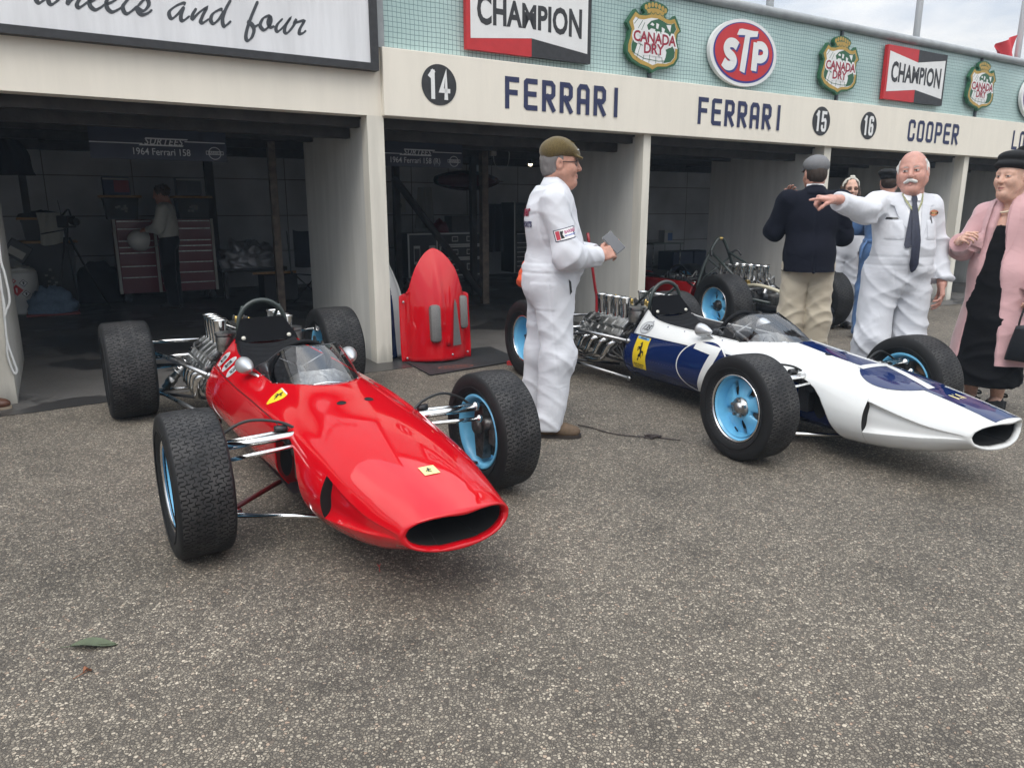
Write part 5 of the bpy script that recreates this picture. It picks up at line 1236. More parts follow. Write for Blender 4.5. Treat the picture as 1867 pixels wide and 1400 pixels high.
        sb_ = MB(); sb_.prism(out, 0, .020, lambda a, b, d: tuple(np.array((a, b, d))@R.T+at)); sb_.build('sole', sole or mat('dark shoe sole', (.03,.022,.018), .7), o)
        return o
def shoulders(p, J, r, nk=1.42):
    n = (float(J['neck'][0])-.015, float(J['neck'][1]), float(J['neck'][2])-.035)
    return smin(rcone(p, n, J['shL'], r*.95, r*.86), rcone(p, n, J['shR'], r*.95, r*.86), .02)
def arms(p, J, q, r=(.072,.064,.050), k=.04):
    d = rcone(p, J['sh'+q], J['elb'+q], r[0], r[1]); return smin(d, rcone(p, J['elb'+q], J['wri'+q], r[1], r[2]), k)
def legs(p, J, q, r=(.118,.088,.078), k=.05):
    d = rcone(p, J['hip'+q], J['knee'+q], r[0], r[1]); return smin(d, rcone(p, J['knee'+q], J['ank'+q], r[1], r[2]), k)
def add_patch(P, name, m, pts, nrm, off=.0):
    b = MB(); b.add([Vector(q) for q in pts], [tuple(range(len(pts)))], smooth=False); return b.build(name, m, P.o, normals=False)
def on_cloth(o, origin, direction):
    """nearest hit on a garment along a ray in the person's own space"""
    ok, loc, n, i = o.ray_cast(Vector(origin), Vector(direction).normalized()); return (loc, n) if ok else (Vector(origin), -Vector(direction))
def cloth_decal(P, garment, name, m, center, u, w, polys, depth=.003, vt=None):
    """flat figures wrapped on a garment: (a, b) runs along u and w from center, cast inwards"""
    u = Vector(u).normalized(); w = Vector(w).normalized(); n = u.cross(w); b = MB()
    def fn(a, c, d=0):
        q = Vector(center)+u*a+w*c; loc, nn = on_cloth(garment, q+n*.25, -n); return loc+n*(depth+d)
    for pl in polys: decal(b, pl, fn, .012)
    if vt is not None: b.add([fn(a, c) for a, c in vt[0]], vt[1])
    return b.build(name, m, garment, normals=False)
def cap_sdf(o=0.):
    def f(p):
        p = p*np.array((1.17,1.03,.98), np.float32)+np.array((.004,0,0), np.float32)
        d = ellip(p, (-.024,0,.078), (.116,.097,.074)); d = smin(d, ellip(p, (.045,0,.088), (.098,.086,.036), rotm(0,.36)), .045)
        d = smin(d, rbox(p, (.096,0,.050), (.058,.070,.006), .0055, rotm(0,.30)), .010)
        edge = np.where(p[:,0] > .0, .050-.02*np.clip(p[:,0],0,.09)/.09, .050+.26*p[:,0])
        return smax(d, np.where(p[:,0] < .06, edge-p[:,2], -1.), .008)
    return f
def flat_cap(P, m, m2=None):
    o = P.hd('flat_cap', cap_sdf(), m, (-.16,-.12,-.02), (.18,.12,.165), .0048)
    return o
def trouser_like(J, sq=1.): return lambda p: smin(legs(p, J, 'L'), legs(p, J, 'R'), .03)
# ---- 1: man with the tweed cap and phone
J = dict(pelvis=(-.02,0,.95), chest=(-.03,0,1.28), neck=(.0,0,1.45), head=(.025,0,1.588), shL=(-.03,.185,1.385), shR=(-.03,-.185,1.385), elbL=(.05,.25,1.10), elbR=(.03,-.265,1.085), wriL=(.255,.07,1.085), wriR=(.235,-.115,1.075),
         hipL=(-.03,.09,.90), hipR=(-.02,-.09,.90), kneeL=(-.06,.125,.48), kneeR=(.01,-.125,.48), ankL=(-.12,.15,.07), ankR=(-.045,-.15,.07))
SK1 = skin('ruddy', (.47,.245,.18))
P = Person('man in tweed flat cap and white coveralls standing in profile beside the red car', (.255,4.45,0), radians(4), J, .0085,
    dict(yaw=radians(-4), fat=.004), [dict(at=(.255,-.10,1.078), x=(.85,.50,.22), z=(.25,-.80,.55), side=1, curl=(.45,.5,.55,.6), thumb=(.75,.2), res=.0028), dict(at=(.265,.06,1.07), x=(.93,-.30,.20), z=(.1,.62,-.6), side=-1, curl=(.5,.55,.6,.6), thumb=(.7,.3), res=.0028)],
    SK1, mat('grey hair', (.16,.15,.145), .7))
def c1(p):
    d = ellip(p, (.015,0,1.06), (.160,.185,.21)); d = smin(d, ellip(p, (-.03,0,1.27), (.150,.195,.19)), .10); d = smin(d, ellip(p, (-.055,0,.93), (.140,.180,.17)), .08)
    d = smin(d, shoulders(p, J, .076), .09); d = smin(d, rcone(p, (-.025,0,1.40), (-.005,0,1.47), .095, .070), .05)
    L, R = legs(p, J, 'L', (.116,.092,.082)), legs(p, J, 'R', (.116,.092,.082)); d = smin(d, smin(L, R, .015), .06)
    d = smin(d, arms(p, J, 'L'), .035); return smin(d, arms(p, J, 'R', (.074,.069,.054)), .03)
def post1(v, N):
    d = np.zeros(len(v)); tr = np.abs(v[:,1]) < .21
    for z in (.985, 1.035): d -= .0035*np.exp(-((v[:,2]-z)/.007)**2)*tr
    d += .003*((v[:,2] > .985) & (v[:,2] < 1.035) & tr)
    d -= .003*np.exp(-((v[:,2]-1.335-.25*np.minimum(v[:,0]+.05,0))/.006)**2)*(v[:,0] < .02)*(np.abs(v[:,1]) < .17)
    d -= .004*np.exp(-((np.abs(v[:,1])-.165)/.006)**2)*(v[:,2] > 1.12)*(v[:,2] < 1.40)
    # hip pocket and side seam
    pk = (v[:,1] < -.08) & (v[:,0] < -.02) & (v[:,0] > -.16) & (v[:,2] < .93) & (v[:,2] > .77); d += .004*pk
    d -= .003*np.exp(-((v[:,0]+.015+.1*(v[:,2]-.5))/.006)**2)*(v[:,2] < .95)*(v[:,1] < -.1)
    return v+N*d[:, None]
wr = lambda a, b: (np.array(J[b])-np.array(J[a]))
cov = P.cloth('coverall', c1, WHITE_C, list(J), .017, [('kneeL',.16),('kneeR',.16),('elbR',.14),('elbL',.12),((.03,0,.83),.16),((-.045,-.15,.15),.13),((-.12,.15,.15),.13),((.06,0,1.0),.14)], [('wriR', wr('elbR','wriR')), ('wriL', wr('elbL','wriL')), ((-.045,-.15,.055), (0,0,-1)), ((-.12,.15,.055), (0,0,-1)), ((-.005,0,1.478), (-.12,0,1), .14)], .36, 3, post1)
b = MB()   # stand collar
rows = []
for k, (r, z, dz) in enumerate(((.070,1.455,.0),(.074,1.512,.006),(.080,1.520,.006),(.098,1.485,.0),(.108,1.455,.0))):
    rows.append([(-.012+.0*k+r*1.02*cos(a)+.012*(1-cos(a)) , r*.92*sin(a), z-(.045 if k else .0)*max(0, cos(a))*1.0) for a in np.linspace(radians(25), radians(335), 40)])
b.grid(rows); b.build('collar', WHITE_C, cov)
cloth_decal(P, cov, 'sleeve_patch', mat('patch border navy', (.02,.02,.06), .7), (.022,-.33,1.21), (.97,0,.25), (-.25,0,.97), [[(-.066,-.032),(.066,-.032),(.066,.032),(-.066,.032)]], .0035)
cloth_decal(P, cov, 'patch_field', SWHITE, (.022,-.33,1.21), (.97,0,.25), (-.25,0,.97), [[(-.062,-.028),(.062,-.028),(.062,.028),(-.062,.028)]], .0045)
cloth_decal(P, cov, 'patch_mark', mat('patch red', (.5,.05,.08), .7), (.030,-.33,1.212), (.97,0,.25), (-.25,0,.97), [[(-.066,-.024),(-.045,-.024),(-.045,.024),(-.066,.024)]], .0055, None)
cloth_decal(P, cov, 'patch_lettering', mat('patch pink', (.42,.12,.22), .7), (.045,-.33,1.226), (.97,0,.25), (-.25,0,.97), [], .0058, text2d('BARBER', .024, .0008, .85))
cloth_decal(P, cov, 'patch_mark', DBLACK, (.030,-.33,1.212), (.97,0,.25), (-.25,0,.97), [[(-.042,-.02),(-.022,-.02),(-.03,.0),(-.022,.02),(-.042,.02)]], .0055)
cloth_decal(P, cov, 'patch_lettering', mat('patch blue', (.08,.12,.4), .7), (.045,-.33,1.205), (.97,0,.25), (-.25,0,.97), [], .0058, text2d('MOTORSPORTS', .0095, .0004, .95))
cloth_decal(P, cov, 'back_lettering', mat('dark red print', (.25,.02,.05), .7), (-.3,-.005,1.33), (0,-1,0), (0,0,1), [], .004, text2d('Barber', .085, .003, .8, .2))
cloth_decal(P, cov, 'back_lettering', mat('navy print', (.03,.03,.09), .7), (-.3,-.005,1.255), (0,-1,0), (0,0,1), [], .004, text2d('MOTORSPORTS', .042, .002, .8))
cloth_decal(P, cov, 'pocket_slit', DBLACK, (.07,-.33,.905), (.9,0,.0), (-.1,0,.99), [[(-.006,-.045),(.008,-.03),(.006,.03),(-.008,.045)]], .003)
P.shoe((-.02,-.15,0), radians(-12), mat('brown suede shoe', (.115,.075,.045), .8, noise=(30,.7,1.2), bump=(120,.4,.002)), .295, .10)
P.shoe((-.12,.15,0), radians(8), MATS['brown suede shoe'], .295, .10)
TWEED = mat('olive tweed', (.115,.085,.035), .95, spec=.15, noise=(180,.55,1.35), bump=(300,.6,.002), sheen=.2)
cp = flat_cap(P, TWEED)
b = MB()
for y in (-.045, 0.0, .045):
    pts = [P.hpt((x, y, z)) for x, z in ((-.108,.10),(-.08,.130),(-.03,.1485),(.025,.143),(.075,.118))]; b.tube(pts, .0018, 5)
b.build('overcheck_line', mat('ochre thread', (.24,.17,.06), .9), cp)
b = MB(); b.sphere(P.hpt((.098,-.045,.080)), .007, n=8); b.build('badge', ALU, cp)
hr = P.hd('hair', lambda p: smax(smin(ellip(p, (-.020,0,.030), (.101,.0805,.095)), ellip(p, (-.035,0,-.03), (.075,.066,.05)), .02), np.maximum(p[:,0]-.022-.25*np.maximum(p[:,2]-.03,0), -.062-p[:,2]+.35*np.maximum(p[:,0]+.03,0)), .01), mat('grey hair', (.16,.15,.145), .7), (-.14,-.1,-.09), (.06,.1,.07), .0045, .006)
def glasses(P, m, lens=True):
    b = MB()
    for sg in (-1, 1):
        rim = [P.hpt((.098-.012*abs(abs(y)-.006)/.05, y*sg, z)) for y, z in [(.034+.024*cos(a), .010+.017*sin(a)) for a in np.linspace(0, 2*pi, 16, endpoint=False)]]
        b.tube(rim, .0016, 6, closed=True); b.tube([P.hpt((.086,sg*.060,.016)), P.hpt((.02,sg*.082,.016)), P.hpt((-.02,sg*.084,.010))], .0022, 6)
    b.tube([P.hpt((.097,-.010,.014)), P.hpt((.101,0,.017)), P.hpt((.097,.010,.014))], .0016, 6)
    o = b.build('glasses', m, P.o)
    if lens:
        b = MB()
        for sg in (-1, 1): b.add([P.hpt((.0985-.012*abs(abs(y)-.006)/.05, y*sg, z)) for y, z in [(.034+.023*cos(a), .010+.016*sin(a)) for a in np.linspace(0, 2*pi, 16, endpoint=False)]], [tuple(range(16))])
        b.build('lens', PERSPEX, o, normals=False)
    return o
glasses(P, mat('dark spectacle frame', (.02,.02,.022), .3))
# phone in his hands
ph = empty('phone', (.255+.345,4.45-.02,1.150), radians(4), 'grey smartphone in a clear case held by the man in the tweed cap', 'phone')
ph.rotation_euler = (radians(62), radians(-38), radians(14)); ph.scale = (.86,)*3
MB().box(-.038,.038,-.078,.078,-.004,.004, bev=.0035).build('phone_body', mat('phone dark glass', (.10,.105,.115), .18), ph)
MB().box(-.040,.040,-.080,.080,-.0050,-.0041, bev=.0004).build('clear_case', mat('clear case rim', (.45,.46,.46), .3), ph)
MB().box(-.033,-.010,.045,.070,-.0068,-.0051, bev=.0008).build('camera_bump', IRON, ph)
# ---- 2: pointing man
J = dict(pelvis=(0,0,.95), chest=(-.01,0,1.25), neck=(.0,.01,1.43), head=(.02,.015,1.565), shL=(-.02,.175,1.360), shR=(.0,-.185,1.372), elbL=(-.05,.262,1.10), elbR=(.17,-.335,1.325), wriL=(.06,.272,.885), wriR=(.37,-.60,1.385),
         hipL=(0,.10,.89), hipR=(0,-.10,.89), kneeL=(.02,.125,.48), kneeR=(.02,-.14,.48), ankL=(-.02,.15,.07), ankR=(-.02,-.17,.07))
SK2 = skin('florid', (.50,.26,.205)); WHAIR = mat('white hair', (.62,.61,.58), .8, noise=(60,.75,1.1), bump=(180,.8,.003))
P = Person('bald man with white moustache and navy tie in white coveralls, pointing with outstretched arm', (2.585,5.0,0), -pi/2, J, .0085,
    dict(yaw=radians(-34), roll=radians(4), pitch=radians(-3), fat=.010, scale=1.05, gaze=-.003, brow=1), [dict(at=(.395,-.645,1.400), x=(.22,-.97,.05), z=(.25,.05,1), side=1, curl=(.06,1.2,1.28,1.3), thumb=(.35,.9), scale=1.0, res=.0028), dict(at=(.065,.272,.875), x=(.20,.02,-1), z=(.45,.9,.1), side=1, curl=(.35,.4,.45,.5), thumb=(.5,.5), scale=1.08)],
    SK2, WHAIR)
def c2(p):
    d = ellip(p, (.045,0,1.06), (.155,.192,.22)); d = smin(d, ellip(p, (.0,0,1.25), (.130,.182,.18)), .10); d = smin(d, ellip(p, (-.01,0,.93), (.150,.200,.17)), .08)
    d = smin(d, shoulders(p, J, .072), .09); d = smin(d, rcone(p, (-.02,0,1.38), (-.02,.0,1.44), .085, .070), .05)
    L, R = legs(p, J, 'L', (.120,.100,.092)), legs(p, J, 'R', (.120,.100,.092)); d = smin(d, smin(L, R, .012), .06)
    d = smin(d, arms(p, J, 'L', (.072,.066,.056)), .03); return smin(d, arms(p, J, 'R', (.074,.064,.054)), .035)
def post2(v, N):
    d = np.zeros(len(v)); tr = (np.abs(v[:,1]) < .22)
    for z in (.985, 1.04): d -= .0035*np.exp(-((v[:,2]-z)/.007)**2)*tr
    fr = v[:,0] > .03
    d -= .005*np.exp(-((v[:,1]+.012)/.007)**2)*fr*(v[:,2] < 1.1)*(v[:,2] > .75)
    d -= .004*np.exp(-((np.abs(v[:,1])-.160-.02*(1.38-v[:,2]))/.006)**2)*(v[:,2] > 1.15)*(v[:,2] < 1.42)*fr
    d -= .003*np.exp(-((np.abs(v[:,1])-.10-.25*(v[:,2]-.93))/.006)**2)*fr*(v[:,2] < .97)*(v[:,2] > .80)
    for y0 in (-.115, .115): d += .004*(np.abs(v[:,1]-y0) < .05)*(np.abs(v[:,2]-1.215) < .055)*fr
    return v+N*d[:, None]
cov = P.cloth('coverall', c2, WHITE_C, list(J), .018, [('kneeL',.16),('kneeR',.16),('elbR',.16),('elbL',.15),((.06,0,.85),.2),('shR',.12),('wriL',.12),((.1,0,1.0),.16)], [('wriR', np.array(J['wriR'])-np.array(J['elbR'])), ('wriL', np.array(J['wriL'])-np.array(J['elbL'])), ((-.02,.15,.055), (0,0,-1)), ((-.02,-.17,.055), (0,0,-1)), ((-.01,0,1.445), (-.1,0,1), .14)], .36, 11, post2)
# shirt front, lapels, tie
def front(y, z): return on_cloth(cov, (.6, y, z), (-1,0,0))[0]
def strip(name, m, rows, off, parent):
    b = MB(); b.grid([[front(y, z)+Vector((off, 0, 0)) for y, z in r] for r in rows]); return b.build(name, m, parent, normals=False)
SHIRT = cloth_mat('white shirt cotton', (.78,.78,.80), 700, .15)
strip('shirt_front', SHIRT, [[(.0+(w*k), z) for k in np.linspace(-1, 1, 9)] for z, w in zip(np.linspace(1.425, 1.09, 16), np.linspace(.062, .006, 16))], .004, cov)
TIE = mat('navy striped tie', (.014,.017,.035), .6, noise=(60,.7,1.5))
tie = strip('tie', TIE, [[(y0+(w*k), z) for k in np.linspace(-1, 1, 7)] for z, w, y0 in ((1.425,.014,.0),(1.405,.019,.0),(1.385,.014,-.001),(1.33,.019,-.004),(1.25,.024,-.008),(1.15,.029,-.011),(1.05,.031,-.012),(1.0,.029,-.011),(.96,.016,-.009),(.945,.003,-.009))], .019, cov)
strip('tie_tail', TIE, [[(y0+(w*k), z) for k in np.linspace(-1, 1, 5)] for z, w, y0 in ((1.36,.010,-.012),(1.28,.016,-.032),(1.2,.019,-.048),(1.12,.021,-.060),(1.10,.010,-.066))], .014, cov)
for sg in (-1, 1):
    strip('lapel', WHITE_C, [[(sg*(a+(b_-a)*k), z) for k in np.linspace(0, 1, 6)] for z, a, b_ in ((1.435,.062,.085),(1.40,.058,.125),(1.375,.054,.150),(1.36,.050,.118),(1.30,.040,.098),(1.22,.028,.060),(1.13,.012,.022))], .008, cov)
    strip('shirt_collar', SHIRT, [[(sg*(a+(b_-a)*k), z) for k in np.linspace(0, 1, 5)] for z, a, b_ in ((1.44,.020,.062),(1.42,.016,.055),(1.395,.022,.040))], .014, cov)
lan = MB()
for y0, y1 in ((-.062,-.004), (.066,.006)):
    Lf, Rt = ribbon([(y0, 1.44), (y0*.75, 1.39), (y1, 1.315)], .012); lan.grid([[front(a.x, a.y)+Vector((.017,0,0)), front(q.x, q.y)+Vector((.017,0,0))] for a, q in zip(Lf, Rt)])
lan.build('striped_lanyard', mat('olive striped ribbon', (.30,.30,.16), .7, noise=(160,.3,1.6)), cov, normals=False)
cloth_decal(P, cov, 'chest_badge', mat('orange badge', (.55,.22,.12), .7), (.3,.150,1.318), (0,1,0), (0,0,1), [ell(0,0,.038,.020,24)], .006)
cloth_decal(P, cov, 'badge_band', DBLACK, (.3,.150,1.318), (0,1,0), (0,0,1), [[(-.034,-.006),(.034,-.006),(.034,.006),(-.034,.006)]], .007)
cloth_decal(P, cov, 'badge_lettering', mat('badge gold', (.7,.5,.2), .6), (.3,.150,1.318), (0,1,0), (0,0,1), [], .008, text2d('BARBER', .013, .0004, 1.0))
cloth_decal(P, cov, 'pen', DBLACK, (.3,.118,1.285), (0,1,0), (0,0,1), [[(-.004,-.03),(.004,-.03),(.006,.012),(-.006,.012)]], .006)
cloth_decal(P, cov, 'pocket_glasses', DBLACK, (.3,-.128,1.285), (0,1,0), (0,0,1), [[(-.03,-.006),(.032,-.006),(.028,.006),(-.026,.006)]], .006)
for y0, z0 in ((-.128,1.275), (.128,1.275)): cloth_decal(P, cov, 'pocket', WHITE_C, (.3,y0,z0-.06), (0,1,0), (0,0,1), [[(-.052,-.062),(.052,-.062),(.052,.06),(-.052,.06)]], .0035)
for sg, x in ((1,.15), (-1,-.17)): P.shoe((.02,x,0), sg*radians(14), mat('black leather shoe', (.018,.016,.015), .35), .29)
P.hd('hair', lambda p: smax(ellip(p, (-.022,0,.022), (.109,.088,.090)), np.maximum(np.maximum(p[:,2]-.088+.10*np.maximum(p[:,0]+.06,0), p[:,0]-.022+.5*np.maximum(.01-p[:,2],0)), np.maximum(-.055-p[:,2], .052-np.abs(p[:,1])-np.maximum(-.045-p[:,0],0)*3)), .012), WHAIR, (-.15,-.11,-.08), (.06,.11,.12), .0038, .020)
P.hd('moustache', lambda p: smin(rcone(np.stack([p[:,0], np.abs(p[:,1]), p[:,2]], 1), (.103,.002,-.046), (.090,.034,-.058), .0105, .006), rcone(np.stack([p[:,0], np.abs(p[:,1]), p[:,2]], 1), (.102,.010,-.048), (.094,.026,-.056), .010, .008), .01), WHAIR, (.06,-.06,-.09), (.13,.06,-.02), .003, .006)
# ---- 3: woman in pink
J = dict(pelvis=(0,0,.93), chest=(.0,0,1.22), neck=(.0,0,1.40), head=(.035,0,1.535), shL=(-.01,.145,1.315), shR=(.0,-.145,1.315), elbL=(-.06,.215,1.06), elbR=(.10,-.215,1.08), wriL=(.03,.25,.84), wriR=(.30,-.13,1.13),
         hipL=(0,.08,.86), hipR=(0,-.08,.86), kneeL=(0,.08,.47), kneeR=(.02,-.08,.47), ankL=(-.03,.08,.09), ankR=(.01,-.07,.09))
SK3 = skin('fair', (.60,.36,.27)); PINK = cloth_mat('pink wool', (.57,.345,.35), 300, .3, .95, .93, .4); BLACK_C = cloth_mat('black cloth', (.005,.005,.006), 300, .3, .95, .9, 0.)
P = Person('elderly smiling woman in long pink coat, black dress and black hat', (3.245,4.95,0), pi+radians(32), J, .0095,
    dict(yaw=radians(-8), fat=.003, scale=1.0, brow=0.), [dict(at=(.31,-.13,1.14), x=(.55,.62,.35), z=(.5,-.55,.5), side=1, curl=(.75,.8,.85,.9), thumb=(.5,.7), scale=.92), dict(at=(.035,.252,.83), x=(.12,.0,-1), z=(.2,1,.1), side=-1, curl=(.9,.95,1,1), thumb=(.4,.8), scale=.92)],
    SK3, mat('silver hair', (.48,.47,.46), .75, noise=(70,.7,1.1), bump=(200,.7,.003)))
# legs in view
def dress(p):
    d = ellip(p, (.01,0,1.12), (.100,.118,.19)); d = smin(d, ellip(p, (.01,0,.95), (.120,.135,.2)), .1)
    return smin(d, rcone(p, (.02,0,.85), (.02,0,.16), .145, .215), .1)
P.cloth('dress', dress, BLACK_C, [(-.2,-.2,.22),(.24,.2,1.36)], .02, [((0,0,.4),.4)], [((.02,0,.20),(0,0,-1),1.)], .3, 5, res=.011)
def coat(p):
    q = p.copy(); d = ellip(p, (-.01,0,1.20), (.138,.160,.20)); d = smin(d, ellip(p, (-.01,0,.95), (.158,.175,.2)), .1)
    d = smin(d, rcone(p, (-.01,0,.90), (-.03,0,.30), .165, .262), .1)
    d = smin(d, shoulders(p, J, .066), .08); d = smin(d, rcone(p, (-.02,0,1.33), (-.03,0,1.41), .09, .068), .05)
    # open front: the two edges part downwards
    op = .026+.095*np.clip((1.3-p[:,2])/1.0, 0, 1); d = smax(d, -np.maximum(np.abs(p[:,1]-.01)-op, .02-p[:,0]), .012)
    d = smin(d, arms(p, J, 'L', (.066,.062,.056)), .03); return smin(d, arms(p, J, 'R', (.066,.062,.060)), .03)
ct = P.cloth('coat', coat, PINK, [(-.35,-.35,.36),(.36,.36,1.42)], .013, [('elbL',.12),('elbR',.12)], [('wriR', np.array(J['wriR'])-np.array(J['elbR'])), ('wriL', np.array(J['wriL'])-np.array(J['elbL'])), ((-.03,0,.345),(0,0,-1),1.)], .25, 9)
b = MB()
for sg in (-1, 1):   # shawl collar
    rows = []
    for k, z in enumerate(np.linspace(1.40, 1.02, 12)):
        w = .045*sin(pi*min(1, (k+2.5)/13)); y0 = .055+.02*k/11; row = []
        for u in np.linspace(0, 1, 5):
            h, n_ = on_cloth(ct, (.6, sg*(y0+w*u), z), (-1,0,0)); row.append(h+Vector((.010*(1-u)+.003, 0, 0)))
        rows.append(row)
    b.grid(rows)
b.build('coat_collar', PINK, ct, normals=False)
b = MB(); b.tube([P.hpt((-.03+.085*cos(a)*.95, .080*sin(a), -.158-.055*max(0,cos(a)))) for a in np.linspace(0, 2*pi, 40, endpoint=False)], .0065, 8, closed=True); b.build('pearl_necklace', mat('cream pearls', (.65,.55,.40), .3), P.o)
b = MB()
for sg in (-1, 1): b.sphere(P.hpt((-.008,sg*.090,-.036)), .0095, n=10)
b.build('pearl_earrings', mat('white pearl', (.75,.73,.68), .2), P.o)
b = MB(); b.sphere(P.hpt((.050,.066,.002)), (.004,.004,.004), n=8); b.build('hat_veil_dot', DBLACK, P.o)
FELT = mat('black felt', (.008,.008,.009), .95, bump=(200,.5,.002))
P.hd('hat', lambda p: smin(smin(ellip(p, (-.02,0,.078), (.128,.112,.042), rotm(0,-.10)), ellip(p, (-.03,0,.118), (.118,.108,.050), rotm(0,-.22)), .012), smin(ellip(p, (-.055,.03,.165), (.06,.05,.022), rotm(.3,-.5)), rcone(p, (-.05,.03,.17), (-.13,.05,.165), .012, .004), .02), .02), FELT, (-.18,-.14,.02), (.13,.14,.21), .0055)
P.hd('hair', lambda p: smax(ellip(p, (-.03,0,.01), (.100,.086,.085)), np.maximum(p[:,0]-.012, -.075-p[:,2]), .015), mat('silver hair', (.48,.47,.46), .75), (-.15,-.1,-.1), (.05,.1,.08), .0045, .012)
legm = MB()
for q in 'LR':
    a, k_ = J['ank'+q], J['knee'+q]; legm.tube([a, (np.array(a)*.65+np.array(k_)*.35), k_], [.038,.052,.055], 14); legm.tube([np.array(a)+(0,0,.0), np.array(a)+(.06,0,-.045), np.array(a)+(.13,0,-.07)], [.036,.036,.03], 12)
legm.build('stockinged_legs', SK3, P.o)
for q, x in (('L',.08), ('R',-.07)):
    a = J['ank'+q]; b = MB()
    b.grid([[(a[0]+.165*cos(t)*k if cos(t) > 0 else a[0]+.07*cos(t)*k, x+.045*sin(t)*k, z) for t in np.linspace(0, 2*pi, 25)] for k, z in ((1,.0),(1,.028),(.97,.05),(.86,.07),(.72,.082))])
    b.prism([(-.075,-.034),(-.01,-.034),(-.01,.034),(-.075,.034)], .0, .06, lambda u, w, d: (a[0]+u, x+w, d)); b.grid([[(a[0]-.075+.02*k, x+.038*cos(t), .09+.05*k+.035*sin(t)*.3) for t in np.linspace(-1.6, 1.6, 9)] for k in (0,.3)])
    b.build('black_mule', FELT, P.o)
b = MB(); b.tube([(.03+.036*cos(a), .25+.036*sin(a), .845) for a in np.linspace(0, 2*pi, 20, endpoint=False)], .008, 6, closed=True); b.build('yellow_wristband', mat('fluorescent yellow band', (.72,.75,.12), .6), P.o)
hm = Matrix.Translation((3.245,4.95,0)) @ Matrix.Rotation(pi+radians(32), 4, 'Z')
bgp = hm @ Vector((.055,.262,.395))
bag = empty('handbag', bgp, pi+radians(32)+radians(0), 'structured black leather handbag hanging from the hand of the woman in pink', 'handbag')
BLEA = mat('black bag leather', (.012,.012,.014), .38, bump=(260,.4,.0015))
b = MB(); rows = []
for z, hx, hy in ((0,.135,.075),(.01,.14,.08),(.10,.140,.066),(.20,.138,.045),(.225,.136,.040),(.225,.128,.034),(.20,.126,.032)):
    rows.append([(hx*max(-1,min(1,1.35*cos(t))), hy*max(-1,min(1,1.35*sin(t))), z+.004*cos(2*t)) for t in np.linspace(0, 2*pi, 49)])
b.grid(rows); b.prism([(-.135,-.075),(.135,-.075),(.135,.075),(-.135,.075)], .002, .006, lambda u, w, d: (u, w, d)); b.build('bag_body', BLEA, bag)
b = MB(); b.box(-.137,.137,.047,.052,.150,.222, bev=.002); b.build('flap', BLEA, bag)
for sg in (-1, 1): MB().tube(crom([(-.07,sg*.047,.16),(-.068,sg*.046,.26),(-.045,sg*.03,.37),(.0,sg*.012,.425),(.045,sg*.03,.37),(.068,sg*.046,.26),(.07,sg*.047,.16)], 6), .0075, 8, flat=(1.3,.7)).build('handle', BLEA, bag)
b = MB(); b.box(-.006,.006,.053,.060,.165,.205, bev=.002); b.box(-.018,.018,.052,.056,.192,.200, bev=.001); b.build('clasp', mat('gold clasp', (.70,.50,.18), .25, metal=1), bag)
# ---- 4: man in the blazer, seen from behind
J = dict(pelvis=(0,0,.95), chest=(-.01,0,1.28), neck=(.01,0,1.46), head=(.045,0,1.60), shL=(.0,.20,1.41), shR=(.0,-.20,1.41), elbL=(.07,.275,1.17), elbR=(.05,-.25,1.13), wriL=(.26,.15,1.37), wriR=(.25,-.08,1.15),
         hipL=(0,.09,.90), hipR=(0,-.09,.90), kneeL=(.01,.095,.48), kneeR=(0,-.10,.48), ankL=(-.02,.10,.07), ankR=(-.02,-.11,.07))
P = Person('man seen from behind in navy blazer, cream trousers and grey flat cap', (2.40,6.05,0), radians(80), J, .0095,
    dict(yaw=radians(10)), [dict(at=(.265,.145,1.38), x=(.15,-.10,1), z=(1,.2,-.1), side=-1, curl=(.5,.55,.6,.6), scale=1.), dict(at=(.26,-.06,1.155), x=(.9,.5,.1), z=(.1,-.4,.9), side=1, curl=(.5,.5,.5,.5))], SK1, mat('dark brown hair', (.035,.022,.015), .7))
NAVY_C = cloth_mat('navy wool', (.006,.007,.014), 350, .3, .95, .85, 0.)
def bz(p):
    d = ellip(p, (.0,0,1.27), (.135,.205,.20)); d = smin(d, ellip(p, (-.0,0,1.02), (.140,.190,.22)), .1); d = smin(d, rcone(p, (-.015,0,.97), (-.015,0,.78), .178, .208), .08)
    d = smin(d, shoulders(p, J, .074), .08); d = smin(d, rcone(p, (-.0,0,1.42), (.0,0,1.49), .085, .066), .04)
    d = smin(d, arms(p, J, 'L', (.082,.072,.056)), .03); return smin(d, arms(p, J, 'R', (.082,.072,.056)), .03)
def bpost(v, N):
    d = -.006*np.exp(-(v[:,1]/.006)**2)*(v[:,0] < 0)*(v[:,2] < 1.36); d -= .010*np.exp(-(v[:,1]/.008)**2)*(v[:,0] < 0)*(v[:,2] < .98); return v+N*d[:, None]
jk = P.cloth('blazer', bz, NAVY_C, [(-.28,-.34,.86),(.36,.36,1.5)], .010, [('elbL',.13),('elbR',.13),('shL',.1),('shR',.1)], [((-.01,0,.86),(0,0,-1),1.), ('wriL', np.array(J['wriL'])-np.array(J['elbL'])), ('wriR', np.array(J['wriR'])-np.array(J['elbR']))], .22, 21, bpost)
b = MB(); b.grid([[(-.002+r*1.05*cos(a), r*.95*sin(a), z) for a in np.linspace(radians(50), radians(310), 30)] for r, z in ((.070,1.50),(.078,1.515),(.095,1.475),(.10,1.465))]); b.build('collar', NAVY_C, jk)
b = MB(); b.lathe([(.062,1.49),(.064,1.535),(.060,1.536)], (0,0,1), (.012,0,0), 28); b.build('shirt_collar', SHIRT, P.o)
KHAKI = cloth_mat('cream chino', (.50,.44,.34), 420, .3)
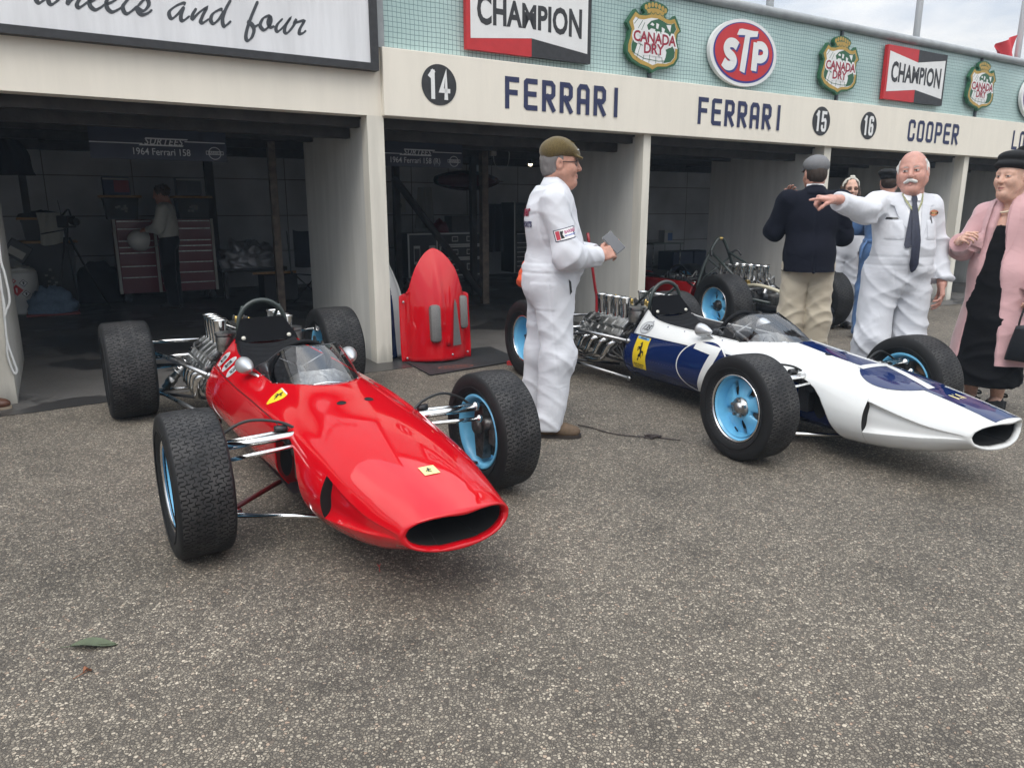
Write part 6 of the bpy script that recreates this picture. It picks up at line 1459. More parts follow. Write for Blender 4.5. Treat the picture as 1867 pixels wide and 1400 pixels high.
P.cloth('trousers', lambda p: smin(smin(legs(p, J, 'L', (.108,.095,.088)), legs(p, J, 'R', (.108,.095,.088)), .012), ellip(p, (-.02,0,.93), (.13,.165,.14)), .05), KHAKI, [(-.2,-.25,.0),(.2,.25,1.0)], .016, [('kneeL',.2),('kneeR',.2),((-.03,0,.75),.16),((-.02,.1,.12),.15),((-.02,-.11,.12),.15)], [((-.02,.10,.05),(0,0,-1)), ((-.02,-.11,.05),(0,0,-1))], .4, 31)
for x in (.10,-.11): P.shoe((.02,x,0), 0, mat('dark brown shoe', (.04,.025,.016), .4))
flat_cap(P, mat('grey wool cap', (.17,.17,.175), .95, noise=(220,.65,1.25), bump=(300,.5,.002)))
P.hd('hair', lambda p: smax(ellip(p, (-.022,0,.022), (.1005,.0795,.095)), np.maximum(p[:,0]-.005, -.062-p[:,2]), .012), mat('dark brown hair', (.035,.022,.015), .7), (-.14,-.1,-.09), (.05,.1,.08), .0045, .006)
# ---- 5: woman with headband
def simple_J(h=1., w=1.):
    J = dict(pelvis=(0,0,.95), chest=(-.01,0,1.25), neck=(.0,0,1.42), head=(.03,0,1.555), shL=(-.01,.18,1.36), shR=(-.01,-.18,1.36), elbL=(-.03,.235,1.09), elbR=(-.03,-.235,1.09), wriL=(.08,.22,.86), wriR=(.08,-.22,.86),
             hipL=(0,.09,.88), hipR=(0,-.09,.88), kneeL=(.01,.10,.48), kneeR=(.01,-.10,.48), ankL=(-.02,.11,.07), ankR=(-.02,-.11,.07))
    return {k: (v[0], v[1]*w, v[2]*h) for k, v in J.items()}
def suit(J, fat=0., lr=(.115,.095,.088)):
    def f(p):
        d = ellip(p, (.01,0,1.06), (.14+fat,.175+fat,.21)); d = smin(d, ellip(p, (-.01,0,1.25), (.125,.18,.18)), .10); d = smin(d, ellip(p, (-.02,0,.92), (.14+fat,.18+fat,.16)), .08)
        d = smin(d, shoulders(p, J, .066), .08); d = smin(d, rcone(p, (-.02,0,1.37), (-.015,0,1.43), .08, .062), .05)
        d = smin(d, smin(legs(p, J, 'L', lr), legs(p, J, 'R', lr), .012), .06)
        return smin(smin(d, arms(p, J, 'L'), .03), arms(p, J, 'R'), .03)
    return f
def dress_suit(P, name, m, J, seed, fat=0., amp=.016):
    q = np.array
    o = P.cloth(name, suit(J, fat), m, list(J), amp, [('kneeL',.16),('kneeR',.16),('elbR',.14),('elbL',.14),((0,0,.83),.16),('ankL',.14),('ankR',.14),((0,0,1.0),.16)], [('wriR', q(J['wriR'])-q(J['elbR'])), ('wriL', q(J['wriL'])-q(J['elbL'])), ((J['ankL'][0],J['ankL'][1],.055), (0,0,-1)), ((J['ankR'][0],J['ankR'][1],.055), (0,0,-1))], .32, seed)
    return o
REST = lambda J, sd, sc=1.: dict(at=np.array(J['wri'+sd])+np.array((.0,0,-.01)), x=(.15,0,-1), z=(.2,1 if sd == 'L' else -1,.05), side=-1 if sd == 'L' else 1, curl=(.3,.35,.4,.45), scale=sc, res=.004)
J = simple_J(1.0, .95)
P = Person('woman with white headband, tinted glasses and long brown hair in white coveralls', (3.80,8.6,0), -pi/2-radians(8), J, .011, dict(scale=.97), [REST(J,'L',.95), REST(J,'R',.95)], SK3, mat('brown hair', (.06,.035,.02), .6))
dress_suit(P, 'coverall', WHITE_C, J, 51)
HB = mat('long brown hair', (.055,.030,.018), .6, noise=(50,.6,1.4), bump=(120,.8,.004))
P.hd('hair', lambda p: smax(smin(ellip(p, (-.022,0,.040), (.110,.092,.098)), smin(rcone(np.stack([p[:,0], np.abs(p[:,1]), p[:,2]], 1), (-.01,.075,0), (-.01,.090,-.15), .038, .045), ellip(p, (-.05,0,-.08), (.06,.09,.12)), .04), .03), p[:,0]-.050+.35*np.abs(p[:,2]-.05)*(p[:,2] < .05)*0-.2*np.maximum(p[:,2]-.06,0), .02), HB, (-.16,-.16,-.24), (.1,.16,.16), .006, .022)
P.hd('headband', lambda p: smax(smin(ellip(p, (-.012,0,.052), (.113,.098,.099)), rcone(p, (.03,.02,.150), (.04,-.02,.150), .014, .011), .012), np.abs(p[:,0]-.012-.25*(p[:,2]-.05))-.012, .01), mat('cream headband', (.66,.64,.56), .9), (-.1,-.12,-.02), (.12,.12,.19), .006)
glasses(P, mat('brown spectacle frame', (.08,.04,.02), .3), False)
b = MB()
for sg in (-1, 1): b.add([P.hpt((.0985-.012*abs(abs(y)-.006)/.05, y*sg, z)) for y, z in [(.034+.023*cos(a), .010+.016*sin(a)) for a in np.linspace(0, 2*pi, 16, endpoint=False)]], [tuple(range(16))])
b.build('tinted_lens', mat('tinted lens', (.10,.05,.035), .15), P.o, normals=False)
for x in (.11,-.11): P.shoe((.02,x*.95,0), 0, mat('black leather shoe', (.018,.016,.015), .35), .26)
# ---- 6: person in denim
J = simple_J(1.03); J.update(elbL=(.08,.27,1.16), wriL=(.22,.12,1.10), ankL=(-.10,.13,.09), kneeL=(.0,.11,.5))
P = Person('person from behind in blue denim coveralls and black beret', (3.87,7.85,0), pi/2-radians(25), J, .011, dict(), [REST(J,'R'), dict(at=(.23,.11,1.10), x=(.9,-.4,0), z=(0,.3,1), side=-1, curl=(.4,.4,.4,.4), res=.004)], SK1, mat('dark brown hair', (.035,.022,.015), .7))
DENIM = cloth_mat('blue denim', (.085,.165,.33), 380, .5, .9, .7)
cv = dress_suit(P, 'coverall', DENIM, J, 61)
b = MB(); b.tube([(.0+.165*cos(a), .185*sin(a), 1.02) for a in np.linspace(0, 2*pi, 30, endpoint=False)], .018, 8, closed=True, flat=(1.2,.5)); b.tube(crom([(-.10,.15,1.02),(-.16,.19,.94),(-.16,.20,.84)], 5), .012, 6); b.build('cloth_belt', DENIM, cv)
P.hd('beret', lambda p: smin(smin(ellip(p, (-.02,0,.095), (.125,.115,.048), rotm(0,.1,.12)), ellip(p, (-.02,0,.06), (.108,.09,.045)), .02), rbox(p, (.09,0,.055), (.05,.06,.006), .005, rotm(0,.2)), .012), FELT, (-.17,-.14,.0), (.16,.14,.17), .006)
P.hd('hair', lambda p: smax(ellip(p, (-.022,0,.022), (.1005,.0795,.095)), np.maximum(p[:,0]-.005, -.062-p[:,2]), .012), mat('dark brown hair', (.035,.022,.015), .7), (-.14,-.1,-.09), (.05,.1,.08), .006)
for x in (.13,-.11): P.shoe((-.06 if x > 0 else .02, x, 0), 0, MATS['black leather shoe'])
# ---- 7: person inside the left garage
J = simple_J(.99, .92); J.update(elbR=(.02,-.25,1.12), wriR=(.20,-.12,1.10), elbL=(.05,.22,1.10), wriL=(.22,.10,1.08))
gp = fpt(1.36, 5.15)
P = Person('person in white shirt and dark trousers handling a helmet by the tool chest', gp, FA_R+pi-radians(22), J, .011, dict(pitch=radians(12), scale=.97), [dict(at=J['wriR'], x=(.9,.4,-.1), z=(0,-.5,.8), side=1, curl=(.4,.4,.4,.4), res=.004), dict(at=J['wriL'], x=(.9,-.3,-.1), z=(0,.5,.8), side=-1, curl=(.4,.4,.4,.4), res=.004)], SK1, mat('brown hair', (.06,.035,.02), .6))
def shirt(p):
    d = ellip(p, (.0,0,1.24), (.125,.175,.19)); d = smin(d, ellip(p, (-.0,0,1.05), (.13,.165,.16)), .1); d = smin(d, shoulders(p, J, .062), .08)
    return smin(smin(d, arms(p, J, 'L', (.075,.066,.045)), .03), arms(p, J, 'R', (.075,.066,.045)), .03)
P.cloth('shirt', shirt, cloth_mat('off white shirt', (.60,.60,.56), 500, .2), [(-.2,-.3,1.0),(.26,.3,1.42)], .016, [('elbL',.15),('elbR',.15),((0,0,1.02),.15)], [((0,0,.97),(0,0,-1),1.)], .4, 71)
P.cloth('trousers', lambda p: smin(smin(legs(p, J, 'L', (.100,.082,.072)), legs(p, J, 'R', (.100,.082,.072)), .012), ellip(p, (-.015,0,.93), (.125,.155,.13)), .05), cloth_mat('black trousers', (.012,.012,.016)), [(-.2,-.25,0),(.2,.25,1.0)], .014, [('kneeL',.2),('kneeR',.2)], [((-.02,.10,.05),(0,0,-1)), ((-.02,-.10,.05),(0,0,-1))], .3, 72)
P.hd('hair', lambda p: smax(ellip(p, (-.02,0,.045), (.110,.090,.098)), np.maximum(p[:,0]-.05-.3*np.maximum(p[:,2]-.05,0), -.08-p[:,2]), .015), HB, (-.15,-.12,-.1), (.1,.12,.16), .006, .02)
for x in (.10,-.10): P.shoe((.02,x,0), 0, MATS['black leather shoe'], .27)
hl = empty('helmet', gp+Matrix.Rotation(FA_R+pi-radians(22), 3, 'Z') @ Vector((.36,.02,.93)), FA_R+pi-radians(22)+radians(35), 'pale open face helmet with dark lining held by the person in the garage', 'helmet')
hl.rotation_euler = (radians(10), radians(75), FA_R+pi+radians(30))
b = MB(); R_ = np.linspace(0, radians(118), 14); b.lathe([(.145*sin(a), .16*cos(a)) for a in R_], (0,0,1), n=32); b.build('shell', mat('pale helmet paint', (.60,.60,.58), .3, coat=.5), hl)
b = MB(); b.lathe([(.132*sin(a), .147*cos(a)) for a in np.linspace(0, radians(116), 12)]+[(.145*sin(radians(118)), .16*cos(radians(118)))], (0,0,1), n=32); b.build('lining', mat('dark helmet lining', (.02,.022,.03), .9), hl)
b = MB(); b.tube(crom([(.10,.06,-.07),(.05,.05,-.17),(.0,.03,-.24),(-.02,.0,-.27)], 5), .007, 6); b.build('chin_strap', mat('grey strap', (.25,.25,.25), .8), hl)
# ---- 8: bystander at the left edge, only a shoe in the frame
J = simple_J(1.)
lp = fpt(-.62, -.17)
P = Person('bystander at the left post of whom only one brown leather shoe shows', (lp.x-.02,lp.y,0), radians(14), J, .012, dict(), [REST(J,'L'), REST(J,'R')], SK1, mat('brown hair', (.06,.035,.02), .6))
dress_suit(P, 'clothes', cloth_mat('dark grey cloth', (.05,.05,.055)), J, 81)
for x in (.11,-.11): P.shoe((.06,x,0), 0, mat('chestnut leather shoe', (.12,.045,.022), .35, noise=(25,.7,1.2)), .30, .10, mat('pale welt', (.35,.28,.2), .7))

# ---- two onlookers behind the camera, mirrored in the nose of the red car
for (x, y, yw, tx, sd) in ((.04,-.85,90,'SURTEES',91), (-.95,-.80,74,'FERRARI',92)):
    J = simple_J(1.02 if sd == 91 else .97); J.update(elbR=(.05,-.27,1.14), wriR=(.26,-.10,1.28), elbL=(.05,.27,1.14), wriL=(.26,.10,1.28))
    P = Person('onlooker in a printed white shirt standing at the camera, mirrored in the red nose' if sd == 91 else 'onlooker in a dark printed jacket left of the camera, mirrored in the red nose', (x, y, 0), radians(yw), J, .014, dict(), [], SK1, mat('dark brown hair', (.035,.022,.015), .7))
    c_ = dress_suit(P, 'clothes', cloth_mat('pale shirt cloth', (.50,.50,.52)) if sd == 91 else cloth_mat('slate jacket cloth', (.06,.07,.09)), J, sd)
    b = MB(); v_, f_ = text2d(tx, .13, .006, .8); b.add([(.19, a, 1.20+c) for a, c in v_], f_); b.build('chest_lettering', SBLACK if sd == 91 else SWHITE, c_, normals=False)
    P.hd('hair', lambda p: smax(ellip(p, (-.022,0,.030), (.103,.082,.095)), np.maximum(p[:,0]-.05-.3*np.maximum(p[:,2]-.06,0), -.062-p[:,2]), .012), mat('dark brown hair', (.035,.022,.015), .7), (-.14,-.1,-.09), (.1,.1,.15), .006)
# ================================================================ third car, in the middle of the bay
def make_open_car():
    f = Vector((cos(radians(115)), sin(radians(115)), 0)); ra = Vector((2.94, 8.28, 0)); o_ = ra+f*2.38
    car = empty('open_racing_car', o_, radians(115), 'stripped red racing car parked nose inward in the garage mouth, engine and roll hoop bare', 'racing car')
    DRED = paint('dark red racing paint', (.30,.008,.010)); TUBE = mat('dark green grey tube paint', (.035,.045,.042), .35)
    tb = MB(); tt = np.linspace(-8, -3.6, 40)
    for a, c in ((-8,-3.7), (3.7,8)): tb.grid([[S(x, t) for t in np.linspace(a, c, 36)] for x in np.linspace(-1.35, .2, 40)])
    ts = np.linspace(-8, 8, 97); tb.grid([[S(x, t) for t in ts] for x in np.linspace(.2, .95, 24)])
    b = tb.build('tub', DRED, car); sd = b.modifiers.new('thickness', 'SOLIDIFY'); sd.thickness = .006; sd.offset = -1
    e = MB()
    for sg in (-1, 1): e.tube([S(x, sg*3.7) for x in np.linspace(-1.35, .2, 24)], .008, 6)
    e.build('tub_edge', ALU, car)
    ck = MB(); ck.grid([[Vector((x, y, .2)) for y in (-.3,.3)] for x in (-1.4,.3)]); ck.box(-.5,-.1,-.18,.18,.36,.50, bev=.04); ck.build('cockpit_lining', IRON, car)
    b = MB(); b.tube([Vector((-.62,0,.50))+Vector((.06*cos(a)*0,.14*cos(a),.13*sin(a))) for a in np.linspace(0, 2*pi, 28, endpoint=False)], .012, 8, closed=True); b.build('steering_wheel', LEATHER, car)
    s = MB(); rg = random.Random(11)
    for k in range(14):
        p = [(rg.uniform(-1.2,-.1),rg.uniform(-.2,.2),rg.uniform(.42,.5))]; p += [(p[0][0]+rg.uniform(-.2,.2),p[0][1]+rg.uniform(-.12,.12),rg.uniform(.48,.6)), (p[0][0]+rg.uniform(-.3,.3),p[0][1]+rg.uniform(-.2,.2),.44)]
        s.tube(crom(p, 5), rg.choice((.006,.009,.012)), 6, mi=rg.choice((0,1)))
    s.build('cockpit_pipework', [IRON, ALU], car)
    rb = MB(); ap = Vector((-1.42,0,1.0))
    for sg in (-1, 1):
        rb.tube(crom([(-1.40,sg*.30,.42),(-1.41,sg*.20,.72),(-1.42,sg*.06,.97),ap], 5), .019, 10); rb.tube([(-1.42,sg*.13,.84),(-1.95,sg*.22,.60)], .015, 8); rb.tube([(-1.41,sg*.16,.76),(-1.38,-sg*.24,.50)], .012, 8)
        rb.tube([(-1.40,sg*.30,.42),(-2.6,sg*.28,.36)], .016, 8); rb.tube([(-1.40,sg*.28,.14),(-2.6,sg*.22,.14)], .016, 8)
    rb.build('roll_hoop', TUBE, car); b = MB(); b.lathe([(.021,-.02),(.023,0),(.021,.02)], (0,1,0), (-1.42,0,1.0), 12); b.build('hoop_cap', BRASS, car)
    b = MB()
    for sg in (-1, 1):
        b.sphere((-1.44,sg*.15,.82), .022, n=8); b.tube(crom([(-1.44,sg*.15,.82),(-1.5,sg*.2,.86),(-1.55,sg*.23,.80)], 4), .012, 6)
    b.build('electrical_switch', IRON, car)
    en = MB(); en.box(-2.25,-1.50,-.17,.17,.14,.44, bev=.02)
    for sg in (-1, 1):
        en.M = Matrix.Translation((0, sg*.20, .42)) @ Matrix.Rotation(-sg*radians(35), 4, 'X'); en.box(-2.2,-1.55,-.09,.09,-.12,.06, bev=.012)
    en.M = Matrix.Identity(4); en.box(-2.85,-2.25,-.12,.12,.18,.42, bev=.04); en.lathe([(.10,0),(.12,.04),(.12,.08),(.05,.09),(0,.09)], (-1,0,0), (-2.80,0,.32), 20); en.build('engine_block', ALU_D, car, angle=radians(35))
    for sg in (-1, 1):
        for k in range(5):
            x = -1.62-.118*k
            MB().lathe([(.026,.52),(.026,.60),(.030,.66),(.040,.70),(.050,.715),(.051,.719),(.040,.712),(.024,.60),(.018,.54),(0,.54)], (0,-sg*.12,1), (x,sg*.20+.0,0), 20).build('intake_trumpet', CHROME, car)
        for k in range(5): MB().box(-1.62-.118*k-.026,-1.62-.118*k+.026,sg*.14-.02,sg*.14+.028,.50,.56, bev=.005).build('fuel_collar', BRASS, car)
        for k in range(4): MB().box(-1.62-.125*k-.03,-1.62-.125*k+.03,sg*.27-.02,sg*.27+.02,.36,.50, bev=.006).build('coil_pack', IRON, car)
        ex = MB()
        for k in range(4):
            x = -1.60-.14*k; ex.tube(crom([(x,sg*.28,.34),(x-.04,sg*.36,.30),(x-.2,sg*.36,.22),(x-.45,sg*.33,.20),(-2.5,sg*.28,.20+.04*(k % 2))], 6), .022, 10)
        ex.tube([(-2.4,sg*.27,.20),(-3.0,sg*.22,.20)], .045, 14); ex.tube([(-2.4,sg*.24,.29),(-3.0,sg*.20,.29)], .040, 14); ex.build('exhaust', IRON, car)
    ms = MB(); rg = random.Random(8)
    for k in range(34):
        p = (rg.uniform(-2.4,-1.5), rg.uniform(-.18,.18), rg.uniform(.46,.56)); q = [p, (p[0]+rg.uniform(-.12,.12), p[1]+rg.uniform(-.12,.12), p[2]+rg.uniform(.02,.1)), (p[0]+rg.uniform(-.2,.2), p[1]+rg.uniform(-.15,.15), p[2]-.05)]
        ms.tube(crom(q, 5), rg.choice((.006,.009,.012)), 6, mi=rg.choice((0,1,2)))
    for k in range(14):
        r = rg.uniform(.02,.045); ms.lathe([(0,0),(r,0),(r,.05),(r*.7,.06),(0,.06)], (rg.uniform(-1,1),rg.uniform(-1,1),rg.uniform(-.3,1)), (rg.uniform(-2.8,-2.2),rg.uniform(-.2,.2),rg.uniform(.2,.5)), 14, mi=rg.choice((0,1,2)))
    ms.build('engine_ancillaries', [ALU, IRON, STEEL_R], car, angle=radians(40))
    b = MB(); b.tube(crom([(-2.15,.22,.50),(-2.4,.26,.53),(-2.65,.20,.48),(-2.8,.10,.36)], 6), .020, 10); b.build('breather_hose', mat('cream hose', (.50,.46,.34), .5), car)
    b = MB(); b.box(-2.98,-2.84,-.16,.04,.20,.42, bev=.03); b.build('catch_tank', mat('milky plastic tank', (.55,.56,.48), .45), car)
    for sg in (-1, 1):
        make_wheel(car, (0,sg*.70,.30), True, sg); make_wheel(car, (-2.38,sg*.74,.335), False, sg)
        b = MB()
        for p, q in (((-2.35,sg*.14,.50),(-2.38,sg*.58,.47)), ((-2.5,sg*.12,.16),(-2.38,sg*.58,.20)), ((-2.1,sg*.2,.15),(-2.36,sg*.58,.19)), ((-2.38,sg*.12,.32),(-2.38,sg*.6,.335)), ((-1.45,sg*.30,.40),(-2.36,sg*.56,.44)), ((.05,sg*.2,.42),(0,sg*.58,.42)), ((.1,sg*.2,.14),(0,sg*.58,.15))): b.tube([p, q], .013, 8)
        b.build('suspension_link', STEEL_R, car)
    return car
OC = make_open_car()
# scale the third car's rear wheels up to the fat tyres it wears
for c in list(OC.children):
    if c.name.startswith('wheel') and c.location.x < -1: c.scale = (1.07, 1.0, 1.07)
# ================================================================ bodywork, mat and small things by the post
def panel(label, loc, rz, mats, tilt):
    r = empty('engine_cover', loc, 0, label, 'body panel', 'engine covers stood on end by the garage post'); r.rotation_euler = (0, 0, 0)
    r.matrix_world = Matrix.Translation(loc) @ Matrix.Rotation(rz, 4, 'Z') @ Matrix.Rotation(-tilt, 4, 'X')
    def hw(b):
        return float(np.interp(b, [0,.10,.5,.56,.585,.61,.66,.74,.82,.90,.95,.98,.995], [.325,.33,.325,.325,.32,.262,.240,.215,.182,.130,.085,.045,.004]))
    rows = []; bs = list(np.linspace(0, .58, 22))+list(np.linspace(.59, .66, 8))+list(np.linspace(.68, .995, 30))
    for b_ in bs:
        w = hw(b_); k = max(.02, 1-max(0, (b_-.45)/.56)**1.6); row = []
        for u in np.linspace(-1, 1, 61):
            a = u*w; q = min(1, abs(a)/.27); dp = .155*k*(1-q**2.2)+.025*k*math.exp(-(a/.035)**2)*(1 if b_ > .30 else .4)
            if abs(a) > .255: dp += -.02
            row.append((a, -dp, b_))
        rows.append(row)
    g = MB(); g.grid(rows, 0); bd = g.build('shell', mats, r, angle=radians(60))
    if len(mats) > 1:
        for p in bd.data.polygons:
            if p.center.x > .20 or p.center.x < -.22: p.material_index = 1
    sd = bd.modifiers.new('thickness', 'SOLIDIFY'); sd.thickness = .006
    SCREEN = mat('grey wire gauze', (.17,.165,.16), .6, metal=.3, noise=(240,.55,1.5), bump=(500,.6,.002))
    def surf(a, b_): 
        k = max(.02, 1-max(0, (b_-.45)/.56)**1.6); return -(.155*k*(1-min(1,abs(a)/.27)**2.2)+.025*k*math.exp(-(a/.035)**2)*(1 if b_ > .3 else .4))
    for cx, z0, z1, w in ((-.055,.17,.50,.050), (.245,.27,.57,.042)):
        g = MB(); g.box(cx-w, cx+w, surf(cx,.3)-.055, surf(cx,.3)+.03, z0, z1, bev=.032); g.build('gauze_scoop', SCREEN, r, angle=radians(40))
    g = MB(); v = [(.10,.13),(.205,.13),(.165,.50),(.150,.545),(.135,.50)]; g.add([(a, surf(a, b_)-.012-.02*(a < .12), b_) for a, b_ in v], [tuple(range(5))], smooth=False); g.build('gauze_panel', SCREEN, r, normals=False)
    g = MB()
    for a, b_ in ((-.29,.53),(-.28,.03),(.10,.05),(.29,.05),(.29,.5)): g.lathe([(0,-.008),(.009,-.006),(.012,.004)], (0,1,0), (a, surf(a,b_)-.004, b_), 10)
    g.build('fastener', STEEL_R, r)
    g = MB(); g.lathe([(0,.06),(.012,.04),(.02,0),(.022,-.03),(.012,-.03)], (0,-.4,1), (.06, surf(.06,.16)-.012, .17), 12); g.build('drain_scoop', mats[0], r)
    return r
panel('glossy red engine cover with grey gauze scoops stood on end by the cream post', fpt(2.86,-.17,.016), FA_R-radians(9), [RED_P], radians(5))
panel('white engine cover with blue sides, mostly hidden behind the cream post and the red one', fpt(2.60,.36,.006), FA_R+radians(74), [WHITE_P, BLUE_P], radians(3))
mt = MB(); mp = [(2.53,-.71),(3.52,-.57),(3.60,.16),(2.60,.22)]; mt.add([fpt(s,t,z) for z in (.006,.013) for s, t in mp], [(4,5,6,7),(0,3,2,1),(0,1,5,4),(1,2,6,5),(2,3,7,6),(3,0,4,7)], smooth=False)
mo = mt.build('rubber_mat', mat('black ribbed rubber', (.022,.022,.023), .65, noise=(40,.6,1.5), bump=(220,.6,.003))); tag(mo, 'black rubber mat with an oval red print under the red engine cover', 'mat')
lg = MB(); q0 = fpt(2.86,-.53,.0136); ux = (fpt(3,-.53)-fpt(2.5,-.46)).normalized(); uy = Vector((-ux.y, ux.x, 0)); fm = lambda a, b, d=0: q0+ux*a+uy*b+Vector((0,0,d))
flat(lg, [ell(0,0,.16,.072,40), ell(0,0,.146,.060,40)], 0, lambda a, b, d: fm(a, b)); flat_text(lg, text2d('BARBER', .062, .001, 1.0), .0, lambda a, b, d: fm(a, b)); lg.build('print', mat('faded red print', (.22,.07,.05), .8), mo, normals=False)
# red rag hanging from the first man's pocket
rv_, rF_ = nets(lambda p: smin(rcone(p, (-.155,.03,1.03), (-.180,.035,.945), .018, .030), ellip(p, (-.188,.03,.925), (.022,.045,.024)), .03), (-.3,-.07,.84), (-.1,.13,1.08), .006)
rv_ = folds(rv_, vnormals(rv_, rF_), [], .014, .8, 5, 2.2)
o = mesh_obj('rag', rv_, rF_, mat('orange red cloth', (.62,.085,.03), .9, noise=(40,.8,1.1), bump=(150,.4,.002)), None, None, (.255,4.45,0), radians(4)); tag(o, 'orange red cloth hanging at the back pocket of the man in the tweed cap', 'rag')
jk = empty('trolley_jack', fpt(4.56,-.30), FA_R, 'trolley jack with a bent red handle standing by the rear of the white car', 'jack')
RJ = mat('red jack enamel', (.28,.012,.018), .35, noise=(20,.7,1.1))
MB().tube(crom([(0,0,.10),(0,0,.47),(-.03,.0,.62),(-.13,.0,1.12)], 5), .014, 10).build('handle', RJ, jk)
g = MB(); g.box(-.05,.05,-.05,.05,.04,.16, bev=.012); g.box(-.05,.36,-.09,-.06,.03,.11, bev=.008); g.box(-.05,.36,.06,.09,.03,.11, bev=.008); g.build('frame', RJ, jk)
for x in (-.02,.33):
    for y in (-.075,.075): MB().lathe([(0,-.02),(.035,-.02),(.035,.02),(0,.02)], (0,1,0), (x,y,.035), 14).build('castor', IRON, jk)
wc = MB(); wc.prism([(-.05,0),(.04,0),(.04,.01),(-.01,.035),(-.05,.035)], -.03, .03); o = wc.build('wheel_chock', mat('red chock', (.4,.02,.02), .6), loc=(.0,6.45,0), rot=(0,0,1.2)); tag(o, 'small red chock against the rear wheel of the white car', 'chock')
# rope on the left post
rp = MB()
for L in ([(-.30,1.30),(-.315,1.02),(-.305,.91),(-.300,.74),(-.33,.66),(-.345,.62)], [(-.345,1.2),(-.335,.90),(-.345,.62),(-.352,.46),(-.33,.30),(-.322,.245),(-.335,.22),(-.35,.26),(-.362,.36),(-.352,.46)], [(-.37,.95),(-.345,.84),(-.335,.72),(-.345,.62)]):
    P_ = crom([(s, z) for s, z in L], 7); rp.tube([fpt(s, -.018, z) for s, z in P_], .0075, 8)
rp.tube([fpt(-.30,-.018,1.30), fpt(-.33,-.02,1.45), fpt(-.345,-.018,1.2)], .0075, 8); MB().box(-.36,-.31,-.03,.0,1.38,1.42, bev=.004)
o = rp.build('rope', mat('white rope', (.68,.68,.66), .8, bump=(300,.6,.003))); tag(o, 'loops of white rope hanging on the left garage post', 'rope')
# litter on the ground
def leaf(loc, rz, L, W_, m, label):
    g = MB(); rows = []
    for k in np.linspace(0, 1, 13):
        w = W_*(sin(pi*min(1, k*1.0))**.8); rows.append([(-L/2+L*k, u*w, .004+.010*abs(u)*(.4+.6*sin(pi*k))+.006*sin(5*k)) for u in (-1,-.5,0,.5,1)])
    g.grid(rows); g.tube([(-L/2-.03,0,.003),(-L/2,0,.005),(L/2*.9,0,.006)], .0012, 5); o = g.build('leaf', m, loc=loc, rot=(0,0,rz)); return tag(o, label, 'leaf', 'fallen leaves on the asphalt')
LEAFG = mat('dull green leaf', (.085,.105,.060), .75, noise=(30,.8,1.2)); LEAFB = mat('brown leaf', (.30,.12,.06), .8, noise=(40,.7,1.2))
leaf((-1.315,2.075,.002), .12, .142, .023, LEAFG, 'single dull green leaf lying on the asphalt in the left foreground')
leaf((-1.26,1.94,.002), 1.0, .025, .009, LEAFB, 'tiny brown leaf scrap on the asphalt below the green leaf')
leaf((-.51,2.60,.002), 1.8, .018, .008, mat('red scrap', (.4,.06,.05), .7), 'tiny red scrap on the asphalt beside the near front tyre of the red car')
g = MB(); P_ = crom([(.42,4.52,.006),(.50,4.46,.006),(.58,4.36,.007),(.68,4.30,.006),(.78,4.27,.006),(.86,4.25,.008)], 6); g.tube(P_, .0035, 6)
rg = random.Random(2); g.tube(crom([(.84+rg.uniform(-.05,.06),4.25+rg.uniform(-.025,.03),.006+.012*rg.random()) for k in range(22)], 5), .003, 6); g.tube(crom([(.88,4.25,.006),(.95,4.22,.006),(1.0,4.20,.006)], 5), .003, 6)
tag(g.build('wire', mat('dark brown cord', (.03,.02,.018), .7)), 'thin dark cord with a tangled knot lying on the asphalt near the brown shoes', 'cord')
# ================================================================ inside the garages
MARED = mat('maroon tool chest enamel', (.14,.010,.022), .35, coat=.3); ORANGEW = mat('raw board lid', (.40,.22,.09), .75, noise=(20,.7,1.15)); CRATE = mat('black crate plastic', (.014,.015,.018), .5); PALE = mat('pale trim', (.42,.41,.37), .5)
tc = fobj('tool_chest', .76, 5.95, 0, 'wide maroon roller tool chest with pale corner strips and many drawers', 'tool chest')
MB().box(0,1.33,0,.48,.15,1.20, bev=.006).build('cabinet', MARED, tc)
for x in (0,.52,1.31): MB().box(x-.012,x+.026,-.022,0,.15,1.21, bev=.004).build('corner_strip', PALE, tc)
for x0, x1, zs in ((.032,.502,(1.09,.92,.83,.75,.56,.40,.17)), (.552,1.292,(1.09,.92,.84,.76,.60,.45,.30,.17))):
    for i in range(len(zs)):
        top = 1.19 if i == 0 else zs[i-1]-.008
        d_ = MB().box(x0,x1,-.018,0,zs[i],top, bev=.003).build('drawer', MARED, tc); MB().box(x0+.01,x1-.01,-.030,-.0185,top-.018,top-.006).build('handle', ALU, d_)
for x in (.08,1.25):
    for y in (.06,.42): MB().lathe([(0,-.025),(.06,-.025),(.06,.025),(0,.025)], (0,1,0), (x,y,.064), 16).box(x-.03,x+.03,y-.03,y+.03,.11,.15).build('castor', IRON, tc)
